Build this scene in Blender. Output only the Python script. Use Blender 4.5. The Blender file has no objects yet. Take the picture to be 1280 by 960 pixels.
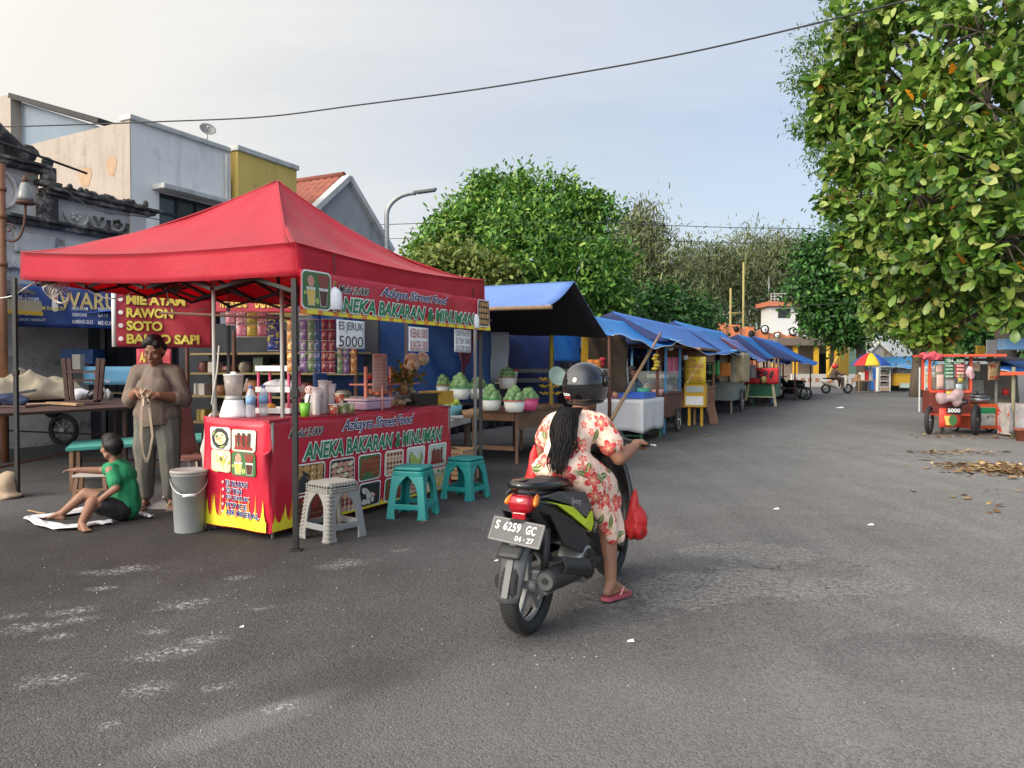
import bpy,bmesh,math,random
import numpy as np
from mathutils import Vector,Matrix,Euler,noise as mnoise
rnd=random.Random(7)
PI=math.pi
R=math.radians
SC=bpy.context.scene
COL=SC.collection
V=Vector
H_CAM,F_PX,HOR=1.4,931.0,460.0
PITCH=math.atan((480-HOR)/F_PX)
cam_data=bpy.data.cameras.new('camera')
cam=bpy.data.objects.new('camera',cam_data)
COL.objects.link(cam)
cam.location=(0,0,H_CAM)
cam.rotation_euler=(PI/2-PITCH,0,0)
cam_data.sensor_width=36.0
cam_data.lens=F_PX/1280*36
cam_data.clip_end=2000
cam_data.clip_start=0.05
SC.camera=cam
def ray(px,py):
 d=V(((px-640)/F_PX,(480-py)/F_PX,-1))
 return Euler((PI/2-PITCH,0,0)).to_matrix()@d
def G(px,py,z=0.0):
 d=ray(px,py);t=(z-H_CAM)/d.z
 return V((d.x*t,d.y*t,z))
def P(px,py,Y):
 d=ray(px,py);t=Y/d.y
 return V((d.x*t,Y,H_CAM+d.z*t))
TH=math.atan((1100-640)/F_PX)
SN,CS=math.sin(TH),math.cos(TH)
RZ=-TH
def S(u,v,z=0.0):
 return V((u*SN+v*CS,u*CS-v*SN,z))
def UV(p):
 return p.x*SN+p.y*CS,p.x*CS-p.y*SN
def V_at(px,u):
 k=(px-640)/F_PX;return u*(k*CS-SN)/(CS+k*SN)
def AZ(px,v):
 k=(px-640)/F_PX
 u=-v*(CS+k*SN)/(SN-k*CS)
 return u
def ZH(px,py,Y):
 return P(px,py,Y).z
def D(u,v):
 return u*CS-v*SN
def lin(h):
 h=h.lstrip('#')
 c=[int(h[i:i+2],16)/255 for i in(0,2,4)]
 return tuple((x/12.92 if x<=.04045 else((x+.055)/1.055)**2.4)for x in c)+(1.0,)
MATS={}
def mat(name,col,rough=.6,metal=0.0,var=.0,vs=8.0,bump=.0,bs=60.0,stain=None,st=(.5,.7),ss=3.0,trans=0.0,alpha=1.0,coat=0.0,emis=None,spec=.5,glass=0.0,streak=0.0,vdet=6):
 """Principled material: base colour varied by noise, optional stains, bump, translucency."""
 if name in MATS:return MATS[name]
 m=bpy.data.materials.new(name);m.use_nodes=True
 nt=m.node_tree;N=nt.nodes;L=nt.links
 b=N['Principled BSDF'];out=N['Material Output']
 c=lin(col)if isinstance(col,str)else tuple(col)+(1.0,)*(4-len(col))
 b.inputs['Base Color'].default_value=c
 b.inputs['Roughness'].default_value=rough
 b.inputs['Metallic'].default_value=metal
 b.inputs['Specular IOR Level'].default_value=spec
 b.inputs['Coat Weight'].default_value=coat
 b.inputs['Alpha'].default_value=alpha
 if glass:b.inputs['Transmission Weight'].default_value=glass
 if emis:
  b.inputs['Emission Color'].default_value=lin(emis[0]);b.inputs['Emission Strength'].default_value=emis[1]
 tc=N.new('ShaderNodeTexCoord')
 src=None
 if var:
  n=N.new('ShaderNodeTexNoise');n.inputs['Scale'].default_value=vs;n.inputs['Detail'].default_value=vdet
  n.inputs['Roughness'].default_value=.65
  L.new(tc.outputs['Object'],n.inputs['Vector'])
  mr=N.new('ShaderNodeMapRange');mr.inputs['From Min'].default_value=.25;mr.inputs['From Max'].default_value=.75
  mr.inputs['To Min'].default_value=1-var;mr.inputs['To Max'].default_value=1+var*.6
  L.new(n.outputs['Fac'],mr.inputs['Value'])
  mx=N.new('ShaderNodeVectorMath');mx.operation='SCALE'
  mx.inputs[0].default_value=c[:3];L.new(mr.outputs['Result'],mx.inputs['Scale'])
  src=mx.outputs['Vector']
 if stain:
  n2=N.new('ShaderNodeTexNoise');n2.inputs['Scale'].default_value=ss;n2.inputs['Detail'].default_value=8
  n2.inputs['Roughness'].default_value=.7
  L.new(tc.outputs['Object'],n2.inputs['Vector'])
  m2=N.new('ShaderNodeMapRange');m2.inputs['From Min'].default_value=st[0];m2.inputs['From Max'].default_value=st[1]
  L.new(n2.outputs['Fac'],m2.inputs['Value'])
  mm=N.new('ShaderNodeMix');mm.data_type='RGBA'
  L.new(m2.outputs['Result'],mm.inputs['Factor'])
  if src:L.new(src,mm.inputs['A'])
  else:mm.inputs['A'].default_value=c
  mm.inputs['B'].default_value=lin(stain)
  src=mm.outputs['Result']
 if streak:
  ms_=N.new('ShaderNodeMapping');ms_.inputs['Scale'].default_value=(3.1,3.1,.35);L.new(tc.outputs['Object'],ms_.inputs['Vector'])
  n3=N.new('ShaderNodeTexNoise');n3.inputs['Scale'].default_value=1.1;n3.inputs['Detail'].default_value=9;n3.inputs['Roughness'].default_value=.62;n3.inputs['Distortion'].default_value=.5;L.new(ms_.outputs['Vector'],n3.inputs['Vector'])
  m3=N.new('ShaderNodeMapRange');m3.inputs['From Min'].default_value=.50;m3.inputs['From Max'].default_value=.85;m3.inputs['To Min'].default_value=1;m3.inputs['To Max'].default_value=1-streak;L.new(n3.outputs['Fac'],m3.inputs['Value'])
  v3=N.new('ShaderNodeVectorMath');v3.operation='SCALE';L.new(m3.outputs['Result'],v3.inputs['Scale'])
  if src:L.new(src,v3.inputs[0])
  else:v3.inputs[0].default_value=c[:3]
  src=v3.outputs['Vector']
 if src:L.new(src,b.inputs['Base Color'])
 if bump:
  nb=N.new('ShaderNodeTexNoise');nb.inputs['Scale'].default_value=bs;nb.inputs['Detail'].default_value=4
  L.new(tc.outputs['Object'],nb.inputs['Vector'])
  bp=N.new('ShaderNodeBump');bp.inputs['Strength'].default_value=bump;bp.inputs['Distance'].default_value=.02
  L.new(nb.outputs['Fac'],bp.inputs['Height']);L.new(bp.outputs['Normal'],b.inputs['Normal'])
 if trans:
  t=N.new('ShaderNodeBsdfTranslucent');ms=N.new('ShaderNodeMixShader');ms.inputs['Fac'].default_value=trans
  if src:L.new(src,t.inputs['Color'])
  else:t.inputs['Color'].default_value=c
  L.new(b.outputs['BSDF'],ms.inputs[1]);L.new(t.outputs['BSDF'],ms.inputs[2]);L.new(ms.outputs['Shader'],out.inputs['Surface'])
 MATS[name]=m
 return m
def leaf_mat(name,cols,rough=.5,trans=.3,big=1.0):
 """Foliage: each leaf (mesh island) takes its own tint from a ramp."""
 if name in MATS:return MATS[name]
 m=bpy.data.materials.new(name);m.use_nodes=True
 nt=m.node_tree;N=nt.nodes;L=nt.links
 b=N['Principled BSDF'];out=N['Material Output']
 g=N.new('ShaderNodeNewGeometry');r=N.new('ShaderNodeValToRGB')
 el=r.color_ramp.elements
 while len(el)<len(cols):el.new(0.5)
 for e,(p,c)in zip(el,cols):e.position=p;e.color=lin(c)
 L.new(g.outputs['Random Per Island'],r.inputs['Fac'])
 L.new(r.outputs['Color'],b.inputs['Base Color'])
 b.inputs['Roughness'].default_value=rough
 t=N.new('ShaderNodeBsdfTranslucent');ms=N.new('ShaderNodeMixShader');ms.inputs['Fac'].default_value=trans
 L.new(r.outputs['Color'],t.inputs['Color'])
 L.new(b.outputs['BSDF'],ms.inputs[1]);L.new(t.outputs['BSDF'],ms.inputs[2]);L.new(ms.outputs['Shader'],out.inputs['Surface'])
 MATS[name]=m
 return m
class MB:
 def __init__(self,m=None):
  self.v=[];self.f=[];self.fm=[];self.sm=[];self.mats=[];self.cur=0;self.uv=None
  if m:self.use(m)
 def use(self,m):
  if m not in self.mats:self.mats.append(m)
  self.cur=self.mats.index(m);return self
 def add(self,vs,fs,smooth=False,m=None):
  if m:self.use(m)
  o=len(self.v);self.v.extend([tuple(x)for x in vs])
  for f in fs:
   self.f.append([i+o for i in f]);self.fm.append(self.cur);self.sm.append(smooth)
  return self
 def box(self,c,s,rz=0,M=None,m=None,taper=1.0):
  x,y,z=s[0]/2,s[1]/2,s[2]/2;t=taper
  vs=[V(p)for p in((-x*t,-y*t,-z),(x*t,-y*t,-z),(x*t,y*t,-z),(-x*t,y*t,-z),(-x,-y,z),(x,-y,z),(x,y,z),(-x,y,z))]
  T=Matrix.Translation(V(c))@(M if M else Matrix.Rotation(rz,4,'Z'))
  return self.add([T@p for p in vs],[(0,3,2,1),(4,5,6,7),(0,1,5,4),(1,2,6,5),(2,3,7,6),(3,0,4,7)],False,m)
 def bb(self,a,b,m=None):
  return self.box([(a[i]+b[i])/2 for i in range(3)],[abs(a[i]-b[i])for i in range(3)],m=m)
 def bar(self,p,q,w,h=None,m=None,up=(0,0,1)):
  p,q=V(p),V(q);d=q-p;l=d.length
  if l<1e-6:return self
  d.normalize();up=V(up)
  if abs(d.dot(up))>.98:up=V((0,1,0))if abs(d.y)<.9 else V((1,0,0))
  x=d.cross(up).normalized();y=x.cross(d)
  M=Matrix((x,d,y)).transposed().to_4x4()
  return self.box((p+q)/2,(w,l,h or w),M=M,m=m)
 def tube(self,pts,r,n=8,m=None,cap=True,closed=False):
  pts=[V(p)for p in pts];k=len(pts)
  rr=r if isinstance(r,(list,tuple))else[r]*k
  vs=[];prev=None
  for i,p in enumerate(pts):
   a=pts[i-1]if(i>0 or closed)else p
   b=pts[(i+1)%k]if(i<k-1 or closed)else p
   d=(b-a).normalized()if(b-a).length>1e-9 else V((0,0,1))
   if prev is None:
    x=d.cross(V((0,0,1)))if abs(d.z)<.95 else d.cross(V((0,1,0)))
   else:x=prev-d*prev.dot(d)
   x.normalize();prev=x;y=d.cross(x)
   for j in range(n):
    t=2*PI*j/n
    vs.append(p+(x*math.cos(t)+y*math.sin(t))*rr[i])
  fs=[]
  for i in range(k if closed else k-1):
   i2=(i+1)%k
   for j in range(n):
    fs.append((i*n+j,i*n+(j+1)%n,i2*n+(j+1)%n,i2*n+j))
  self.add(vs,fs,True,m)
  if cap and not closed:
   o=len(self.v)-len(vs)
   self.f.append([o+j for j in range(n)][::-1]);self.fm.append(self.cur);self.sm.append(False)
   self.f.append([o+(k-1)*n+j for j in range(n)]);self.fm.append(self.cur);self.sm.append(False)
  return self
 def lathe(self,prof,c=(0,0,0),n=20,M=None,m=None,sx=1,sy=1):
  T=Matrix.Translation(V(c))@(M if M else Matrix.Identity(4))
  vs=[]
  for r,z in prof:
   for j in range(n):
    t=2*PI*j/n
    vs.append(T@V((r*math.cos(t)*sx,r*math.sin(t)*sy,z)))
  fs=[]
  for i in range(len(prof)-1):
   for j in range(n):
    fs.append((i*n+j,i*n+(j+1)%n,(i+1)*n+(j+1)%n,(i+1)*n+j))
  if prof[0][0]>1e-5:fs.append(tuple(range(n))[::-1])
  if prof[-1][0]>1e-5:fs.append(tuple((len(prof)-1)*n+j for j in range(n)))
  return self.add(vs,fs,True,m)
 def ell(self,c,r,M=None,n=14,k=9,m=None):
  prof=[(math.sin(PI*i/k),-math.cos(PI*i/k))for i in range(k+1)]
  prof[0]=(0.0005,-1);prof[-1]=(0.0005,1)
  T=(M if M else Matrix.Identity(4))@Matrix.Diagonal((r[0],r[1],r[2],1))
  return self.lathe(prof,c,n,T,m)
 def grid(self,fn,nu,nv,m=None,smooth=True):
  vs=[fn(i/nu,j/nv)for j in range(nv+1)for i in range(nu+1)]
  w=nu+1
  fs=[(j*w+i,j*w+i+1,(j+1)*w+i+1,(j+1)*w+i)for j in range(nv)for i in range(nu)]
  return self.add(vs,fs,smooth,m)
 def sheet(self,fn,nu,nv,th=.004,m=None):
  g=[[V(fn(i/nu,j/nv))for i in range(nu+1)]for j in range(nv+1)]
  def nrm(i,j):
   a=g[j][min(i+1,nu)]-g[j][max(i-1,0)];b=g[min(j+1,nv)][i]-g[max(j-1,0)][i]
   n=a.cross(b);return n.normalized()if n.length>1e-9 else V((0,0,1))
  top=[g[j][i]for j in range(nv+1)for i in range(nu+1)]
  bot=[g[j][i]-nrm(i,j)*th for j in range(nv+1)for i in range(nu+1)]
  w=nu+1;o=len(top);fs=[]
  for j in range(nv):
   for i in range(nu):
    a,b,c,d=j*w+i,j*w+i+1,(j+1)*w+i+1,(j+1)*w+i
    fs.append((a,b,c,d));fs.append((o+d,o+c,o+b,o+a))
  for i in range(nu):
   fs.append((i+1,i,o+i,o+i+1));a=nv*w+i;fs.append((a,a+1,o+a+1,o+a))
  for j in range(nv):
   fs.append((j*w,(j+1)*w,o+(j+1)*w,o+j*w));a=j*w+nu;fs.append((a+w,a,o+a,o+a+w))
  return self.add(top+bot,fs,True,m)
 def prism(self,pts,d,M=None,m=None,smooth=False):
  T=M if M else Matrix.Identity(4);n=len(pts)
  vs=[T@V((p[0],p[1],0))for p in pts]+[T@V((p[0],p[1],d))for p in pts]
  fs=[tuple(range(n))[::-1],tuple(range(n,2*n))]+[(i,(i+1)%n,n+(i+1)%n,n+i)for i in range(n)]
  return self.add(vs,fs,smooth,m)
 def poly(self,pts,m=None):
  return self.add(pts,[tuple(range(len(pts)))],False,m)
 def build(self,name,parent=None,bev=0.0,seg=2,loc=None,rz=None,sub=0):
  me=bpy.data.meshes.new(name)
  me.from_pydata(self.v,[],self.f)
  for m in self.mats:me.materials.append(m)
  me.polygons.foreach_set('material_index',self.fm)
  me.polygons.foreach_set('use_smooth',self.sm)
  me.update()
  o=bpy.data.objects.new(name,me);COL.objects.link(o)
  if parent:o.parent=parent
  if loc is not None:o.location=loc
  if rz is not None:o.rotation_euler=(0,0,rz)
  if bev:
   md=o.modifiers.new('bevel','BEVEL');md.width=bev;md.segments=seg;md.limit_method='ANGLE';md.angle_limit=R(40)
   md.harden_normals=False
  if sub:
   md=o.modifiers.new('sub','SUBSURF');md.levels=sub;md.render_levels=sub
  return o
def tag(o,label=None,cat=None,group=None,kind=None):
 if label:o['label']=label
 if cat:o['category']=cat
 if group:o['group']=group
 if kind:o['kind']=kind
 return o
def thing(name,label,cat,loc=(0,0,0),rz=0.0,group=None):
 o=bpy.data.objects.new(name,None);COL.objects.link(o)
 o.empty_display_size=.1
 o.location=loc;o.rotation_euler=(0,0,rz)
 return tag(o,label,cat,group)
def kids(o):
 return[c for c in ALLKIDS.get(o.name,[])]
def dup(root,loc,rz,label=None,group=None):
 def cp(o,par):
  c=o.copy();COL.objects.link(c)
  if par is not None:c.parent=par
  for ch in list(o.children):cp(ch,c)
  return c
 r=cp(root,None)
 r.location=loc;r.rotation_euler=(0,0,rz)
 if label:r['label']=label
 if group:r['group']=group
 return r
def evalmesh(o):
 dg=bpy.context.evaluated_depsgraph_get();dg.update()
 return bpy.data.meshes.new_from_object(o.evaluated_get(dg))
def text_geo(s,size=1.0,bold=0.0,shear=0.0,space=1.0,align='LEFT',res=3,sx=1.0):
 cu=bpy.data.curves.new('txt','FONT');cu.body=s;cu.size=size;cu.offset=bold;cu.shear=shear
 cu.space_character=space;cu.align_x=align;cu.resolution_u=res
 o=bpy.data.objects.new('txt',cu);COL.objects.link(o)
 dg=bpy.context.evaluated_depsgraph_get();dg.update()
 me=bpy.data.meshes.new_from_object(o.evaluated_get(dg))
 vs=[V((v.co.x*sx,v.co.y,0))for v in me.vertices];fs=[tuple(p.vertices)for p in me.polygons]
 bpy.data.objects.remove(o);bpy.data.curves.remove(cu);bpy.data.meshes.remove(me)
 return vs,fs
def fit_text(mb,s,a0,a1,b0,b1,mapf,m,bold=0.0,shear=0.0,eps=.004,outline=None,ow=.02,space=1.0,shadow=None):
 """Put the words s into the rectangle a0..a1, b0..b1 of a surface given by mapf(a, b, height above it)."""
 vs,fs=text_geo(s,1.0,bold,shear,space)
 if not vs:return
 x0=min(v.x for v in vs);x1=max(v.x for v in vs);y0=min(v.y for v in vs);y1=max(v.y for v in vs)
 kx=(a1-a0)/(x1-x0);ky=(b1-b0)/(y1-y0)
 lay=[]
 if shadow:lay.append((text_geo(s,1.0,bold+ow,shear,space),shadow,eps*.4,(.012,-.02)))
 if outline:lay.append((text_geo(s,1.0,bold+ow,shear,space),outline,eps*.7,(0,0)))
 lay.append(((vs,fs),m,eps,(0,0)))
 for(w,f),mm,e,(dx,dy)in lay:
  pts=[mapf(a0+(v.x-x0+dx)*kx,b0+(v.y-y0+dy)*ky,e)for v in w]
  mb.add(pts,f,False,mm)
def capsule(bm,p0,r0,p1,r1,n=10):
 p0,p1=V(p0),V(p1)
 b=bmesh.new()
 for p,r in((p0,r0),(p1,r1)):
  bmesh.ops.create_uvsphere(b,u_segments=n,v_segments=max(6,n-2),radius=r,matrix=Matrix.Translation(p))
 res=bmesh.ops.convex_hull(b,input=b.verts)
 junk=list({g for g in res['geom_interior']+res['geom_unused']if isinstance(g,bmesh.types.BMVert)})
 bmesh.ops.delete(b,geom=junk,context='VERTS')
 me=bpy.data.meshes.new('t');b.to_mesh(me);b.free();bm.from_mesh(me);bpy.data.meshes.remove(me)
def ellip(bm,c,r,rot=None,n=16):
 T=Matrix.Translation(V(c))@(rot if rot else Matrix.Identity(4))@Matrix.Diagonal((r[0],r[1],r[2],1))
 bmesh.ops.create_uvsphere(bm,u_segments=n,v_segments=n-4,radius=1,matrix=T)
def chain(bm,pts,n=10):
 for(p,r),(q,s)in zip(pts,pts[1:]):capsule(bm,p,r,q,s,n)
def organic(name,bm,m,parent=None,vox=.008,smooth=6,fac=.5,deform=None,decim=None):
 me=bpy.data.meshes.new(name);bm.to_mesh(me);bm.free()
 o=bpy.data.objects.new(name,me);COL.objects.link(o)
 md=o.modifiers.new('r','REMESH');md.mode='VOXEL';md.voxel_size=vox;md.adaptivity=0
 if smooth:
  s=o.modifiers.new('s','SMOOTH');s.iterations=smooth;s.factor=fac
 if decim:
  s=o.modifiers.new('d','DECIMATE');s.ratio=decim
 new=evalmesh(o);o.modifiers.clear();o.data=new;bpy.data.meshes.remove(me);new.name=name
 if deform:
  for v in new.vertices:v.co=deform(v.co)
 new.polygons.foreach_set('use_smooth',[True]*len(new.polygons))
 new.materials.clear();new.materials.append(m);new.update()
 if parent:o.parent=parent
 return o
def leaf_cloud(name,cents,nrm,size,m,parent,aspect=.5,fold=.25,seed=1,droop=.3,jitter=.5):
 """cents (n,3), nrm (n,3) outward hints: one folded six-vertex leaf per row."""
 g=np.random.default_rng(seed);n=len(cents)
 d=g.normal(size=(n,3));d[:,2]-=droop
 d=d*jitter+nrm*(1-jitter)*.6;d/=np.linalg.norm(d,axis=1)[:,None]+1e-9
 up=nrm*.5+np.array([0,0,.9])+g.normal(size=(n,3))*.45
 s=np.cross(d,up);s/=np.linalg.norm(s,axis=1)[:,None]+1e-9
 w=np.cross(s,d)
 L=size*(0.6+.8*g.random(n))[:,None];W=L*aspect*(.8+.4*g.random(n))[:,None]
 ts=((.16,.24),(.48,.46),(.80,.43))
 mid=[cents+d*L*t-w*L*(.10*t*t)for t,_ in ts];tip=cents+d*L-w*L*.13
 lf=[q+s*W*k+w*W*fold*k for q,(t,k)in zip(mid,ts)];rt=[q-s*W*k+w*W*fold*k for q,(t,k)in zip(mid,ts)]
 vs=np.stack([cents]+mid+[tip]+lf+rt,axis=1).reshape(-1,3)
 base=(np.arange(n)*11)[:,None]
 q=np.array([[1,2,6,5],[2,3,7,6],[1,8,9,2],[2,9,10,3]]);t=np.array([[0,1,5],[3,4,7],[0,8,1],[3,10,4]])
 nq,ntr=n*4,n*4
 loops=np.concatenate([(base[:,:,None]+q[None]).reshape(-1),(base[:,:,None]+t[None]).reshape(-1)])
 starts=np.concatenate([np.arange(nq)*4,nq*4+np.arange(ntr)*3])
 me=bpy.data.meshes.new(name)
 me.vertices.add(len(vs));me.vertices.foreach_set('co',vs.astype(np.float32).ravel())
 me.loops.add(len(loops));me.loops.foreach_set('vertex_index',loops.astype(np.int32))
 me.polygons.add(nq+ntr);me.polygons.foreach_set('loop_start',starts.astype(np.int32))
 me.update(calc_edges=True)
 me.polygons.foreach_set('use_smooth',[True]*(nq+ntr));me.materials.append(m)
 o=bpy.data.objects.new(name,me);COL.objects.link(o)
 if parent:o.parent=parent
 return o
def crown_pts(lobes,per,seed=1,clump=.35,nper=26,shell=.75,flat=.8):
 """Clumps of leaves spread over and inside a set of ellipsoid lobes: returns centres and outward hints."""
 g=np.random.default_rng(seed);C=[];Nn=[]
 for(c,r,k)in lobes:
  c=np.array(c);r=np.array(r);nc=max(1,int(per*k))
  d=g.normal(size=(nc,3));d/=np.linalg.norm(d,axis=1)[:,None]
  rad=shell+(1.04-shell)*g.random(nc)**.7
  cc=c+d*r*rad[:,None]
  for i in range(nc):
   q=g.normal(size=(nper,3))*clump*(.6+.8*g.random())*np.array([1,1,flat])
   C.append(cc[i]+q);Nn.append(np.repeat(d[i][None],nper,0)*.7+q/(clump*3))
 return np.concatenate(C),np.concatenate(Nn)
SUN_EL=R(24);TOSUN=V((-.80,-.60,0)).normalized()*math.cos(SUN_EL)+V((0,0,math.sin(SUN_EL)))
world=bpy.data.worlds.new('World');SC.world=world;world.use_nodes=True
nt=world.node_tree;N=nt.nodes;L=nt.links
bg=N['Background'];bg.inputs['Strength'].default_value=.125
sky=N.new('ShaderNodeTexSky');sky.sky_type='NISHITA';sky.sun_disc=False
sky.sun_elevation=SUN_EL;sky.sun_rotation=math.atan2(TOSUN.x,TOSUN.y)
sky.air_density=1.0;sky.dust_density=3.0;sky.ozone_density=1.5
tc=N.new('ShaderNodeTexCoord');sep=N.new('ShaderNodeSeparateXYZ');L.new(tc.outputs['Generated'],sep.inputs[0])
def math_node(op,a,b=None,clamp=False):
 n=N.new('ShaderNodeMath');n.operation=op;n.use_clamp=clamp
 for i,x in enumerate((a,b)):
  if x is None:continue
  if isinstance(x,(int,float)):n.inputs[i].default_value=x
  else:L.new(x,n.inputs[i])
 return n.outputs[0]
zz=math_node('ADD',math_node('MAXIMUM',sep.outputs['Z'],0.0),.16)
cx=math_node('DIVIDE',sep.outputs['X'],zz);cy=math_node('DIVIDE',sep.outputs['Y'],zz)
cmb=N.new('ShaderNodeCombineXYZ');L.new(cx,cmb.inputs[0]);L.new(cy,cmb.inputs[1])
mp=N.new('ShaderNodeMapping');mp.inputs['Rotation'].default_value=(0,0,R(38));mp.inputs['Scale'].default_value=(.30,1.0,1)
L.new(cmb.outputs[0],mp.inputs['Vector'])
nz=N.new('ShaderNodeTexNoise');nz.inputs['Scale'].default_value=.85;nz.inputs['Detail'].default_value=6;nz.inputs['Roughness'].default_value=.55;nz.inputs['Distortion'].default_value=.4
L.new(mp.outputs['Vector'],nz.inputs['Vector'])
cr=N.new('ShaderNodeMapRange');cr.interpolation_type='SMOOTHSTEP'
cr.inputs['From Min'].default_value=.30;cr.inputs['From Max'].default_value=.74;cr.inputs['To Min'].default_value=.56;cr.inputs['To Max'].default_value=.95
L.new(nz.outputs['Fac'],cr.inputs['Value'])
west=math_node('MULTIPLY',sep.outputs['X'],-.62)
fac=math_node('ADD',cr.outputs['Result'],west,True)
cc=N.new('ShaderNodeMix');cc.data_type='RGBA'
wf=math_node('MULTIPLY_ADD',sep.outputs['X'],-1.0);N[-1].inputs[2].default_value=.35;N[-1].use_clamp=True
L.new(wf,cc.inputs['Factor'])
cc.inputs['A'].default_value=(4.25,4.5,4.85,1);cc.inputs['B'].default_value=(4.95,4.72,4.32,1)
mix=N.new('ShaderNodeMix');mix.data_type='RGBA'
L.new(fac,mix.inputs['Factor']);L.new(sky.outputs['Color'],mix.inputs['A']);L.new(cc.outputs['Result'],mix.inputs['B'])
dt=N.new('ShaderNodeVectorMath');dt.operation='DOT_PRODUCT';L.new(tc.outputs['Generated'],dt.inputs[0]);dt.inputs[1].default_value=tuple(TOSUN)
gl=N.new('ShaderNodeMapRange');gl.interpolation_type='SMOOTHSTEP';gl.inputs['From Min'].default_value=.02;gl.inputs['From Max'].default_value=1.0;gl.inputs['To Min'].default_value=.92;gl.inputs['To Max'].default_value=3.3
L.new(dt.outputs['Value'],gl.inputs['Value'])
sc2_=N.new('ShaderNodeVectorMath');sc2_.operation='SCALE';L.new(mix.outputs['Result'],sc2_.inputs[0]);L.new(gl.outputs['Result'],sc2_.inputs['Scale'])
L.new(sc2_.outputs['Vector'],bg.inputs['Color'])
sd=bpy.data.lights.new('sun','SUN');sd.energy=1.7;sd.angle=R(24);sd.color=(1,.88,.72)
so=bpy.data.objects.new('sun',sd);COL.objects.link(so)
so.rotation_euler=TOSUN.to_track_quat('Z','Y').to_euler();so.location=(-20,-20,30)
SC.view_settings.view_transform='Standard';SC.view_settings.look='None'
SC.view_settings.exposure=0.75;SC.view_settings.gamma=1;SC.view_settings.use_curve_mapping=False
SC.render.engine='CYCLES'
SC.cycles.use_denoising=True
SC.cycles.max_bounces=6;SC.cycles.diffuse_bounces=3;SC.cycles.glossy_bounces=3;SC.cycles.transmission_bounces=6;SC.cycles.transparent_max_bounces=8
def ground_material():
 m=bpy.data.materials.new('asphalt');m.use_nodes=True
 nt=m.node_tree;N=nt.nodes;L=nt.links;b=N['Principled BSDF']
 tc=N.new('ShaderNodeTexCoord');co=tc.outputs['Object']
 def noise(scale,detail=5,rough=.6,vec=None,dist=0):
  n=N.new('ShaderNodeTexNoise');n.inputs['Scale'].default_value=scale;n.inputs['Detail'].default_value=detail
  n.inputs['Roughness'].default_value=rough;n.inputs['Distortion'].default_value=dist;L.new(vec or co,n.inputs['Vector']);return n.outputs['Fac']
 def ramp(x,a,b_,c=0.,d=1.):
  r=N.new('ShaderNodeMapRange');r.inputs['From Min'].default_value=a;r.inputs['From Max'].default_value=b_
  r.inputs['To Min'].default_value=c;r.inputs['To Max'].default_value=d;L.new(x,r.inputs['Value']);return r.outputs['Result']
 def mth(op,a,b_=None,cl=False):
  n=N.new('ShaderNodeMath');n.operation=op;n.use_clamp=cl
  for i,x in enumerate((a,b_)):
   if x is None:continue
   if isinstance(x,(int,float)):n.inputs[i].default_value=x
   else:L.new(x,n.inputs[i])
  return n.outputs[0]
 def mixc(f,a,b_):
  n=N.new('ShaderNodeMix');n.data_type='RGBA';L.new(f,n.inputs['Factor'])
  for k,x in(('A',a),('B',b_)):
   if isinstance(x,tuple):n.inputs[k].default_value=x+(1,)
   else:L.new(x,n.inputs[k])
  return n.outputs['Result']
 def blob(p,r,ang=0.,soft=.5,wob=.35,wsc=2.2):
  mp=N.new('ShaderNodeMapping');mp.vector_type='TEXTURE'
  mp.inputs['Location'].default_value=(p[0],p[1],0);mp.inputs['Rotation'].default_value=(0,0,ang);mp.inputs['Scale'].default_value=(r[0],r[1],1)
  L.new(co,mp.inputs['Vector'])
  ln=N.new('ShaderNodeVectorMath');ln.operation='LENGTH';L.new(mp.outputs['Vector'],ln.inputs[0])
  d=mth('ADD',ln.outputs['Value'],mth('MULTIPLY',mth('SUBTRACT',noise(wsc,6,.65),.5),wob*4))
  return ramp(d,1.0+soft,1.0-soft)
 vo=N.new('ShaderNodeTexVoronoi');vo.inputs['Scale'].default_value=105;L.new(co,vo.inputs['Vector'])
 hs=N.new('ShaderNodeSeparateColor');L.new(vo.outputs['Color'],hs.inputs[0])
 stone=ramp(hs.outputs['Red'],.0,1.,.62,1.42)
 big=ramp(noise(.22,4,.6),.3,.7,.82,1.14)
 med=ramp(noise(2.2,6,.7),.25,.75,.88,1.12)
 sm_=N.new('ShaderNodeMapping');sm_.inputs['Rotation'].default_value=(0,0,TH);sm_.inputs['Scale'].default_value=(2.1,.10,1);L.new(co,sm_.inputs['Vector'])
 tyre_=ramp(noise(1.0,5,.6,sm_.outputs['Vector']),.3,.7,.86,1.10)
 tone=mth('MULTIPLY',mth('MULTIPLY',mth('MULTIPLY',stone,big),med),tyre_)
 base=N.new('ShaderNodeVectorMath');base.operation='SCALE';base.inputs[0].default_value=(.121,.120,.1205);L.new(tone,base.inputs['Scale'])
 c=base.outputs['Vector']
 base2=N.new('ShaderNodeVectorMath');base2.operation='SCALE';base2.inputs[0].default_value=(.198,.187,.176);L.new(tone,base2.inputs['Scale']);c2=base2.outputs['Vector']
 def tint(f,rgb):
  n=N.new('ShaderNodeMix');n.data_type='RGBA';n.blend_type='MULTIPLY';L.new(f,n.inputs['Factor']);L.new(c,n.inputs['A']);n.inputs['B'].default_value=rgb+(1,)
  return n.outputs['Result']
 c=mixc(mth('MULTIPLY',blob(S(9,2.9),(3.6,26),RZ,.55,.12,.5),.85),c,c2)
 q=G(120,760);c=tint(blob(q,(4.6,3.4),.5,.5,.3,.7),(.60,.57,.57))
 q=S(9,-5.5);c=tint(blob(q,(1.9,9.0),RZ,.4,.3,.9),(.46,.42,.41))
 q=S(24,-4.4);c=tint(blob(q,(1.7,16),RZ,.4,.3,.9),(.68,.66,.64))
 worn=mth('MULTIPLY',blob(G(870,735),(.66,.32),.5,.14,.62,3.2),1.0)
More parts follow.
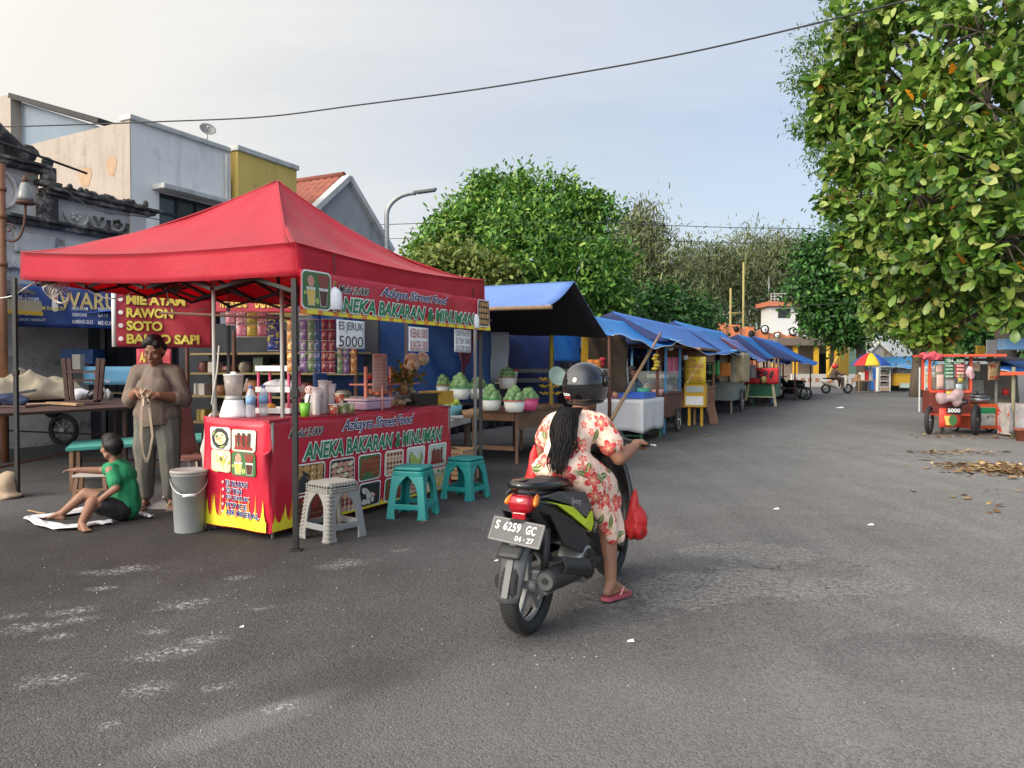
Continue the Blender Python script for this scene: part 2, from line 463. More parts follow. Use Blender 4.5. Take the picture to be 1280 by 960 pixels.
 worn2=blob(G(1040,735),(.64,.18),.15,.14,.7,3.8)
 worn3=blob(G(940,690),(.46,.34),.1,.14,.62,3.4)
 wn=mth('MAXIMUM',mth('MAXIMUM',worn,worn2),worn3)
 wv=ramp(noise(30,7,.85),.46,.54)
 c=mixc(mth('MULTIPLY',wn,mth('MULTIPLY_ADD',wv,.65)),c,(.26,.248,.233))
 c=tint(mth('MULTIPLY',mth('MULTIPLY',wn,mth('SUBTRACT',1.0,wv)),.8),(.62,.61,.60))
 rough_light=blob(G(800,900),(2.0,.55),.1,.6,.3,1.2)
 c=mixc(mth('MULTIPLY',rough_light,.32),c,(.185,.18,.172))
 q=G(1190,830);c=tint(mth('MULTIPLY',blob(q,(.62,.42),.0,.06,.06,1.5),.8),(.80,.81,.84))
 c=tint(blob(G(430,850),(.42,.20),.6,.3,.3,2.),(.74,.73,.73))
 c=mixc(mth('MULTIPLY',blob(G(300,905),(.40,.10),.75,.3,.3,2.),.35),c,(.21,.205,.20))
 fl=None
 for(px,py,r)in((230,755,.11),(183,861,.07),(40,785,.10),(160,712,.13),(300,722,.06),(430,705,.13),(95,775,.07),(60,850,.09),(130,735,.06),(345,885,.05),(215,815,.12),(20,770,.05),(75,795,.06),(110,715,.05),(270,860,.05),(190,790,.05),(330,760,.05),(500,688,.05),(140,905,.04),(255,800,.08),(85,765,.09)):
  k=blob(G(px,py),(r*.95,r*.6),.4,.95,1.1,8.)
  fl=k if fl is None else mth('MAXIMUM',fl,k)
 fl=mth('MULTIPLY',fl,ramp(noise(38,6,.85),.50,.60))
 area=blob(G(150,790),(2.1,1.3),.4,.6,.3,.8)
 fl2=mth('MULTIPLY',area,ramp(noise(30,3,.6),.70,.735))
 c=mixc(mth('MULTIPLY',mth('MAXIMUM',fl,fl2),.85),c,(.62,.61,.58))
 ve=N.new('ShaderNodeTexVoronoi');ve.feature='DISTANCE_TO_EDGE';ve.inputs['Scale'].default_value=3.2
 wob_=N.new('ShaderNodeTexNoise');wob_.inputs['Scale'].default_value=5;wob_.inputs['Detail'].default_value=5;L.new(co,wob_.inputs['Vector'])
 av=N.new('ShaderNodeVectorMath');av.operation='MULTIPLY_ADD';L.new(wob_.outputs['Color'],av.inputs[0]);av.inputs[1].default_value=(.5,.5,0);L.new(co,av.inputs[2]);L.new(av.outputs['Vector'],ve.inputs['Vector'])
 ck=ramp(ve.outputs['Distance'],.022,.006)
 wide=blob(G(930,725),(1.25,.62),.3,.5,.4,1.6)
 c=tint(mth('MULTIPLY',mth('MULTIPLY',ck,wide),.85),(.35,.34,.33))
 ck2=ramp(ve.outputs['Distance'],.012,.003)
 c=tint(mth('MULTIPLY',mth('MULTIPLY',ck2,ramp(noise(.35,3,.5),.52,.62)),.45),(.45,.45,.45))
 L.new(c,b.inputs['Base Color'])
 b.inputs['Roughness'].default_value=.82;b.inputs['Specular IOR Level'].default_value=.35
 h=mth('ADD',mth('MULTIPLY',vo.outputs['Distance'],-.6),mth('MULTIPLY',noise(40,5,.7),mth('MULTIPLY_ADD',wn,2.2)))
 N[-1].inputs[2].default_value=1.0
 bp=N.new('ShaderNodeBump');bp.inputs['Strength'].default_value=.55;bp.inputs['Distance'].default_value=.012
 L.new(h,bp.inputs['Height']);L.new(bp.outputs['Normal'],b.inputs['Normal'])
 for n in N:
  if n.type=='MATH' and n.operation=='MULTIPLY_ADD' and not n.inputs[2].is_linked and n.inputs[2].default_value==.5:n.inputs[2].default_value=.22
 return m
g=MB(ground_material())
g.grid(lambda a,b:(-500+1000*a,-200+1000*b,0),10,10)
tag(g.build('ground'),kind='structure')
M_line=mat('old line paint',(.27,.26,.24),.85,var=.45,vs=14,stain='#4d4b49',st=(.45,.62),ss=9)
mb=MB(M_line)
a,b_=G(965,556),G(1215,576)
mb.grid(lambda s,t:(a.lerp(b_,s)+V((0,.14*(t-.5),.004)))+V((0,.05*math.sin(s*9),0)),24,1)
tag(mb.build('road_seam'),kind='structure')
M_black=mat('black paint',(.012,.012,.013),.45)
M_steel=mat('bare steel',(.42,.42,.41),.38,.85,var=.25,vs=6)
M_greypost=mat('weathered grey post',(.27,.27,.25),.5,.3,var=.25,vs=5)
M_whitep=mat('white plastic',(.78,.78,.76),.4)
M_red=mat('red paint',(.5,.022,.02),.5,var=.15)
M_wood=mat('worn brown wood',(.20,.105,.058),.7,var=.4,vs=6,bump=.2,bs=40)
M_woodl=mat('pale raw wood',(.36,.23,.125),.7,var=.35,vs=5,bump=.2,bs=40)
M_woodd=mat('dark red wood',(.075,.036,.028),.6,var=.3,vs=6)
M_rust=mat('rusty iron',(.12,.05,.032),.75,var=.4,vs=10)
M_bluet=mat('blue tarpaulin',(.035,.17,.58),.45,var=.12,vs=3,bump=.5,bs=9,trans=.18)
M_bluet2=mat('faded blue tarpaulin',(.15,.27,.62),.5,var=.14,vs=3,bump=.5,bs=9,trans=.2)
M_bluet3=mat('bright blue tarpaulin',(.03,.25,.68),.45,var=.12,vs=3,bump=.5,bs=9,trans=.22)
M_blued=mat('dark tarpaulin underside',(.016,.018,.024),.7,var=.2)  # near-black second sheet drawn just below the faded blue tarp
M_yel=mat('yellow paint',(.62,.36,.02),.5,var=.12)
M_orange=mat('orange paint',(.62,.10,.025),.5,var=.12)
M_green=mat('green paint',(.02,.13,.06),.5,var=.12)
M_glass=mat('stall glass',(.55,.6,.6),.08,alpha=.25,spec=.6)
M_dark=mat('dark recess',(.012,.012,.014),.8)
M_rubber=mat('tyre rubber',(.018,.018,.018),.75,var=.2,vs=30,bump=.15,bs=80)
M_white=mat('white print',(.80,.79,.76),.55)
M_bulb=mat('white bulb plastic',(.82,.82,.84),.25)
M_wire=mat('wire insulation',(.015,.015,.016),.6)
M_bluewall=mat('pale blue wall paint',(.75,.745,.72),.8,var=.07,vs=1.2,stain='#9fb0b8',st=(.58,.75),ss=.9,streak=.35)
M_beige=mat('bare beige plaster',(.37,.315,.265),.85,var=.13,vs=1.4,stain='#857a6c',st=(.55,.75),ss=1.6,bump=.2,bs=6,streak=.4)
M_conc=mat('grey concrete trim',(.50,.50,.48),.85,var=.15,vs=2,streak=.5)
M_dkframe=mat('dark window frame',(.02,.022,.024),.5)
M_pane=mat('dark window glass',(.035,.042,.05),.12,spec=.6)
M_ochre=mat('ochre wall paint',(.64,.46,.12),.8,var=.12,vs=1.3,stain='#a08f55',st=(.58,.75),ss=1.5,streak=.4)
M_greyplas=mat('grey cement wall',(.34,.345,.345),.9,var=.16,vs=1.2,stain='#7f8080',st=(.5,.75),ss=1.1,streak=.45)
M_tile=mat('terracotta roof tile',(.26,.075,.045),.8,var=.35,vs=5)
M_bluegrey=mat('blue grey render',(.20,.245,.30),.85,var=.12,vs=1.5)
UB=11.2;VB=-15.0
ztop=ZH(168,150,D(UB,VB))
bld=thing('town_house','pale blue flat roofed house with beige plaster side wall and dark gridded window','house',S(UB,VB),RZ)
LEN=2.85
mb=MB(M_bluewall)
wy0,wy1,wz0,wz1=.72,2.38,4.15,ZH(200,240,D(11.9,VB))
mb.bb((-.18,0,0),(0,LEN,wz0));mb.bb((-.18,0,wz1),(0,LEN,ztop));mb.bb((-.18,0,wz0),(0,wy0,wz1));mb.bb((-.18,wy1,wz0),(0,LEN,wz1))
mb.build('front_wall',bld)
mb=MB(M_beige)
def side_top(x):return ztop-.02+(-.004)*(-x)
mb.prism([(-7.5,0),(0,0),(0,ztop-.002),(-5.2,ztop-.1),(-5.25,ztop-.45),(-7.5,ztop-.45)],.02,Matrix.Translation((0,0,0))@Matrix.Rotation(PI/2,4,'X'))
mb.build('side_wall',bld)
for(y,z,a_,b2)in((-.62,ztop-.95,.16,.26),(-1.55,ztop-1.1,.22,.26)):
 mb=MB(mat('peeled plaster patch',(.40,.27,.17),.9,var=.2,vs=6));mb.prism([(y+a_*math.cos(t)*(1+.2*math.sin(3*t)),z+b2*math.sin(t)*(1+.15*math.cos(2*t)))for t in[i*PI/8 for i in range(16)]],.006,Matrix.Translation((0,-.021,0))@Matrix.Rotation(PI/2,4,'X'));mb.build('peeled_patch',bld)
mb=MB(M_conc);mb.tube([(.06,LEN-.2,0),(.06,LEN-.2,ztop-.1)],.045,8);mb.build('drain_pipe',bld)
mb=MB(M_conc);mb.bb((-.3,-.06,ztop),(.08,LEN-.05,ztop+.12));mb.build('coping',bld,bev=.02)
mb=MB(M_conc);mb.bb((.003,wy0-.2,wz1+.02),(.42,LEN+.55,wz1+.14));mb.build('window_hood',bld,bev=.02)
w=MB(M_dkframe)
for i in range(4):
 y=wy0+(wy1-wy0)*i/3;w.bb((-.14,y-.035,wz0),(-.04,y+.035,wz1))
for i in range(4):
 z=wz0+(wz1-wz0)*i/3;w.bb((-.13,wy0,z-.03),(-.05,wy1,z+.03))
wo=w.build('window',bld)
w=MB(M_pane);w.bb((-.11,wy0,wz0),(-.09,wy1,wz1));w.build('pane',wo)
mb=MB(M_bluegrey);mb.bb((-7.4,.25,0),(-.2,LEN,ztop-.5));mb.build('roof',bld)
dz=ZH(272,187,D(13.6,VB))
t=thing('satellite_dish','small grey satellite dish on the parapet of the pale blue house','dish',S(13.45,VB-.15,ztop+.12),RZ)
mb=MB(M_greypost);Mt=Matrix.Rotation(R(-30),4,'Z')@Matrix.Rotation(R(58),4,'Y')
mb.lathe([(.001,0),(.09,.009),(.165,.038),(.2,.064),(.195,.07),(.16,.046),(.08,.017),(.001,.009)],(0,0,.30),24,Mt);mb.build('reflector',t)
mb=MB(M_steel);mb.tube([(-.02,0,0),(-.02,0,.29)],.02);mb.tube([(0,0,.29),(.12,-.08,.34)],.010);mb.ell((.14,-.09,.35),(.03,.03,.03));mb.build('mount',t)
t=thing('ochre_building','ochre yellow flat roofed building beyond the pale blue house','house',S(14.15,VB+.15),RZ)
zo=ZH(300,190,D(14.2,VB))
mb=MB(M_ochre);mb.bb((-6,0,0),(0,2.15,zo));mb.build('wall',t)
mb=MB(M_conc);mb.bb((-6.05,-.06,zo+.002),(.07,2.2,zo+.14));mb.build('coping',t,bev=.02)
mb=MB(M_dkframe);mb.bb((.003,.4,4.2),(.03,1.6,5.2));mb.build('window',t)
t=thing('gabled_house','grey cement gable house with red tiled roof behind the street lamp','house',S(18.7,VB),RZ)
za=ZH(435,222,D(18.7,VB));ze=ZH(482,305,D(20.7,VB))
Mg=Matrix(((0,0,-1,0),(1,0,0,0),(0,1,0,0),(0,0,0,1)))
mb=MB(M_greyplas)
mb.prism([(-2.25,0),(2.1,0),(2.1,ze),(0,za-.05),(-2.25,ze-.15)],.25,Mg);mb.build('gable_wall',t)
mb=MB(M_conc)
mb.bar((.02,-.01,za),(.02,2.3,ze-.2),.3,.16);mb.bar((.02,.01,za),(.02,-2.5,ze-.28),.3,.16);mb.build('verge',t)
mb=MB(M_tile)
def tiles(side):
 def f(a_,b2):
  x=-.2-7.5*a_;y=side*2.4*b2;k=(za-ze+.2)/2.3
  return(x,y,za+.06-abs(y)*k+.045*abs(math.sin(a_*PI*26))+.05*((b2*11)%1))
 return f
mb.grid(tiles(-1),104,44,smooth=False);mb.grid(tiles(1),60,22,smooth=False)
mb.tube([(-.1,0,za+.1),(-7.7,0,za+.1)],.1,8);mb.build('roof',t)
t=thing('rear_block','tall blue grey block with sloping dark eave behind the old facade','house',S(12.6,-21),RZ)
def BL(px,py,u,v):
 pass
dd=D(12.6,-21)
zb=ZH(20,120,dd)
XK=V_at(32,12.6)+21;XE=V_at(130,12.6)+21;ZE=ZH(130,157,D(12.6,XE-21))
mb=MB(M_beige);mb.prism([(-14,0),(XK,0),(XK,zb),(-14,zb+.6)],.3,Matrix.Translation((0,0,0))@Matrix.Rotation(PI/2,4,'X'));mb.build('front_wall',t)
mb=MB(M_bluegrey);mb.prism([(XK,0),(XE,0),(XE,ZE-.05),(XK,zb-.12)],3,Matrix.Translation((.003,3.0,0))@Matrix.Rotation(PI/2,4,'X'));mb.build('side_wall',t)
mb=MB(mat('dark eave',(.03,.03,.03),.8,var=.3));mb.bar((XK-.1,.2,zb),(XE+.3,.2,ZE),1.0,.14);mb.build('eave',t)
M_old=mat('old white stucco',(.58,.555,.52),.9,var=.2,vs=3,stain='#3a3430',st=(.54,.72),ss=2.3,bump=.4,bs=9)
M_mould=mat('mouldy black stucco',(.045,.042,.04),.9,var=.5,vs=5,stain='#958d83',st=(.50,.64),ss=3.5,bump=.5,bs=10)
UF,VF=8.5,-13.5
old=thing('old_facade','old white stucco facade black with mould, scrolled gable and medallions','building',S(UF,VF),RZ)
z1=4.50;z0=3.90
mb=MB(M_old)
mb.bb((-.5,-7,0),(0,1.85,z1));mb.bb((-.5,-7,z1),(-.02,-.25,4.86));mb.build('wall',old)
mb=MB(M_mould)
mb.bb((.002,-7,z0),(.16,1.9,z0+.09));mb.bb((.002,-7,z0+.092),(.24,1.92,z0+.15));mb.build('lower_moulding',old,bev=.015)
mb=MB(M_mould)
mb.bb((-.52,-.22,z1+.002),(.2,2.0,z1+.07));mb.bb((-.52,-.22,z1+.072),(.28,2.1,z1+.13))
mb.bb((-.52,-7,4.862),(.2,-.2,4.94));mb.bb((-.52,-7,4.942),(.26,-.15,5.0))
mb.build('cornice',old,bev=.015)
mb=MB(M_mould);mb.bb((.003,-.32,z0+.16),(.14,.02,z1));mb.bb((.003,-.36,z1+.14),(.2,.06,z1+.24));mb.bb((.02,-.26,z1+.25),(.16,-.02,z1+.5));mb.ell((.09,-.15,z1+.58),(.09,.1,.1));mb.build('pilaster',old,bev=.02)
mb=MB(M_old);mb.bb((.003,1.5,z0+.16),(.1,1.84,z1-.001));mb.build('pilaster',old,bev=.02)
for k,(y,r)in enumerate(((.42,.22),(.86,.22),(1.26,.21))):
 pts=[(.03,y+r*math.cos(a_),4.27+r*math.sin(a_))for a_ in[PI+PI*i/14 for i in range(15)]]
 mb=MB(M_old if k==0 else M_mould);mb.tube(pts,.03,8)
 if k==1:mb.bar((.03,y-.09,4.3),(.03,y,4.13),.04);mb.bar((.03,y+.09,4.3),(.03,y,4.13),.04)
 else:
  for j in range(5):mb.ell((.02,y+.07*math.cos(j*1.256),4.23+.06*math.sin(j*1.256)),(.03,.04,.04),n=8,k=6)
 mb.build('medallion',old)
mb=MB(M_old)
pts=[(.03,-.95+.3*math.cos(a_),4.45+.33*math.sin(a_))for a_ in[2*PI*i/24 for i in range(24)]]
mb.tube(pts,.03,8,closed=True)
mb.build('medallion',old)
mb=MB(M_old)
for y in(-1.6,-.7,.2,1.0):mb.bb((.004,y,3.42),(.05,y+.72,3.78))
mb.bb((.005,-7,3.12),(.12,1.9,3.3));mb.build('panel_band',old,bev=.02)
mb=MB(M_mould)
for sgn,y0 in((1,-1.55),):
 pts=[];rad=[]
 for i in range(25):
  s=i/24;y=y0-.15+1.2*s;z=5.0+1.15*(1-s)**1.15+.09*math.sin(s*9.5)
  pts.append((.03,y,z));rad.append(.24-.10*s+.03*math.sin(s*14))
 mb.tube(pts,rad,10)
 mb.prism([(p[1],p[2])for p in pts]+[(pts[-1][1],4.98),(pts[0][1],4.98)],.22,Matrix.Translation((.1,0,0))@Mg)
 sp=[(.08,y0+1.08+.15*(1-i/20)*math.cos(i*.6),5.14+.15*(1-i/20)*math.sin(i*.6))for i in range(20)]
 mb.tube(sp,.05,8);mb.ell((.08,y0+1.08,5.14),(.1,.13,.13))
 sp=[(.08,y0+.3+.12*(1-i/20)*math.cos(-i*.6),5.62+.12*(1-i/20)*math.sin(-i*.6))for i in range(20)]
 mb.tube(sp,.045,8);mb.ell((.0,y0-.1,6.05),(.1,.16,.14));mb.bar((.02,y0-.1,6.1),(.02,y0+.12,6.2),.07)
mb.tube([(.03,-1.7,5.0),(.03,-1.7,5.95)],.2,10);mb.build('scroll',old)
mb=MB(M_mould)
rr=random.Random(4)
for i in range(26):
 y=.15+1.75*i/25;mb.ell((-.05+rr.uniform(-.05,.1),y,z1+.15+rr.uniform(0,.06)+.05*abs(math.sin(i*.55))),(.06,.05,rr.uniform(.04,.08)),n=8,k=6)
mb.tube([(.05,.1+1.8*i/20,z1+.15+.06*abs(math.sin(i*.7)))for i in range(21)],.035,8);mb.build('crest',old)
mb=MB(mat('iron rods',(.03,.028,.026),.7));mb.tube([(.25,-1.6,5.25),(.3,.45,5.0)],.022,6);mb.build('iron_rod',old)
M_awn=mat('old grey awning sheet',(.075,.07,.068),.8,var=.25,vs=4)
YE=AZ(34,-12.2)-7.2
t=thing('shop_awning','dark grey corrugated shop awning under the old facade','awning',S(7.2,-12.2),RZ)
mb=MB(M_awn);mb.sheet(lambda a_,b2:(-1.2+1.5*b2,-3+(YE+3)*a_,3.05-.5*b2+.02*math.sin(a_*160)),120,3,.01);mb.build('sheet',t)
mb=MB(mat('yellow edged beam',(.42,.36,.24),.8,var=.2));mb.bb((.28,-3,2.28),(.4,YE,2.44));mb.use(M_yel);mb.bb((.402,-3,2.22),(.43,YE,2.28));mb.build('beam',t)
for yy in(-1.4,):
 mb=MB(M_greypost);mb.tube([(.3,yy,0),(.3,yy,2.3)],.04,8);mb.build('post',t)
p=P(3,340,11.0)
t=thing('lantern_post','brown painted post with an old glass lantern on a curved arm','lamp',(p.x,p.y,0))
mb=MB(mat('orange brown post paint',(.20,.085,.04),.6,var=.25));mb.tube([(0,0,0),(0,0,ZH(0,205,11))],.055,12)
for zz_ in(2.9,3.6,4.0):mb.tube([(0,0,zz_),(0,0,zz_+.06)],.07,12)
mb.build('pole',t)
lx=30/F_PX*11;lz=ZH(32,250,11)
mb=MB(M_rust)
mb.tube([(.02,0,lz-.55)]+[(.02+(lx-.02)*math.sin(i/12*PI/2),0,lz-.55-.12*math.sin(i/12*PI)+.5*(i/12)**2)for i in range(1,13)],.018,8)
mb.tube([(.1+.09*math.cos(i*.5)*(1-i/18),0,lz-.42+.09*math.sin(i*.5)*(1-i/18))for i in range(16)],.012,6);mb.build('arm',t)
mb=MB(mat('dusty lantern glass',(.24,.25,.24),.25,var=.2));mb.lathe([(.05,.02),(.11,.0),(.115,.05),(.06,.26),(.03,.28)],(lx,0,lz-.02),8);mb.build('lantern',t)
mb=MB(M_rust);mb.lathe([(.125,0),(.13,.03),(.05,.05)],(lx,0,lz-.06),12);mb.build('base_ring',t)
mb=MB(M_rust);mb.lathe([(.035,0),(.05,.03),(.001,.12)],(lx,0,lz+.26),8);mb.build('cap',t)
u0=AZ(484,-14.0);d0=D(u0,-14.0);b0=S(u0,-14.0)
t=thing('street_lamp','tall grey street lamp with a curved arm above the red tent','lamp',(b0.x,b0.y,0))
mb=MB(mat('galvanised pole',(.33,.34,.34),.5,.4,var=.1))
ztl=ZH(486,270,d0)
end=P(520,241,d0);arm=[(0,0,ztl)]
for i in range(1,13):
 a_=i/12*PI/2
 arm.append(((end.x-b0.x)*(1-math.cos(a_)),0,ztl+(end.z-ztl)*math.sin(a_)))
mb.tube([(0,0,0),(0,0,ztl*.6)]+arm,[.11,.09]+[.075]*13,12);mb.build('pole',t)
mb=MB(mat('lamp head grey',(.16,.17,.17),.45));e2=P(545,237,d0)
mb.box(((end.x+e2.x)/2-b0.x,0,(end.z+e2.z)/2),(.72,.24,.1),M=Matrix.Rotation(R(-8),4,'Y'),taper=.8);mb.build('lamp_head',t,bev=.03)
def cable(name,label,pts,r,n=40):
 P3=[P(px,py,Y)for px,py,Y in pts]
 mb=MB(M_wire);out=[]
 for i in range(len(P3)-1):
  for j in range(8):
   s=j/8;p0=P3[max(i-1,0)];p1=P3[i];p2=P3[i+1];p3=P3[min(i+2,len(P3)-1)]
   out.append(.5*((2*p1)+(p2-p0)*s+(2*p0-5*p1+4*p2-p3)*s*s+(3*p1-p0-3*p2+p3)*s**3))
 out.append(P3[-1])
 o=out[0].copy();mb.tube([q-o for q in out],r,6)
 return tag(mb.build(name,loc=o),label,'cable')
cable('overhead_cable','thick black cable sagging across the whole sky',[(-60,160,15.5),(60,157,15),(200,152,14.6),(330,146,14),(450,131,13.4),(580,114,12.8),(700,95,12.2),(850,68,11.5),(1000,34,10.8),(1160,-6,10)],.013)
cable('overhead_cable','upper of two thin wires running in front of the big round tree',[(470,281,30),(620,277,30),(760,279,30),(900,284,30),(1020,286,30)],.014)
cable('overhead_cable','lower of two thin wires running in front of the big round tree',[(470,299,30),(620,295,30),(760,299,30),(900,303,30),(1020,306,30)],.012)
cable('overhead_cable','thin wire from the old facade down behind the red tent',[(72,230,13),(120,262,13),(185,272,13.3),(260,290,13.6),(330,330,14)],.010)
cable('overhead_cable','thin wire slung between the dark tree and the right hand trees',[(905,388,40),(980,383,40),(1060,378,38),(1130,366,36)],.016)
M_bark=mat('grey brown bark',(.11,.085,.065),.9,var=.35,vs=6,bump=.5,bs=14)
M_barkp=mat('bamboo culm',(.22,.20,.09),.6,var=.25,vs=4)
def trunk(parent,base,pts_r,limbs,m=M_bark):
 mb=MB(m);mb.tube([V(p)for p,r in pts_r],[r for p,r in pts_r],10)
 for L_ in limbs:mb.tube([V(p)for p,r in L_],[r for p,r in L_],7)
 mb.build('trunk',parent)
def lobes_px(rows,base):
 out=[]
 for(px,py,Y,rpx,k)in rows:
  c=P(px,py,Y)-base;r=rpx*Y/F_PX
  out.append(((c.x,c.y,c.z),(r,r*1.0,r*.92),k))
 return out
def tree(name,label,px,Y,rows,m,size,per,seed,clump=.35,nper=26,aspect=.5,group=None,tr=.22,droop=.3,jitter=.5,trunkmat=None,shell=.72,twigs=False):
 b=P(px,470,Y);b.z=0
 t=thing(name,label,'tree',b,0,group)
 lo=lobes_px(rows,b)
 C,Nn=crown_pts(lo,per,seed,clump,nper,shell)
 keep=C[:,2]>.25
 leaf_cloud('crown',C[keep],Nn[keep],size,m,t,aspect,.2,seed,droop,jitter)
 top=max(c[2]for c,r,k in lo);rg=random.Random(seed)
 ax=sum(c[0]for c,r,k in lo)/len(lo)*.5
 pr=[((0,0,-.1),tr*1.3),((ax*.1,0,top*.2),tr),((ax*.4,0,top*.45),tr*.75),((ax,0,top*.8),tr*.3)]
 limbs=[]
 for c,r,k in lo:
  s=rg.uniform(.2,.45);o=V((ax*s,0,top*s));e=V(c)
  mid=o.lerp(e,.5)+V((0,0,.15*top*.3))
  limbs.append([(o,tr*.5),(mid,tr*.3),(e,tr*.1)])
 if twigs:
  for c,r,k in lo:
   for q in range(9):
    d=V((rg.gauss(0,1),rg.gauss(0,1),rg.gauss(0,1))).normalized();e=V(c)+d*r[0]*rg.uniform(.7,1.05);limbs.append([(V(c),.03),(V(c).lerp(e,.5)+V((0,0,.1)),.02),(e,.007)])
 trunk(t,b,pr,limbs,trunkmat or M_bark)
 return t
L_big=leaf_mat('leaves of the round tree',[(0,'#2c5220'),(.3,'#457428'),(.6,'#5c8c30'),(.85,'#7ea23e'),(1,'#9ab34e')],.55,.25)
L_pale=leaf_mat('leaves pale',[(0,'#4a5c24'),(.5,'#6f7f3a'),(1,'#94994d')],.6,.25)
L_dark=leaf_mat('leaves dark',[(0,'#1c3a17'),(.5,'#2f5a22'),(.85,'#477a2c'),(1,'#5f8f38')],.55,.2)
L_bam=leaf_mat('bamboo leaves',[(0,'#4c5833'),(.4,'#5f6a41'),(.75,'#717850'),(1,'#84875c')],.65,.25)  # greyed tints put the distance haze into the leaf colour
L_olive=leaf_mat('leaves olive',[(0,'#27401a'),(.45,'#435f25'),(.8,'#687c33'),(1,'#8b9346')],.55,.25)
L_term=leaf_mat('broad glossy leaves',[(0,'#2e501d'),(.28,'#4a7027'),(.55,'#70923a'),(.82,'#90a64e'),(.985,'#aab268'),(.992,'#8a5a1f'),(1,'#e08f1c')],.38,.28)
L_fine=leaf_mat('fine feathery leaves',[(0,'#2f4f22'),(.5,'#4b6e2e'),(1,'#71883f')],.55,.3)
tree('round_tree','large round bright green tree rising behind the blue stalls',655,38,[(640,272,38,44,1),(592,292,37.5,46,1),(688,274,38,42,1),(722,312,38,42,1),(655,315,36,62,1.7),(566,330,38,36,.7),(762,362,38,24,.5),(715,345,36.5,55,1.3),(610,350,36.5,52,1.2),(600,255,38.5,24,.4),(650,236,38.5,17,.35),(700,238,38.5,17,.3),(585,268,38,16,.3),(545,300,38,16,.3),(745,270,39,26,.45),(680,385,36,55,1.1),(745,392,37,36,.8),(610,232,38,10,.3),(735,258,38,13,.35),(528,318,38,10,.3),(770,322,38,12,.35),(560,292,37.5,18,.5)],L_big,.28,50,11,.34,58,.42,tr=.32,shell=.80)
tree('pale_tree','low pale green tree in front of the round tree, above the tent edge',585,33,[(548,328,33,20,1),(585,338,33,26,1.2),(618,345,33,22,1),(530,345,33,22,1),(600,370,33,36,1.3)],L_pale,.26,44,12,.35,26,.5,tr=.16)
def bamboo(px,Y,rows,seed,label,nc=16,size=.75,per=95):
 Y*=1.7;rows=[(a,c,d*1.7,e,f)for a,c,d,e,f in rows]
 b=P(px,470,Y);b.z=0
 t=thing('bamboo_clump',label,'bamboo',b,0,'bamboo clumps behind the market')
 lo=lobes_px(rows,b)
 C,Nn=crown_pts(lo,per,seed,1.1,30,.55,.9)
 keep=C[:,2]>.3
 leaf_cloud('foliage',C[keep],Nn[keep],size,L_bam,t,.2,.1,seed,.9,.75)
 rg=random.Random(seed);mb=MB(M_barkp)
 for i in range(nc):
  c,r,k=lo[i%len(lo)]
  e=V(c)+V((rg.uniform(-.8,.8)*r[0],rg.uniform(-.3,.3)*r[0],rg.uniform(.5,1.25)*r[2]))
  x0=rg.uniform(-.8,.8)
  mb.tube([(x0,rg.uniform(-.5,.5),-.1),(x0+(e.x-x0)*.25,0,e.z*.55),(x0+(e.x-x0)*.65,e.y*.5,e.z*.9),tuple(e)],[.07,.06,.04,.012],5)
 mb.build('culms',t)
bamboo(805,52,[(795,300,52,30,.9),(820,330,52,40,1),(770,345,52,36,.8),(830,380,52,50,1.4),(800,285,52,22,.25),(815,265,52,18,.12)],21,'wispy bamboo clump with bare tips just right of the round tree')
bamboo(880,58,[(880,335,58,38,1),(860,360,58,44,1.2),(905,340,58,36,1),(885,390,58,52,1.4)],22,'bushy bamboo clump behind the two leaning poles')
bamboo(950,62,[(945,318,62,34,1),(965,340,62,40,1),(925,350,62,40,1),(950,380,62,48,1.3),(985,320,62,26,.7)],23,'tallest bamboo clump directly behind the white watch tower')
bamboo(1010,64,[(1010,330,64,34,1),(1030,360,64,44,1.2),(1000,385,64,40,1.1)],24,'bamboo clump half hidden by the dark tree')
tree('dark_bush','dark green bushy tree low between the round tree and the bamboo',815,44,[(790,385,44,34,1),(830,392,44,34,1),(865,400,44,28,.9),(760,400,42,32,.9)],L_dark,.27,56,31,.42,38,.5,tr=.2)
tree('dark_tree','dense dark green tree beside the white watch tower',1078,46,[(1060,408,46,26,.8),(1030,395,46,22,.6),(1030,352,46,34,1),(1008,372,46,24,.7),(1065,350,46,38,1),(1050,388,46,38,1.1),(1085,385,46,34,1),(1050,320,46,32,.9),(1095,330,46,44,1.2),(1020,318,46,20,.5),(1085,290,46,40,1)],L_dark,.28,60,32,.42,40,.5,tr=.3)
tree('olive_tree','olive green tree behind the striped parasol stall',1145,36,[(1120,395,36,26,1),(1150,380,36,36,1.2),(1180,400,36,34,1.1),(1135,360,36,34,1),(1190,360,36,40,1.2),(1160,420,36,20,.6)],L_olive,.22,56,33,.36,38,.5,tr=.25)
tree('shade_tree','dark shade tree behind the orange food carts',1260,26,[(1215,408,26,26,.9),(1250,395,26,40,1.2),(1285,400,26,40,1.2),(1235,360,26,44,1.2),(1290,350,26,50,1.2),(1330,380,26,50,1.1)],L_dark,.19,56,34,.34,36,.5,tr=.28)
tree('feathery_tree','feathery thin leaved tree whose sprays stick out left of the broad leaved tree',1262,23,[(1012,66,23,20,.5),(1000,100,23,16,.45),(1006,150,23,18,.5),(1040,100,23,34,1),(1050,160,23,36,1),(1032,200,23,22,.6),(1060,30,23,34,1),(1090,90,23,50,1.3),(1085,180,23,45,1.1),(1045,245,23,24,.6),(1075,270,23,36,.8),(1040,5,23,18,.3),(1110,-20,23,50,1),(1022,128,23,16,.4)],L_fine,.13,32,35,.20,26,.34,tr=.2,droop=.5)
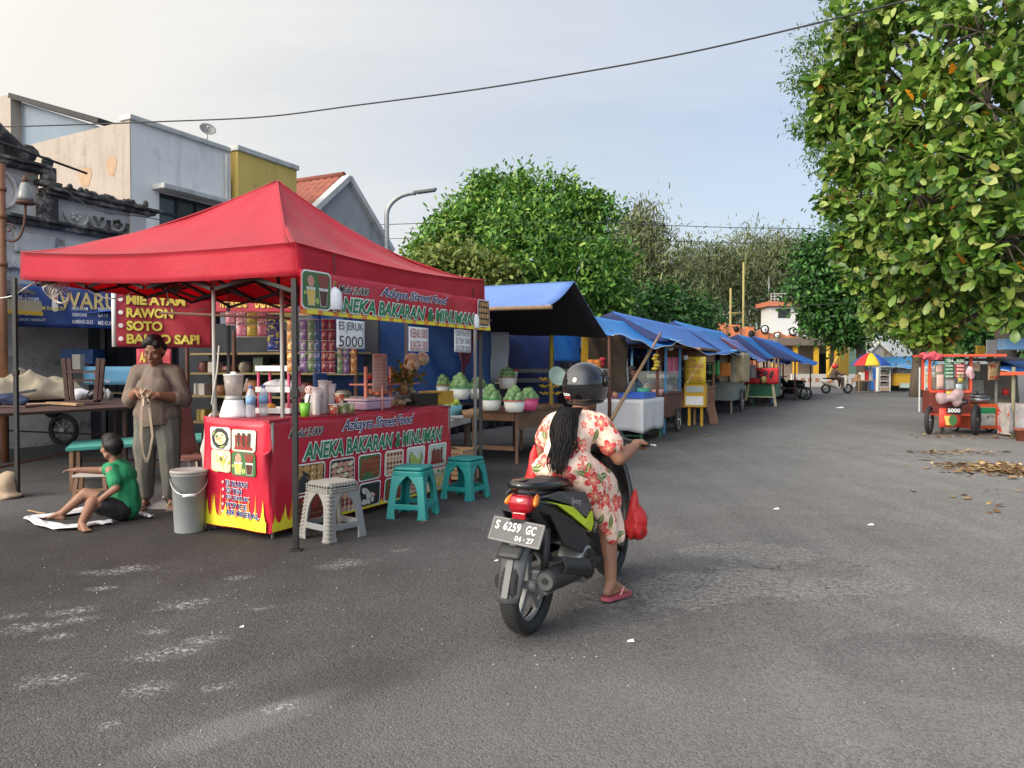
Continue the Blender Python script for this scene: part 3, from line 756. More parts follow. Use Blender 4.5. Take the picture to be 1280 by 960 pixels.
tree('broad_leaved_tree','big overhanging tree with broad glossy leaves and a few orange ones at right',1390,17.5,[(1105,120,17.0,44,1),(1150,60,16.5,62,1.4),(1225,40,15.0,70,1.5),(1100,190,17,46,1),(1075,250,17.5,36,.8),(1160,150,15.5,60,1.5),(1235,130,14.5,64,1.5),(1105,285,17,42,1),(1145,240,15.5,56,1.4),(1225,220,14.5,64,1.6),(1130,330,16.5,40,1),(1180,310,15.5,52,1.3),(1250,300,14.5,56,1.5),(1215,370,15.8,36,.9),(1275,365,15.0,44,1.1),(1180,375,17,30,.7),(1300,60,15,70,1.2),(1310,180,15,70,1.2),(1320,300,15,70,1.2),(1085,60,17.5,34,.7),(1150,-20,16.5,50,.8),(1052,205,17.5,15,.5),(1050,140,17.5,28,.8),(1075,35,17,38,1),(1030,105,17.5,16,.5),(1064,200,17.3,24,.7),(1025,165,17.6,12,.35),(1040,255,17.5,12,.4),(1058,310,17.5,15,.5),(1078,345,17.2,16,.5),(1098,385,17.2,15,.5),(1135,410,16.8,16,.5),(1065,130,17.5,18,.5),(1062,90,17.6,12,.4),(1170,420,16.5,18,.5),(1245,-40,15.5,60,.8)],L_term,.235,54,36,.075,9,.58,tr=.3,droop=.15,jitter=.7,twigs=True)
M_tent=mat('red tent fabric',(.70,.024,.060),.5,var=.06,vs=2,bump=.4,bs=11,trans=.54)
MATS['red tent fabric'].node_tree.nodes['Principled BSDF'].inputs['Sheen Weight'].default_value=.18
M_txg=mat('green lettering',(.012,.20,.075),.5)
M_txb=mat('dark blue lettering',(.02,.03,.16),.5)
M_txk=mat('black lettering',(.015,.015,.02),.5)
M_txy=mat('yellow lettering',(.70,.58,.10),.55)
M_ban=mat('glossy red banner vinyl',(.48,.012,.035),.32,var=.08,vs=3,bump=.12,bs=7)
M_flame=mat('printed flame yellow',(.78,.68,.04),.35,var=.08,vs=6)
M_flame2=mat('printed flame orange',(.75,.24,.03),.35)
pN,pL,pR=G(370,688),G(22,622),G(601,617)
pB=pL+pR-pN
ctr=(pN+pB)/2
tent=thing('market_tent','red peaked pop-up market tent on black steel legs over the snack counter','tent',(ctr.x,ctr.y,0))
def TL(p):return V((p.x-ctr.x,p.y-ctr.y,p.z))
zN,zL,zR,zB=2.35,2.64,2.37,2.60
cN,cL,cR,cB=[V((p.x,p.y,z))+V((p.x-ctr.x,p.y-ctr.y,0)).normalized()*k for p,z,k in((pN,zN,.06),(pL,zL,-.07),(pR,zR,.04),(pB,zB,-.02))]
pk=P(347,226,ctr.y)
mb=MB(M_tent)
def face(A,B):
 def f(a,b):
  e=A.lerp(B,a);e=e+V((0,0,-.05*math.sin(PI*a)))
  q=e.lerp(pk,b)
  dz=pk.z-e.z
  q.z=e.z+dz*(b**1.6)-.03*math.sin(PI*b)*math.sin(PI*a)+(.020*math.sin(a*17+b*5)+.014*math.sin(a*9-b*13))*(1-b)*min(1,b*5)+.02*mnoise.noise(q*1.6)*min(1,b*5)
  if b<.0:pass
  return TL(q)
 return f
def val(A,B,h0,h1):
 n=(B-A).cross(V((0,0,1))).normalized()
 def f(a,b):
  e=A.lerp(B,a)+V((0,0,-.05*math.sin(PI*a)))
  h=h0+(h1-h0)*a
  return TL(e+V((0,0,-h*b))+n*(.02*math.sin(a*11)*b+.012*math.sin(a*29+1)*b))
 return f
for A,B,h0,h1 in((cL,cN,.29,.25),(cN,cR,.25,.28),(cR,cB,.26,.26),(cB,cL,.26,.29)):
 mb.grid(face(A,B),36,22);mb.grid(val(A,B,h0,h1),36,5)
canopy=mb.build('canopy',tent)
canopy.data.materials[0]=M_tent
wd=canopy.modifiers.new('weld','WELD');wd.merge_threshold=.002
so_=canopy.modifiers.new('th','SOLIDIFY');so_.thickness=.003
for A in(cN,cL,cR,cB):
 mb=MB(mat('red hem tape',(.36,.012,.03),.6))
 pts=[TL(A.lerp(pk,b)+V((0,0,0)))for b in[i/20 for i in range(21)]]
 for i,p in enumerate(pts):p.z=A.z+(pk.z-A.z)*((i/20)**1.6)+.004
 mb.tube(pts,.008,5);mb.build('hip_seam',tent)
for A,z in((pN,zN),(pL,zL),(pR,zR),(pB,zB)):
 mb=MB(M_black);q=TL(A);mb.bb((q.x-.02,q.y-.02,.012),(q.x+.02,q.y+.02,z-.27))
 mb.bb((q.x-.045,q.y-.045,0.001),(q.x+.045,q.y+.045,.011));mb.bb((q.x-.028,q.y-.028,z*.5),(q.x+.028,q.y+.028,z*.5+.06));mb.build('leg',tent,bev=.003)
M_truss=mat('black truss tube',(.012,.011,.011),.6)
def truss(A,B):
 cm=(cN+cB)/2;A=A+(V((cm.x,cm.y,A.z))-A).normalized()*.16;B=B+(V((cm.x,cm.y,B.z))-B).normalized()*.16
 mb=MB(M_truss);k=4
 for i in range(k):
  a,b=A.lerp(B,i/k),A.lerp(B,(i+1)/k);hi,lo=(V((0,0,-.14)),V((0,0,-.35)))
  if i%2:hi,lo=lo,hi
  hi2,lo2=lo,hi
  for q0,q1 in((a+hi,b+hi2),(a+lo,b+lo2)):
   off=V((0,0,0))if q0.z>q1.z else V((.02,.02,0));mb.bar(TL(q0+off),TL(q1+off),.022,.03)
 mb.build('truss',tent)
for A,B in((cL,cN),(cN,cR),(cR,cB),(cB,cL)):truss(A,B)
mid=[(cL+cN)/2,(cN+cR)/2,(cR+cB)/2,(cB+cL)/2]
truss(mid[0],mid[2]);truss(mid[1],mid[3])
mb=MB(M_truss);q=TL(pk);mb.tube([(q.x,q.y,q.z-1.25),(q.x,q.y,q.z-.05)],.02,8);mb.build('centre_pole',tent)
def plane_map(A,B,zbot,rip=.0,up=V((0,0,1)),ph=0.0):
 """a metres along A->B, b metres above zbot, e metres out towards the viewer; rip ripples the cloth."""
 A=V((A.x,A.y,0));B=V((B.x,B.y,0));d=(B-A).normalized();n=d.cross(V((0,0,1)))
 def f(a,b,e=0.0):
  w=rip*(math.sin(a*7.3+ph+b*3)+.6*math.sin(a*15+b*9+ph*2))if rip else 0
  return A+d*a+V((0,0,zbot+b))+n*(e+w)
 f.len=(B-A).length
 return f
def cloth(mb,f,a0,a1,b0,b1,na,nb,m,th=.003,e=0.0):
 mb.sheet(lambda s,t:f(a0+(a1-a0)*s,b0+(b1-b0)*t,e),na,nb,th,m)
def flat(mb,f,pts,m,e):
 mb.add([f(a,b,e)for a,b in pts],[tuple(range(len(pts)))],False,m)
def rrect(a0,a1,b0,b1,r,n=4,sk=0.0):
 out=[]
 for cx,cy,t0 in((a1-r,b1-r,0),(a0+r,b1-r,PI/2),(a0+r,b0+r,PI),(a1-r,b0+r,1.5*PI)):
  for i in range(n+1):
   t=t0+PI/2*i/n;out.append((cx+r*math.cos(t),cy+r*math.sin(t)))
 return[(a+sk*(b-b0),b)for a,b in out]
def disc(cx,cy,rx,ry,n=10,rot=0.0):
 return[(cx+rx*math.cos(t)*math.cos(rot)-ry*math.sin(t)*math.sin(rot),cy+rx*math.cos(t)*math.sin(rot)+ry*math.sin(t)*math.cos(rot))for t in[2*PI*i/n for i in range(n)]]
FOODC={k:mat('printed '+k,v,.4,var=.25,vs=40)for k,v in dict(meatball=(.42,.22,.08),fried=(.50,.28,.10),sausage=(.30,.035,.022),satay=(.26,.05,.04),pink=(.62,.30,.22),cream=(.70,.62,.42),lime=(.38,.48,.10),drink=(.72,.50,.12),greens=(.06,.16,.05),ice=(.62,.66,.62),plate=(.52,.60,.50),choco=(.10,.03,.02),charcoal=(.03,.03,.032),rice=(.66,.60,.52)).items()}
def picture(mb,f,a0,a1,b0,b1,kind,e=.006,border=True,sk=.06,seed=0):
 rg=random.Random(seed+int(a0*1000));w,h=a1-a0,b1-b0
 if border:flat(mb,f,rrect(a0-.012,a1+.012,b0-.012,b1+.012,min(w,h)*.16,4,sk),M_white,e-.0025)
 bgm={'meatball':'charcoal','sausage':'greens','satay':'cream','pink':'charcoal','soup':'ice','stick':'plate','rice':'charcoal','drinks':'greens','grill':'sausage','glass':'cream'}[kind]
 flat(mb,f,rrect(a0,a1,b0,b1,min(w,h)*.15,4,sk),FOODC[bgm],e)
 def X(a,b):a=min(max(a,.04),.96);b=min(max(b,.04),.96);return(a0+w*a+sk*h*b,b0+h*b)
 def dot(a,b,r,m,k=1.0,rot=0):flat(mb,f,[(x+sk*(y-b0),y)for x,y in disc(a0+w*a,b0+h*b,r*w,r*w*k,10,rot)],m,e+.002+rg.uniform(0,.0015))
 F=FOODC
 if kind=='meatball':
  for i in range(4):
   for j in range(4):dot(.16+i*.225,.15+j*.235,.115,F['meatball' if(i+j)%2 else 'fried']);dot(.13+i*.225,.19+j*.235,.03,F['cream'])
 elif kind in('sausage','grill'):
  for i in range(7):
   c=.1+i*.13;flat(mb,f,[X(c-.05,.08),X(c+.05,.06),X(c+.14,.9),X(c+.04,.94)],F['sausage' if kind=='sausage' else 'choco'],e+.002)
   for j in range(3):flat(mb,f,[X(c-.03+j*.03,.2+j*.25),X(c+.06+j*.03,.26+j*.25),X(c+.06+j*.03,.30+j*.25),X(c-.03+j*.03,.24+j*.25)],F['meatball'],e+.004)
 elif kind=='satay':
  for i in range(5):
   for j in range(5):dot(.14+i*.18,.12+j*.19,.075,F['satay' if(i*3+j)%3 else 'pink'],.9)
 elif kind=='pink':
  for j in range(4):
   for i in range(4):dot(.15+i*.23,.15+j*.22,.14,F['pink' if(i+j)%3 else 'cream'],.5,.3)
 elif kind=='soup':
  dot(.5,.5,.42,F['charcoal'],.8);dot(.5,.5,.38,F['lime'],.8);dot(.52,.5,.28,F['cream'],.75)
  for i in range(9):dot(.5+rg.uniform(-.22,.22),.5+rg.uniform(-.2,.2),.06,F[rg.choice(['greens','drink','fried'])],.8)
 elif kind=='stick':
  for i in range(6):c=.2+i*.11;flat(mb,f,[X(c-.045,.2),X(c+.045,.2),X(c+.05,.75+.1*(i%2)),X(c-.05,.75+.1*(i%2))],F['choco' if i%2 else 'sausage'],e+.002)
  flat(mb,f,[X(.1,.1),X(.9,.1),X(.86,.24),X(.14,.24)],F['sausage'],e+.004)
 elif kind=='rice':
  for i in range(12):dot(rg.uniform(.2,.8),rg.uniform(.15,.85),.13,F['rice' if i%3 else 'ice'],.7,rg.uniform(0,3));
  for i in range(5):dot(rg.uniform(.2,.8),rg.uniform(.15,.85),.04,F['sausage'])
 elif kind=='drinks':
  for c,m in((.28,'drink'),(.74,'choco')):
   flat(mb,f,[X(c-.12,.06),X(c+.12,.06),X(c+.17,.58),X(c-.17,.58)],F['ice'],e+.002);flat(mb,f,[X(c-.1,.08),X(c+.1,.08),X(c+.15,.5),X(c-.15,.5)],F[m],e+.0035)
  dot(.28,.74,.13,F['pink'],1.1);flat(mb,f,[X(.52,.95),X(.96,.93),X(.86,.58),X(.62,.58)],F['satay'],e+.003);dot(.5,.2,.08,F['lime']);dot(.06,.4,.05,F['lime'])
 elif kind=='glass':
  flat(mb,f,[X(.32,.1),X(.68,.1),X(.78,.8),X(.22,.8)],F['drink'],e+.002);dot(.25,.15,.14,F['lime']);dot(.8,.2,.15,F['cream']);dot(.5,.82,.2,F['ice'],.35)
  for i in range(8):dot(rg.uniform(.05,.95),rg.uniform(.3,.9),.06,F[rg.choice(['greens','lime','ice'])])
def flames(mb,f,a0,a1,h,seed,e=.004,b0=0.01):
 rg=random.Random(seed)
 for m,k,ee in((M_flame2,1.25,e),(M_flame,1.0,e+.002)):
  a=a0
  while a<a1-.01:
   w=rg.uniform(.07,.12);a2=min(a+w,a1);hh=h*k*rg.uniform(.55,1.15);c=a+(a2-a)*rg.uniform(.3,.7)
   prof=[(a,b0)]+[(a2,b0)]+[(a2,b0+h*.33)]
   for i in range(1,6):t=i/6;prof.append((a2+(c-a2)*t**.6,b0+h*.33+(hh-h*.33)*t**1.5))
   prof.append((c,b0+hh))
   for i in range(5,0,-1):t=i/6;prof.append((a+(c-a)*t**.6,b0+h*.33+(hh-h*.33)*t**1.5))
   prof.append((a,b0+h*.33));flat(mb,f,prof,m,ee);a=a2
def anchor(o,base):
 o.data.transform(Matrix.Translation(-V(base)));o.location=base
 return o
nrm=(pR-pN).cross(V((0,0,1))).normalized()
A,B=pN+nrm*.09+(pR-pN)*(-.014),pR+nrm*.09+(pR-pN)*.015
f=plane_map(A,B,1.81,.008);Lb=f.len
bn=thing('hanging_banner','red printed banner hanging from the front eave of the tent with green lettering','banner',(A.x,A.y,1.81));ob=V((A.x,A.y,1.81))
fb=lambda a,b,e=0.0:f(a,b,e)-ob
mb=MB();cloth(mb,fb,0,Lb,0,.335,60,6,M_ban);flat(mb,fb,[(0,0),(Lb,0),(Lb,.045),(0,.045)],M_flame,.004)if False else None
mb.build('cloth',bn)
mb=MB()
for i in range(48):
 a=Lb*i/48;a2=Lb*(i+1)/48;flat(mb,fb,[(a,.003),(a2,.003),(a2,.035),((a+a2)/2,.035+.05*((i*7)%5)/5),(a,.035)],M_flame if i%3 else M_flame2,.004)
mb.build('flame_border',bn)
mb=MB();fit_text(mb,'ANEKA BAKARAN & MINUMAN',.125*Lb,.875*Lb,.045,.165,fb,M_txg,.026,.22,.013,M_white,.06,.98,M_txk);mb.build('lettering',bn)
mb=MB();fit_text(mb,'Azkayra Street Food',.33*Lb,.70*Lb,.195,.295,fb,M_txb,.010,.45,.011,M_white,.05,.92);mb.build('lettering',bn)
mb=MB();fit_text(mb,'Mulai 2.000',.145*Lb,.275*Lb,.20,.26,fb,M_txk,.010,.45,.011,M_white,.05,.92);mb.build('lettering',bn)
mb=MB();picture(mb,fb,.012,.11*Lb,.05,.325,'drinks',.012,sk=.0);mb.build('picture',bn)
mb=MB();picture(mb,fb,.905*Lb,.985*Lb,.05,.32,'meatball',.012,sk=.0);mb.build('picture',bn)
def bulb(px,py0,py1,p,lab):
 z1=ZH(px,py0,p.y);z0=ZH(px,py1,p.y)
 t=thing('light_bulb',lab,'bulb',(p.x,p.y,z0),0,'white bulbs hanging from the front eave')
 h=z1-z0;r=.072
 mb=MB(M_bulb);mb.lathe([(.02,.004),(r*.9,0),(r,.012),(r,h*.28),(r*.98,h*.55),(r*.8,h*.68),(r*.45,h*.78),(.02,h*.82)],n=24);mb.build('globe',t)
 mb=MB(mat('brass lamp socket',(.35,.17,.07),.45,.3));mb.lathe([(.022,h*.8),(.026,h*.82),(.026,h),(.012,h*1.05)],n=14);mb.build('socket',t)
 mb=MB(M_wire);mb.tube([(0,0,h),(.01,.01,h+.1),(0,.02,h+.22)],.005,6);mb.build('cord',t)
def on_ban(px):
 u=AZ(px,-3.93);return S(u,-3.93)
bulb(417,352,388,on_ban(417),'white bulb hanging over the drinks picture at the near corner of the banner')
bulb(591,386,411,on_ban(591),'white bulb hanging at the far end of the banner')
M_paper=mat('white paper sign',(.74,.74,.73),.7,var=.06,vs=9)
M_pink=mat('pinkish laminated sheet',(.62,.40,.34),.5,var=.1)
def price_sign(px0,px1,py0,py1,lines,lab,ink,v=-3.91):
 ua,ub=AZ(px0,v),AZ(px1,v);a,b=S(ua,v),S(ub,v)
 Ym=(a.y+b.y)/2;zt,zb=ZH(px0,py0,a.y),ZH(px0,py1,a.y)
 ff=plane_map(a,b,zb,.002,ph=px0);o=V((a.x,a.y,zb));fl=lambda x,y,e=0.0:ff(x,y,e)-o
 t=thing('price_sign',lab,'sign',o,0,'paper price signs under the banner')
 w,h=ff.len,zt-zb
 mb=MB();cloth(mb,fl,0,w,0,h,8,8,M_paper,.0015);mb.build('sheet',t)
 n=len(lines)
 for i,s in enumerate(lines):
  y1=h*(1-(i+.12)/n);y0=h*(1-(i+.88)/n)
  mb=MB();fit_text(mb,s,w*.07,w*.93,y0,y1,fl,ink,.0,0,.003);mb.build('lettering',t)
price_sign(421,456,399,435,['ES JERUK','5000'],'white paper sign reading ES JERUK 5000',M_txk)
M_inkr=mat('red felt pen',(.45,.10,.08),.7);M_inkg=mat('grey felt pen',(.20,.18,.19),.7)
price_sign(511,536,408,439,['KEBAB 5000','BURGER 5000'],'white paper sign with pale red writing between the other two paper signs',M_inkr)
price_sign(568,589,411,440,['DISPENSER','ES TEH 3000','ES KOPI 5000'],'small white paper sign with three lines of grey writing near the far bulb',M_inkg)
kN,kL,kR=G(331,676),G(257,664),G(564,615)
uN,vN=4.55,-4.46
def CP(u,v,z=0):return S(u,v,z)
cN_,cL_,cR_=S(4.55,-4.46),S(4.60,-5.24),S(7.22,-4.36)
HC=.975
ct=thing('food_counter','long snack counter with a red table top on steel legs','counter',(cN_.x,cN_.y,0))
ol=V((cN_.x,cN_.y,0))
top=[S(4.54,-4.44),S(7.23,-4.34),S(7.23,-5.20),S(4.59,-5.25)]
mb=MB(mat('wine red patterned cover',(.30,.012,.03),.5,var=.45,vs=60));n4=4
vs=[p-ol+V((0,0,HC-.02))for p in top]+[p-ol+V((0,0,HC))for p in top]
mb.add(vs,[(3,2,1,0),(4,5,6,7),(0,1,5,4),(1,2,6,5),(2,3,7,6),(3,0,4,7)]);mb.build('top',ct)
for p in top:
 q=p.lerp((top[0]+top[2])/2,.03)-ol
 mb=MB(M_greypost);mb.tube([(q.x,q.y,0),(q.x,q.y,HC-.021)],.016,8);mb.build('leg',ct)
mb=MB(M_dark);qs=[p.lerp((top[0]+top[2])/2,.12)-ol+V((0,0,.35))for p in top]
mb.add(qs+[q+V((0,0,.02))for q in qs],[(3,2,1,0),(4,5,6,7),(0,1,5,4),(1,2,6,5),(2,3,7,6),(3,0,4,7)]);mb.build('shelf',ct)
fr=plane_map(cN_+V((.0,0,0)),cR_,.05,.006,ph=1.0);sd_=plane_map(cL_,cN_,.05,.010,ph=2.2)
o=V((cN_.x,cN_.y,.05))
EO=.022
ff=lambda a,b,e=0.0:fr(a,b,e+EO)-o
fs_=lambda a,b,e=0.0:sd_(a,b,e+EO)-o
W,Ws,HB=fr.len,sd_.len,HC-.05+.012
cb=thing('printed_banner','red vinyl banner with flames and food pictures wrapped round the snack counter','banner',o)
mb=MB()
def wrap(s,t):
 a=s*(Ws+W);b=t*HB
 sag=.025*abs(math.sin(a*3.1))*t**3
 q=fs_(a,b-sag)if a<=Ws-.03 else ff(max(a-Ws,.0),b-sag)
 if Ws-.03<a<Ws+.03:q=(fs_(Ws,b-sag)+ff(0,b-sag))/2
 return q
mb.sheet(wrap,110,16,.003,M_ban);mb.build('cloth',cb)
mb=MB();flames(mb,fs_,.0,Ws,.24,3);flames(mb,ff,.0,.30,.20,4);flames(mb,ff,.30,W,.055,5);mb.build('flames',cb)
mb=MB();fit_text(mb,'ANEKA BAKARAN & MINUMAN',.135*W,.925*W,.555,.700,ff,M_txg,.026,.24,.013,M_white,.06,.98,M_txk);mb.build('lettering',cb)
mb=MB();fit_text(mb,'Azkayra Street Food',.32*W,.735*W,.745,.875,ff,M_txb,.010,.45,.011,M_white,.05,.92);mb.build('lettering',cb)
mb=MB();fit_text(mb,'Mulai 2.000',.075*W,.225*W,.765,.835,ff,M_txk,.010,.45,.011,M_white,.05,.92);mb.build('lettering',cb)
kinds=[['meatball','pink','sausage','satay','soup','stick'],['grill','rice','grill','rice','meatball','glass']]
xs=[(.095,.225),(.255,.375),(.405,.52),(.55,.655),(.685,.80),(.83,.95)]
kinds[1]=['grill','satay','rice','sausage','pink','glass']
for r_,(z0,z1)in enumerate(((.285,.515),(.035,.245))):
 for i,(x0,x1)in enumerate(xs):
  mb=MB();picture(mb,ff,x0*W,x1*W,z0,z1,kinds[r_][i],.010,seed=r_*7);mb.build('picture',cb)
for i,(x0,x1,z0,z1,k)in enumerate(((.13,.47,.66,.85,'soup'),(.49,.86,.655,.84,'stick'),(.13,.47,.47,.655,'glass'),(.49,.86,.455,.65,'drinks'))):
 mb=MB();picture(mb,fs_,x0*Ws,x1*Ws,z0,z1,k,.010,border=False,sk=0,seed=40+i);mb.build('picture',cb)
mb=MB()
for i,s in enumerate(('ES BUAH','ES TEH','ES JERUK','POP ICE','AIR MINERAL')):
 z1=.405-i*.062;wd_={0:.36,1:.28,2:.40,3:.36,4:.54}[i]
 fit_text(mb,s,.36*Ws,(.36+wd_)*Ws,z1-.047,z1,fs_,M_txb,.02,0,.011,M_white,.05,1.04)
 flat(mb,fs_,disc(.31*Ws,z1-.021,.012,.012),M_white,.009);flat(mb,fs_,disc(.31*Ws,z1-.021,.006,.006),M_ban,.0095)
mb.build('lettering',cb)
def oncounter(px,v):u=AZ(px,v);return S(u,v,HC)
p=oncounter(292,-5.02);s_=1.0
t=thing('kitchen_blender','white kitchen blender with a clear jug on the counter corner','blender',p)
k=(ZH(292,468,p.y)-HC)
mb=MB(M_whitep);mb.lathe([(.118,0),(.12,.02),(.105,.07),(.082,k*.38),(.08,k*.40)],n=24,sx=1,sy=.9);mb.build('base',t)
mb=MB(mat('grey blender collar',(.35,.34,.33),.4));mb.lathe([(.07,k*.4),(.075,k*.42),(.07,k*.5)],n=20);mb.build('collar',t)
mb=MB(mat('clear jug plastic',(.62,.56,.52),.08,alpha=.38));mb.lathe([(.066,k*.5),(.085,k*.98),(.083,k*.98),(.064,k*.51)],n=20);mb.bar((.085,0,k*.6),(.12,0,k*.9),.015);mb.build('jug',t)
mb=MB(M_whitep);mb.lathe([(.086,k*.98),(.086,k*1.0),(.03,k*1.01),(.022,k*1.06),(.001,k*1.065)],n=20);mb.build('lid',t)
mb=MB(M_wire);mb.tube([(-.08,.06,.02),(-.16,.08,.01),(-.2,.02,.12),(-.15,.02,.4),(-.14,.04,.62)],.007,6,mat('pale cable',(.5,.47,.42),.6));mb.build('cord',t)
M_pet=mat('clear bottle plastic',(.70,.74,.80),.06,alpha=.42)
M_lblb=mat('pale blue bottle label',(.20,.38,.62),.5,var=.4,vs=30)
t=thing('water_bottle','water bottle with a pale blue label beside the blender','bottle',oncounter(313,-4.86),0,'water bottles on the counter')
mb=MB(M_pet);mb.lathe([(.034,0),(.04,.012),(.038,.10),(.04,.11),(.04,.185),(.036,.2),(.02,.24),(.016,.25)],n=18);mb.build('body',t)
mb=MB(M_lblb);mb.lathe([(.0405,.112),(.0405,.18)],n=18);mb.build('label',t)
mb=MB(mat('blue bottle cap',(.08,.15,.40),.4));mb.lathe([(.018,.25),(.018,.272),(.001,.273)],n=12);mb.build('cap',t)
dup(t,oncounter(329,-4.9)+V((0,0,0)),.5,'water bottle half hidden behind the pink rack post')
p=oncounter(349,-4.93)
t=thing('tiered_rack','white three tier plastic rack with pink posts on the counter','rack',p,RZ+.25)
hz=[ZH(349,y,p.y)-HC for y in(516,490,464)]
M_pinkp=mat('pink plastic',(.62,.09,.18),.4)
for z in hz:
 mb=MB(M_whitep);mb.box((0,0,z+.012),(.34,.24,.012));mb.box((0,-.12,z+.025),(.34,.006,.05));mb.box((0,.12,z+.025),(.34,.006,.05));mb.box((-.17,0,z+.025),(.006,.234,.05));mb.box((.17,0,z+.025),(.006,.234,.05));mb.build('tray',t,bev=.003)
for x,y in((-.15,-.1),(.15,-.1),(-.15,.1),(.15,.1)):
 mb=MB(M_pinkp);mb.tube([(x,y,0),(x,y,hz[2]+.006)],.013,8);mb.build('post',t)
def small(name,label,cat,loc,fn,m,group=None,rz=0):
 mb=MB(m);fn(mb);o=mb.build(name,loc=loc,rz=rz);return tag(o,label,cat,group)
q=p+V((0,0,hz[0]+.02))
small('fruit','orange fruit on the lowest tier of the white rack','fruit',q+V((-.06,-.05,0)),lambda m:m.ell((0,0,.035),(.045,.045,.035)),mat('orange peel',(.70,.30,.03),.5,bump=.3,bs=80))
small('sponge','pink block beside the orange on the white rack','sponge',q+V((.08,-.04,0)),lambda m:m.box((0,0,.035),(.09,.06,.07)),mat('pink foam',(.72,.36,.34),.8))
small('plastic_bag','crumpled clear white bag on the middle tier of the rack','bag',p+V((0,0,hz[1]+.02)),lambda m:m.grid(lambda a,b:(.14*math.sin(b*PI)*math.cos(a*2*PI)*(1+.2*math.sin(a*23)),.08*math.sin(b*PI)*math.sin(a*2*PI)*(1+.2*math.cos(a*19)),.045-.045*math.cos(b*PI)+.008*math.sin(a*31)),40,12),mat('thin white polythene',(.72,.72,.74),.3,alpha=.8))
M_cup=mat('clear stacked cups',(.76,.66,.64),.15,alpha=.62)
def cupstack(px,v,n,lab,m=M_cup):
 p=oncounter(px,v);prof=[]
 for i in range(n):z=.012*i;prof+=[(.030+.0,z),(.041,z+.011)]
 z=.012*n;prof+=[(.031,z),(.044,z+.09),(.047,z+.092),(.047,z+.098),(.042,z+.098)]
 mb=MB(m);mb.lathe(prof,n=20);o=mb.build('cup_stack',loc=p);tag(o,lab,'cups','stacks of plastic cups')
cupstack(403,-4.62,18,'tallest stack of clear plastic cups behind the noodle cups')
cupstack(409,-4.72,17,'clear cup stack just behind the tallest stack')
cupstack(395,-4.56,13,'shorter stack of pinkish cups left of the tallest stack')
cupstack(414,-4.60,15,'clear cup stack next to the paper noodle cup')
t=thing('tissue_holder','white cylinder with a small pink doll face standing by the cups','holder',oncounter(387,-4.64))
mb=MB(M_whitep);mb.lathe([(.045,0),(.045,.17),(.03,.19)],n=18);mb.build('body',t)
mb=MB(mat('pale pink toy',(.72,.50,.46),.5));mb.ell((0,0,.225),(.045,.045,.042));mb.ell((-.018,-.04,.235),(.006,.006,.008),m=M_txk);mb.ell((.018,-.04,.235),(.006,.006,.008));mb.build('head',t)
t=thing('pen_cup','lime green plastic cup holding a knife beside the tent leg','cup',oncounter(381,-4.50))
mb=MB(mat('lime plastic',(.16,.46,.04),.4));mb.lathe([(.035,0),(.05,.12),(.047,.12),(.032,.006)],n=18);mb.build('body',t)
mb=MB(M_black);mb.bar((.01,0,.03),(.04,.02,.19),.02,.008);mb.tube([(-.01,.01,.02),(-.03,.02,.17)],.005,6);mb.build('knife',t)
def noodlecup(px,v,z,m1,lab):
 p=oncounter(px,v)+V((0,0,z));t=thing('noodle_cup',lab,'cup',p,rnd.uniform(0,3),'paper noodle cups on the counter')
 mb=MB(m1);mb.lathe([(.034,0),(.036,.004),(.048,.088)],n=20);mb.build('body',t)
 mb=MB(M_white);mb.lathe([(.0485,.088),(.051,.09),(.051,.094),(.001,.095)],n=20);mb.build('lid',t)
 return t
M_nc=mat('red noodle cup print',(.55,.06,.04),.45,var=.5,vs=40,stain='#d9c9a0',st=(.5,.56),ss=24)
M_nc2=mat('green noodle cup print',(.28,.34,.10),.45,var=.5,vs=40,stain='#dccfb0',st=(.48,.55),ss=22)
noodlecup(417,-4.50,0,M_nc,'red paper noodle cup nearest the tent leg');noodlecup(427,-4.52,0,M_nc2,'green and cream paper noodle cup in the middle of the row')
noodlecup(437,-4.52,0,M_nc2,'green and cream paper noodle cup at the end by the mauve tub');noodlecup(424,-4.53,.096,M_nc,'paper noodle cup stacked on top of the others')
p=oncounter(462,-4.66)
t=thing('plastic_tub','mauve lidded plastic tub on the counter under the pink menu sheet','tub',p,RZ)
mb=MB(mat('mauve plastic',(.52,.36,.48),.4));mb.box((0,0,.05),(.26,.44,.09),taper=.9);mb.build('body',t,bev=.02)
mb=MB(mat('pale mauve plastic',(.62,.48,.58),.4));mb.box((0,0,.108),(.28,.47,.022));mb.build('lid',t,bev=.008)
p=oncounter(487,-4.82)
t=thing('display_stand','pink wooden display stand with shelves of snacks behind the mauve tub','stand',p,RZ)
M_pw=mat('pink painted wood',(.55,.20,.15),.6,var=.2)
for y in(-.42,0.02,.42):
 mb=MB(M_pw);mb.bar((0,y,0),(0,y,.44-.05*(y>.1)),.03);mb.build('post',t)
for z in(.12,.25):
 mb=MB(M_pw if z>.2 else M_glass);mb.box((-.05,0,z),(.34,.84,.015));mb.build('shelf',t)
def snack(loc,m,n,seed,lab,sx=.16,sy=.12):
 rg=random.Random(seed);mb=MB(m)
 for i in range(n):mb.ell((rg.uniform(-sx,sx)*.5,rg.uniform(-sy,sy),.02+.05*rg.random()),(rg.uniform(.02,.04),rg.uniform(.03,.05),.024),M=Matrix.Rotation(rg.uniform(0,3),4,'Z'),n=8,k=6)
 tag(mb.build('snack_pile',loc=loc,rz=RZ),lab,'snacks','snacks on the display stand');
M_sna=mat('orange sausage snacks',(.60,.20,.11),.5,var=.3,vs=30);M_snb=mat('pale wrapped snacks',(.50,.40,.26),.4,var=.4,vs=30);M_snr=mat('red snack packs',(.55,.07,.05),.4,var=.3,vs=20)
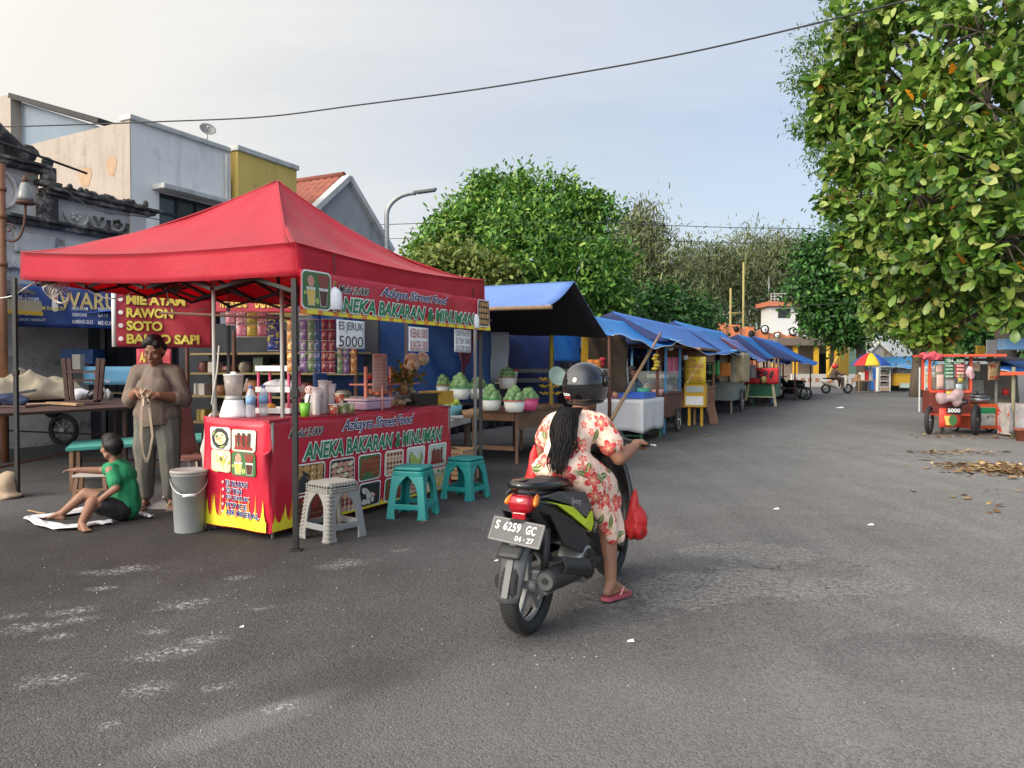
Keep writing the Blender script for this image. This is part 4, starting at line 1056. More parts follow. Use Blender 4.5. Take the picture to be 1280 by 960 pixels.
snack(p+S(-.2,0,.135),M_sna,16,1,'orange sausages on the stand shelf left of the menu sheet')
snack(p+S(.22,0,.135),M_snb,16,2,'pale wrapped snacks on the stand shelf right of the menu sheet')
snack(p+S(-.2,0,.265),M_snr,10,3,'reddish snack packs on the upper shelf of the stand')
snack(p+S(.2,.02,.0),M_snb,12,4,'pale snacks in the bottom of the display stand')
p2=oncounter(475,-4.58)
fm=plane_map(oncounter(466,-4.60),oncounter(484,-4.60),0,0);om=fm(0,0)*1.0;zt=ZH(475,442,p2.y);zb=ZH(475,489,p2.y)
t=thing('menu_sheet','tall pinkish menu sheet clipped upright in front of the display stand','sign',V((om.x,om.y,zb)))
fl=lambda x,y,e=0.0:fm(x,y,e)-om
mb=MB();cloth(mb,fl,0,fm.len,0,zt-zb,2,4,M_pink,.004);mb.build('sheet',t)
mb=MB();hh=zt-zb
for i,s in enumerate(('MENU','SOSIS 2000','BAKSO 2000','KEBAB 5000','BURGER 5000','NUGGET 1000','TEMPURA 1000','OTAK OTAK','SIOMAY 1000','CEKER 2000')):
 y=hh*(.95-i*.093);fit_text(mb,s,fm.len*.1,fm.len*(.9 if i else .6),y-hh*.06,y,fl,M_inkr,0,0,.003)
mb.build('lettering',t)
mb=MB(M_pw);mb.bar((fm.len*0+.09,.02,HC-zb+0),(.09,.02,.05),.02);mb.build('prop',t)
small('snack_bag','clear bag of round crackers hanging behind the middle paper sign','bag',S(AZ(515,-4.9),-4.9,ZH(515,458,S(AZ(515,-4.9),-4.9).y)),lambda m:(m.ell((0,0,.04),(.10,.07,.12)),m.ell((.12,.02,.09),(.08,.06,.08))),mat('cracker bag',(.55,.42,.30),.25,var=.5,vs=25))
t=thing('flower_bunch','bunch of orange and green flowers at the far end of the display stand','flowers',S(AZ(505,-4.7),-4.7,ZH(505,478,S(AZ(505,-4.7),-4.7).y)))
mb=MB(mat('vase',(.25,.12,.06),.5));mb.lathe([(.04,-.14),(.05,-.05),(.04,0)],n=12);mb.build('vase',t)
C=np.random.default_rng(5).normal(size=(160,3))*np.array([.10,.08,.05])+np.array([0,0,.08]);leaf_cloud('leaves',C,C*4,.07,leaf_mat('posy',[(0,'#3c4a17'),(.5,'#6c6a1d'),(.75,'#8d5a16'),(1,'#b06a18')],.6,.2),t,.5,seed=4)
p=oncounter(545,-4.75)
small('cardboard_box','yellow cardboard box at the far end of the counter','box',p,lambda m:m.box((0,0,.075),(.28,.34,.15)),mat('yellow card',(.62,.36,.03),.6,var=.1),rz=RZ)
small('griddle','dark flat griddle on the counter beside the yellow box','griddle',oncounter(519,-4.8),lambda m:(m.box((0,0,.06),(.36,.44,.12)),m.box((0,0,.127),(.4,.5,.012))),mat('greasy black iron',(.02,.018,.018),.35,.4),rz=RZ)
for i,(px,v,zt,lab)in enumerate(((353,-4.62,2.1,'thin grey steel upright at the near corner of the counter'),(268,-5.2,2.2,'thin grey steel upright at the inner end of the counter side'),(594,-4.3,1.98,'thin grey steel upright at the far corner of the counter'),(508,-5.15,2.0,'thin grey steel upright at the back of the counter behind the flowers'))):
 q=S(AZ(px,v),v);mb=MB(M_greypost);mb.tube([(0,0,0),(0,0,zt)],.019,8);tag(mb.build('steel_upright',loc=q),lab,'pole','uprights of the counter frame')
q1=S(AZ(353,-4.62),-4.62,1.83);q2=S(AZ(268,-5.2),-5.2,1.86)
mb=MB(M_rust);d_=(q2-q1);mb.tube([d_*-.12,d_*1.8],.014,6);tag(mb.build('crossbar',loc=q1),'rusty steel crossbar tied to the grey uprights, carrying sachets','bar')
SACH=[mat('sachet %s'%n_,c_,.3,var=.5,vs=22,stain=s_,st=(.52,.58),ss=16)for n_,c_,s_ in(('orange',(.52,.22,.05),'#e8d5a0'),('green',(.16,.30,.14),'#c98fb0'),('blue',(.10,.18,.42),'#c9d4e6'),('crimson',(.26,.03,.06),'#b79a7a'),('violet',(.22,.12,.32),'#8fb58a'),('pink',(.62,.20,.28),'#f0e2de'),('yellow',(.62,.48,.08),'#7f9a50'),('navy',(.03,.06,.30),'#e8e24a'))]
def strips(pxs,py0,py1,v,n,mi,labs,px_w,grp):
 for j,px in enumerate(pxs):
  q=S(AZ(px,v),v);z1,z0=ZH(px,py0,q.y),ZH(px,py1,q.y);w=px_w/F_PX*q.y
  t=thing('sachet_strip',labs[j],'sachets',V((q.x,q.y,z0)),0,grp);h=(z1-z0)/n
  d=V((1,-.30,0)).normalized()if v>-4.9 else V((1,.1,0)).normalized()
  mb=MB(SACH[mi[j]])
  for i in range(n):
   b=h*i
   mb.grid(lambda a,c:d*(w*(a-.5))+V((0,-.016*math.sin(PI*a)*math.sin(PI*c)+.001*i,b+h*(.03+.94*c))),6,6)
  so2=mb.build('sachets',t);m_=so2.modifiers.new('s','SOLIDIFY');m_.thickness=.004
  mb=MB(mat('sachet seam',(.42,.38,.36),.4));
  for i in range(n+1):mb.bar(d*(-w/2)+V((0,-.003,h*i)),d*(w/2)+V((0,-.003,h*i)),.004,.006)
  mb.build('seams',t)
nm=['orange','green','blue','crimson','violet','pink','yellow','navy']
strips([363,379,389,395.5,406,415],399,466,-4.72,5,[0,4,1,2,3,3],['orange sachet strip left of the tent leg, hanging over the counter','violet sachet strip just right of the tent leg','green sachet strip between the violet and blue strips','blue sachet strip between green and crimson strips','crimson sachet strip next to the blue one','crimson sachet strip next to the ES JERUK sign'],9.5,'sachet strips hanging over the counter')
strips([425,433,442],436,468,-4.72,3,[1,4,0],['short green sachet strip below the ES JERUK sign','short violet sachet strip below the ES JERUK sign','short orange sachet strip below the ES JERUK sign'],8,'sachet strips hanging over the counter')
strips([289],390,406,-5.35,1,[5],['single pink sachet at the end of the hanging row'],12,'sachet strips on the crossbar')
strips([302.5,315.5,328.5],390,421,-5.35,2,[5,6,5],['pink sachet pair next to the single pink sachet','yellow sachet pair in the hanging row','pink sachet pair next to the long navy strip'],13,'sachet strips on the crossbar')
strips([342],393,438,-5.25,4,[7],['long navy and yellow sachet strip'],14,'sachet strips on the crossbar')
M_skin=mat('warm brown skin',(.23,.105,.060),.55,var=.10,vs=9)
M_skin2=mat('lighter brown skin',(.27,.13,.078),.55,var=.10,vs=9)  # lighter of the two brown skin tones
M_hair=mat('black hair',(.010,.008,.008),.55,spec=.3,var=.3,vs=40)
def hand(bm,wrist,d,nrm,curl=.9,s=1.0,side=1,spread=.16):
 """palm and five fingers: d = pointing direction, nrm = back of the hand, side = +1 thumb towards d x nrm."""
 w,d,nrm=V(wrist),V(d).normalized(),V(nrm).normalized();x=d.cross(nrm).normalized()*side;nrm=x.cross(d).normalized()*side
 for k in(-1.2,-.4,.4,1.2):
  capsule(bm,w+x*(.010*k*s),.019*s,w+d*.078*s+x*(.021*k*s),.0125*s,8)
 for k,L_ in((1.25,.068),(.42,.077),(-.42,.072),(-1.25,.056)):
  p=w+d*.078*s+x*(.0215*k*s);a=spread*k;c=curl;r=.0098*s
  q=p;dirv=d+x*a*.4
  for j,(f,kk)in enumerate(((.45,.55),(.32,1.25),(.23,1.9))):
   ang=c*kk*.85;dv=(dirv.normalized()*math.cos(ang)-nrm*math.sin(ang)).normalized()
   q2=q+dv*L_*f*s*1.15;capsule(bm,q,r,q2,r*.92,8);q=q2;r*=.92
 p=w+d*.025*s+x*.026*s;q=p+(x*.8+d*.7-nrm*.25).normalized()*.036*s;q2=q+(d*1.0+x*.25-nrm*.5*curl).normalized()*.032*s
 capsule(bm,p,.0145*s,q,.0115*s,8);capsule(bm,q,.0115*s,q2,.0095*s,8)
def head(bm,c,s=1.0,rot=None):
 """skull, jaw, nose, brow, cheeks, lips and ears; the face looks along local -y."""
 T=Matrix.Translation(V(c))@(rot if rot else Matrix.Identity(4))@Matrix.Scale(s,4)
 def E(p,r):bmesh.ops.create_uvsphere(bm,u_segments=14,v_segments=10,radius=1,matrix=T@Matrix.Translation(V(p))@Matrix.Diagonal((r[0],r[1],r[2],1)))
 def K(p,r0,q,r1):capsule(bm,T@V(p),r0*s,T@V(q),r1*s,10)
 E((0,.012,.035),(.077,.094,.088));E((0,-.02,-.03),(.062,.068,.078));K((0,-.045,-.075),.033,(0,-.058,-.088),.022)
 K((-.045,-.01,-.07),.026,(0,-.055,-.085),.026);K((.045,-.01,-.07),.026,(0,-.055,-.085),.026)
 K((0,-.084,.012),.010,(0,-.104,-.024),.013);E((-.013,-.092,-.027),(.010,.010,.008));E((.013,-.092,-.027),(.010,.010,.008))
 K((-.04,-.072,.026),.012,(.04,-.072,.026),.012);E((-.042,-.062,-.018),(.024,.022,.022));E((.042,-.062,-.018),(.024,.022,.022))
 K((-.018,-.083,-.052),.008,(.018,-.083,-.052),.008);K((-.015,-.08,-.063),.009,(.015,-.08,-.063),.009)
 E((-.08,.012,-.01),(.010,.020,.032));E((.08,.012,-.01),(.010,.020,.032))
 return T
def foot(bm,ankle,d,s=1.0,up=V((0,0,1)),r=.036):
 a,d=V(ankle),V(d).normalized();x=d.cross(up).normalized()
 heel=a-d*.04*s-up*.055*s;ball=a+d*.115*s-up*.066*s
 capsule(bm,a,r*s,heel,.028*s,10);capsule(bm,a,.032*s,ball-x*.018*s,.021*s,8);capsule(bm,a,.030*s,ball+x*.018*s,.020*s,8);capsule(bm,heel,.027*s,ball,.022*s,8)
 for k in range(5):
  p=ball+x*(-.032+.016*k)*s;capsule(bm,p,.0125*s,p+d*(.048-.006*k)*s,.009*s,8)
def eyes(T,parent,closed=False):
 mb=MB(mat('eye white',(.55,.50,.45),.3))
 for sx in(-1,1):mb.ell(T@V((sx*.032,-.0775,.006)),(.011,.006,.004 if closed else .006),n=10,k=6)
 mb.use(mat('dark iris',(.012,.008,.006),.25))
 for sx in(-1,1):mb.ell(T@V((sx*.032,-.081,.004)),(.006,.004,.004),n=10,k=6)
 mb.use(M_hair)
 for sx in(-1,1):mb.tube([T@V((sx*.016,-.086,.030)),T@V((sx*.034,-.087,.036)),T@V((sx*.052,-.074,.030))],.003,5);mb.tube([T@V((sx*.020,-.083,.012)),T@V((sx*.033,-.085,.0135)),T@V((sx*.045,-.077,.010))],.0022,5)
 mb.use(mat('dark lips',(.17,.05,.04),.45));mb.tube([T@V((-.022,-.087,-.056)),T@V((0,-.094,-.055)),T@V((.022,-.087,-.056))],.004,6);mb.tube([T@V((-.018,-.086,-.063)),T@V((0,-.093,-.065)),T@V((.018,-.086,-.063))],.0045,6)
 mb.build('face_features',parent)
wb=G(197,636)
wo=thing('person','woman in taupe shirt and grey trousers standing with head bowed, untangling a strap','person',wb,R(8))
wo.scale=(.90,.95,1.0)
s=1.13
bm=bmesh.new()
Th=head(bm,(0,-.055,1.565),1.22,Matrix.Rotation(R(22),4,'X')@Matrix.Rotation(R(-6),4,'Z'))
capsule(bm,(0,.01,1.36),.07,(0,-.03,1.50),.058)
chain(bm,[((0,.02,.95),.17),((0,.02,1.15),.17),((0,.02,1.30),.15)])
for sx in(-1,1):
 sh,el=V((sx*.190,.03,1.345)),V((sx*.285,.02,1.085));wr=V((-.125,-.235,1.175))if sx<0 else V((.105,-.245,1.135))
 chain(bm,[((sx*.08,.02,1.36),.075),(sh,.072),(el,.056),(el.lerp(wr,.4),.054),(wr,.034)])
 dv=V((.85,-.25,-.05))if sx<0 else V((-.8,-.3,.15))
 hand(bm,wr,dv,V((0,-.5,.85)),.95,1.16,1 if sx<0 else-1)
 chain(bm,[((sx*.10,.03,.92),.12),((sx*.125,.0,.50),.085),((sx*.13,.03,.12),.048)])
 foot(bm,(sx*.135,.03,.075),(sx*.25,-1,0),1.1)
organic('body',bm,M_skin,wo,.0075,4)
eyes(Th,wo,True)
M_taupe=mat('taupe cotton jersey',(.165,.125,.10),.85,var=.10,vs=4,bump=.25,bs=22)
M_trou=mat('grey olive trousers',(.13,.125,.105),.85,var=.12,vs=4,bump=.3,bs=18)
def wrinkle(amp,sc):
 def f(co):
  n=mnoise.noise_vector(co*sc);return co+n*amp
 return f
bm=bmesh.new()
chain(bm,[((0,.02,.88),.205),((0,.0,1.02),.20),((0,.02,1.17),.19),((0,.02,1.31),.15),((0,.02,1.40),.085)])
ellip(bm,(0,.02,.95),(.25,.19,.14));ellip(bm,(0,-.07,1.16),(.19,.13,.17));ellip(bm,(-.07,-.085,1.2),(.11,.10,.11));ellip(bm,(.07,-.085,1.2),(.11,.10,.11))
for sx in(-1,1):
 sh,el=V((sx*.190,.03,1.345)),V((sx*.285,.02,1.085));wr=V((-.125,-.235,1.175))if sx<0 else V((.105,-.245,1.135))
 chain(bm,[((sx*.08,.02,1.365),.085),(sh,.092),(el,.085),(el.lerp(wr,.38 if sx<0 else .30),.074)])
def shirt_cut(co):
 c=wrinkle(.012,5.5)(co);c.z=max(c.z,.835+.012*math.sin(c.x*17));return c
organic('shirt',bm,M_taupe,wo,.009,6,deform=shirt_cut)
bm=bmesh.new()
for sx in(-1,1):chain(bm,[((sx*.095,.03,.90),.15),((sx*.125,.01,.62),.122),((sx*.13,.02,.40),.102),((sx*.135,.035,.16),.088)])
ellip(bm,(0,.03,.86),(.23,.165,.12))
def tr_cut(co):
 c=wrinkle(.012,6)(co);c.z=max(c.z,.10);return c
organic('trousers',bm,M_trou,wo,.009,5,deform=tr_cut)
bm=bmesh.new()
def HT(p):return Th@V(p)
for p,r in(((0,.03,.055),.083),((0,.055,.01),.080),((0,.06,-.03),.062),((.05,.04,.02),.05),((-.05,.04,.02),.05),((0,-.02,.095),.055),((.045,-.035,.075),.04),((-.045,-.035,.075),.04),((0,.13,-.0),.045)):
 bmesh.ops.create_uvsphere(bm,u_segments=14,v_segments=10,radius=r*1.2,matrix=Matrix.Translation(HT(p)))
organic('hair',bm,M_hair,wo,.008,3)
mb=MB(mat('pale sandal',(.38,.30,.22),.7))
for sx in(-1,1):
 d=V((sx*.25,-1,0)).normalized();p=V((sx*.135,.03,.012))+d*.05
 mb.box(p,(.095,.29,.022),rz=math.atan2(-d.x,d.y)+PI)
 x=d.cross(V((0,0,1)));mb.tube([p+x*.05+d*.02,p+d*.05+V((0,0,.07)),p-x*.05+d*.02],.012,6)
mb.build('sandals',wo)
M_strap=mat('beige strap',(.40,.30,.22),.8,var=.15)
mb=MB(M_strap)
pts=[(-.02,-.30,1.17),(-.035,-.315,1.0),(-.045,-.31,.75),(-.03,-.30,.58),(0,-.30,.50),(.025,-.30,.58),(.055,-.30,.75),(.04,-.32,.98),(.02,-.33,1.16)]
for p,q in zip(pts,pts[1:]):mb.bar(p,q,.022,.006,up=(0,1,0))
mb.tube([(-.05,-.28,1.2),(-.02,-.34,1.13),(.03,-.34,1.12),(.05,-.28,1.18),(0,-.31,1.2),(-.03,-.33,1.15)],.010,8);mb.tube([(-.01,-.33,1.12),(0,-.36,1.04),(.03,-.34,1.08)],.011,8)
o=mb.build('strap',loc=wo.location);o.rotation_euler=wo.rotation_euler
tag(o,'long beige strap hanging in a loop from the hands of the standing woman','strap')
bb_=G(152,650)
bo=thing('person','small boy in green T-shirt and black shorts sitting on the asphalt','person',bb_,0)
hipL,hipR=V((-.0,-.08,.11)),V((.0,.10,.11))
bm=bmesh.new()
Tb=head(bm,(-.10,.02,.665),.98,Matrix.Rotation(R(-118),4,'Z')@Matrix.Rotation(R(8),4,'X'))
capsule(bm,(-.06,.02,.50),.045,(-.09,.02,.60),.042)
chain(bm,[((.02,.02,.13),.10),((.01,.02,.3),.095),((-.04,.02,.46),.08)])
chain(bm,[((-.05,.13,.475),.05),((-.25,.12,.44),.036),((-.44,.05,.455),.026)]);hand(bm,(-.44,.05,.455),(-1,-.1,.05),(0,0,1),.55,.78,1)
chain(bm,[((-.04,-.10,.475),.05),((.04,-.16,.32),.036),((-.06,-.20,.24),.028)]);hand(bm,(-.06,-.20,.24),(-.9,-.1,-.4),(0,-.5,.8),.7,.78,-1)
chain(bm,[(hipR,.075),((-.36,.06,.235),.055),((-.40,.04,.2),.05),((-.56,.02,.06),.032)]);foot(bm,(-.575,.015,.062),(-1,-.12,.15),.78)
chain(bm,[(hipL,.075),((-.14,-.22,.20),.058),((-.135,-.26,.18),.052),((-.10,-.46,.065),.034)]);foot(bm,(-.095,-.47,.066),(.75,-.6,.05),.78)
organic('body',bm,M_skin2,bo,.0065,4);eyes(Tb,bo)
bm=bmesh.new()
chain(bm,[((.03,.02,.13),.135),((.02,.02,.28),.128),((-.02,.02,.42),.11),((-.05,.02,.50),.062)])
ellip(bm,(-.0,.02,.40),(.115,.155,.12));chain(bm,[((-.045,.11,.48),.076),((-.18,.12,.45),.066)]);chain(bm,[((-.04,-.08,.475),.066),((.015,-.14,.37),.060)])
organic('shirt',bm,mat('green T-shirt',(.012,.22,.085),.8,var=.1,vs=5,bump=.3,bs=25),bo,.0075,5,deform=wrinkle(.008,9))
bm=bmesh.new()
chain(bm,[((.02,.08,.11),.11),((-.20,.08,.17),.088)]);chain(bm,[((.02,-.04,.11),.11),((-.09,-.16,.16),.085)])
organic('shorts',bm,mat('black shorts',(.012,.012,.014),.85,var=.2),bo,.008,5,deform=wrinkle(.007,10))
bm=bmesh.new()
for p,r in(((0,.02,.055),.083),((0,.055,.02),.078),((0,.06,-.02),.058),((.035,.03,.02),.056),((-.035,.03,.02),.056),((0,-.03,.085),.058)):
 bmesh.ops.create_uvsphere(bm,u_segments=14,v_segments=10,radius=r*1.02,matrix=Matrix.Translation(Tb@V(p)))
organic('hair',bm,M_hair,bo,.0075,2)
M_cloth=mat('white cotton cloth',(.66,.64,.66),.85,var=.06,bump=.3,bs=20)
def ribbon(name,label,pxs,w,cat,m=M_cloth,seed=0):
 pts=[G(*p)for p in pxs];mb=MB(m);rg=random.Random(seed)
 O=pts[0].copy()
 def f(a,b):
  x=a*(len(pts)-1);i=min(int(x),len(pts)-2);t=x-i;p=pts[i].lerp(pts[i+1],t);d=(pts[i+1]-pts[i]).normalized();n=V((-d.y,d.x,0))
  return p-O+n*(b-.5)*w*(1+.3*math.sin(a*13))+V((0,0,.012+.018*abs(math.sin(a*21+b*4))+.014*math.sin(b*PI)))
 mb.sheet(f,60,8,.004);return tag(mb.build(name,loc=O),label,cat)
ribbon('cloth_strip','long white cloth strip lying in a curve round the legs of the boy',[(118,636),(82,645),(36,650),(60,659),(90,662),(120,657),(140,655)],.13,'cloth')
ribbon('cloth_scrap','short white cloth scrap on the ground behind the boy',[(166,641),(178,645),(190,649)],.05,'cloth')
p=G(199,636);small('folded_paper','grey folded paper lying flat at the feet of the woman','paper',p,lambda m:(m.add([(-.14,-.05,.005),(.14,-.05,.005),(.12,.05,.008),(.0,.09,.10),(-.12,.05,.008)],[(0,1,2,3,4),(4,3,2,1,0)])),mat('grey card',(.22,.21,.205),.8))
p=G(43,642);small('stick','thin pale stick lying by the foot of the boy','stick',p,lambda m:m.tube([(-.1,.06,.02),(.06,-.02,.012),(.14,-.05,.012)],.008,6),M_woodl)
p=G(6,622);t=thing('cloth_sack','crumpled beige cloth sack with a wide brim at the left tent leg','sack',p)
bm=bmesh.new();ellip(bm,(0,0,.10),(.15,.14,.16));ellip(bm,(0,-.02,.03),(.20,.18,.04));ellip(bm,(.03,.02,.2),(.09,.09,.08))
organic('sack',bm,mat('beige canvas',(.40,.30,.20),.85,var=.12,bump=.3,bs=20),t,.012,4,deform=wrinkle(.02,7))
p=G(237,664)
t=thing('paint_bucket','tall grey lidded bucket with a wire handle beside the counter','bucket',p,.4)
M_buck=mat('grey stained plastic',(.27,.285,.285),.6,var=.14,vs=5,stain='#b9b9b2',st=(.62,.72),ss=5)
mb=MB(M_buck);mb.lathe([(.115,0),(.12,.01),(.14,.48),(.147,.483),(.149,.51),(.143,.513)],n=32);mb.build('body',t)
mb=MB(mat('dusty bucket lid',(.30,.27,.255),.7,var=.15));mb.lathe([(.151,.505),(.154,.52),(.146,.535),(.137,.528),(.001,.528)],n=32);mb.build('lid',t)
mb=MB(M_steel);pts=[(-.147*math.cos(a),-.225*math.sin(a)*1.0,.46-.12*math.sin(a))for a in[PI*i/14 for i in range(15)]];mb.tube(pts,.006,6)
mb.build('handle',t)
mb=MB(M_whitep);mb.tube([(-.05,-.222,.342),(.05,-.222,.342)],.013,8);mb.build('grip',t)
q=S(4.75,-5.36);q.z=.48
t=thing('cloth_bag','dirty white bag tied to the inner corner of the counter','bag',q)
bm=bmesh.new();chain(bm,[((0,0,.0),.06),((0,0,.2),.068),((.005,0,.40),.045),((.02,0,.5),.022)])
organic('bag',bm,mat('dirty white bag',(.46,.43,.39),.7,var=.12,vs=6,bump=.3,bs=18),t,.009,4,deform=wrinkle(.014,11))
q=G(246,625);q.x-=.02
t=thing('plastic_chair','faded pink plastic chair half hidden behind the counter','chair',q,R(60))
M_pc=mat('faded pink plastic',(.40,.20,.17),.5,var=.1);M_pc2=mat('beige plastic',(.45,.38,.31),.5)
mb=MB(M_pc);mb.sheet(lambda a,b:(.40*(a-.5)*(1-.15*b),.22+.10*b-.05*math.cos((a-.5)*2.6),.48+.58*b),14,10,.012);mb.build('backrest',t)
mb=MB(M_pc);mb.box((0,0,.45),(.42,.42,.03));mb.build('seat',t,bev=.012)
for x,y in((-.18,-.18),(.18,-.18),(-.18,.18),(.18,.18)):
 mb=MB(M_pc2);mb.bar((x*1.15,y*1.15,0),(x,y,.435),.045,.03);mb.build('leg',t)
M_teal=mat('teal plastic',(.012,.235,.225),.42,var=.05);M_wick=mat('grey woven plastic',(.23,.225,.21),.55,var=.1,vs=12);M_gryp=mat('smooth grey plastic',(.20,.205,.21),.5)
def wall_quad(mb,w0,w1,h,base_z,th,axis,sgn,m):
 """one tapering side wall with an arched opening."""
 n=10;out=[];inn=[]
 def T(x,z,o=0):
  k=w0+(w1-w0)*(z/h);return V((x*k,-(k)+o*1,z))
 return None
def stool(label,loc,rz,h,m_top,m_leg,weave=False,group=None):
 t=thing('plastic_stool',label,'stool',loc,rz,group)
 wt,wb_=.152,.198
 mb=MB(m_top);ts=rrect(-wt,wt,-wt,wt,.045,5);mb.prism(ts,.028,Matrix.Translation((0,0,h-.028)))
 mb.prism(rrect(-wt-.006,wt+.006,-wt-.006,wt+.006,.048,5),.05,Matrix.Translation((0,0,h-.085)))
 if weave:
  for i in range(9):mb.bar((-.13,-.13+i*.0325,h+.002),(.13,-.13+i*.0325,h+.002),.016,.01)
  for i in range(4):
   R4=Matrix.Rotation(i*PI/2,4,'Z')
   for z in(h-.02,h-.042,h-.064):
    for j in range(9):mb.box(R4@V((-.13+j*.0325,-wt-.006,z)),(.022,.014,.014),M=R4)
 mb.build('seat',t,bev=.008)
 zt=h-.08
 def corner(sx,sy,z,inset=0):
  k=wb_+(wt+.004-wb_)*(z/zt)-inset;return V((sx*k,sy*k,z))
 for sx,sy in((-1,-1),(1,-1),(1,1),(-1,1)):
  mb=MB(m_leg if not weave or(sx,sy)==(1,1)else m_top)
  N_=8;A_=[]
  for i in range(N_+1):
   z=zt*i/N_;k=wb_+(wt+.004-wb_)*(z/zt)
   wid=.078-.012*z/zt+.085*max(0,(z/zt-.58)/.42)**2.2+.014*max(0,.12-z/zt)/.12
   c=V((sx*k,sy*k,z));A_.append((c,V((-sx*wid,0,0)),V((0,-sy*wid,0))))
  th=.016
  vs=[]
  for c,ax,ay in A_:
   nx,ny=V((-sx*th,0,0)),V((0,-sy*th,0))
   vs+=[c+ax,c,c+ay,c+ay+nx,c+nx+ny,c+ax+ny]
  fs=[]
  for i in range(N_):
   for j in range(6):a,b=i*6+j,i*6+(j+1)%6;fs.append((a,b,b+6,a+6))
  fs+=[(5,4,3,2,1,0),tuple(N_*6+j for j in range(6))]
  if sx*sy<0:fs=[tuple(reversed(f_))for f_ in fs]
  mb.add(vs,fs)
  if weave and mb.cur==0 and mb.mats[0]==m_top:
   for i in range(12):
    c=corner(sx,sy,zt*(i+.5)/12)
    mb.box(c+V((-sx*.022,sy*.003,0)),(.04,.012,.014));mb.box(c+V((sx*.003,-sy*.022,0)),(.012,.04,.014))
  mb.build('leg',t,bev=.006)
 mb=MB(m_leg);z=.115;k=wb_+(wt+.004-wb_)*(z/zt)-.008
 for i in range(4):
  R4=Matrix.Rotation(i*PI/2,4,'Z');mb.box(R4@V((0,-k,z)),(2*k-.11,.014,.05),M=R4)
 mb.build('stretcher',t,bev=.005)
 return t
p=G(517,645);hs=ZH(517,582,p.y)
stool('teal plastic stool directly in front of the counter banner, the nearer of two',p,RZ+R(12),hs,M_teal,M_teal,group='teal plastic stools')
p=G(582,622)
stool('teal plastic stool at the far end of the counter, the farther of two',p,RZ+R(-4),ZH(582,571,p.y),M_teal,M_teal,group='teal plastic stools')
p=G(416,671)
stool('grey woven look plastic stool beside the near tent leg',p,RZ+R(-12),ZH(416,601,p.y),M_wick,M_gryp,True)
def ptable(name,label,u_pts,h,mtop,mleg,th=.035,cat='table',inset=.06,brace=True):
 a,b,c,d=[V((p.x,p.y,0))for p in u_pts];o=(a+b+c+d)/4
 t=thing(name,label,cat,o)
 mb=MB(mtop);vs=[p-o+V((0,0,h-th))for p in(a,b,c,d)]+[p-o+V((0,0,h))for p in(a,b,c,d)]
 mb.add(vs,[(3,2,1,0),(4,5,6,7),(0,1,5,4),(1,2,6,5),(2,3,7,6),(3,0,4,7)]);mb.build('top',t,bev=.005)
 ft=[]
 for p in(a,b,c,d):
  q=(p-o)*.92;ft.append(q);mb=MB(mleg);mb.bar((q.x,q.y,0),(q.x,q.y,h-th-.001),.045);mb.build('leg',t)
 if brace:
  for i,j in((0,1),(1,2),(2,3),(3,0)):
   mb=MB(mleg);p,q=ft[i],ft[j];mb.bar(p.lerp(q,.02)+V((0,0,.12 if i%2 else h*.28)),q.lerp(p,.02)+V((0,0,.12 if i%2 else h*.5)),.025);mb.build('brace',t)
 return t
def gz(px,py,z):return G(px,py,z)
ptable('folding_table','long dark brown folding table piled with boards and cloth behind the boy',[gz(-60,520,.9),gz(165,508,.9),gz(150,496,.9),gz(-50,500,.9)],.9,M_woodd,M_woodd)
def ontab(px,py,z=.9):return G(px,py,z)
def plank(label,pa,pb,w,th,z,m,name='plank',tilt=0):
 a,b=ontab(*pa,z),ontab(*pb,z);o=(a+b)/2;mb=MB(m)
 mb.bar(a-o+V((0,0,th/2)),b-o+V((0,0,th/2+tilt)),w,th);tag(mb.build(name,loc=o,bev=.003),label,'board')
M_card=mat('brown cardboard',(.40,.28,.17),.85,var=.15,vs=6)
plank('wide pale plywood board leaning across the back of the piled table',(40,491),(200,492),.45,.02,.93,mat('pale plywood',(.52,.38,.20),.7,var=.15),'plywood_board')
plank('flat piece of brown cardboard on the piled table',(33,506),(62,505),.30,.012,.915,M_card,'cardboard_sheet')
plank('narrow pale plank along the front edge of the piled table',(62,505),(100,507),.10,.03,.915,M_woodl)
plank('grey metal rail lying slanted on the piled table',(-20,500),(45,498),.05,.04,.96,M_steel,'metal_rail',.1)
plank('dark board under the cardboard on the piled table',(-30,508),(40,509),.2,.02,.905,M_woodd)
def crumple(name,label,cat,loc,r,m,seed,vox=.02,amp=.05,parts=5):
 bm=bmesh.new();rg=random.Random(seed)
 for i in range(parts):ellip(bm,(rg.uniform(-.6,.6)*r[0],rg.uniform(-.5,.5)*r[1],r[2]*rg.uniform(.35,.9)),(r[0]*rg.uniform(.35,.6),r[1]*rg.uniform(.4,.6),r[2]*rg.uniform(.3,.6)),Matrix.Rotation(rg.uniform(-.6,.6),4,'Y'))
 o=organic(name,bm,m,None,vox,2,deform=lambda co:(lambda n:V((co.x+n.x*amp,co.y+n.y*amp,max(co.z+n.z*amp,.0))))(mnoise.noise_vector(co*6+V((seed,0,0)))))
 o.location=loc;return tag(o,label,cat)
M_cream=mat('cream tarpaulin',(.56,.45,.30),.7,var=.1,vs=5,bump=.4,bs=12)
t_=ontab(32,497,.93);
q0,q1=G(-45,503,.93),G(108,497,.93);base=(q0+q1)/2;ax=(q1-q0);Lt=ax.length;ax.normalize();ay=V((-ax.y,ax.x,0))
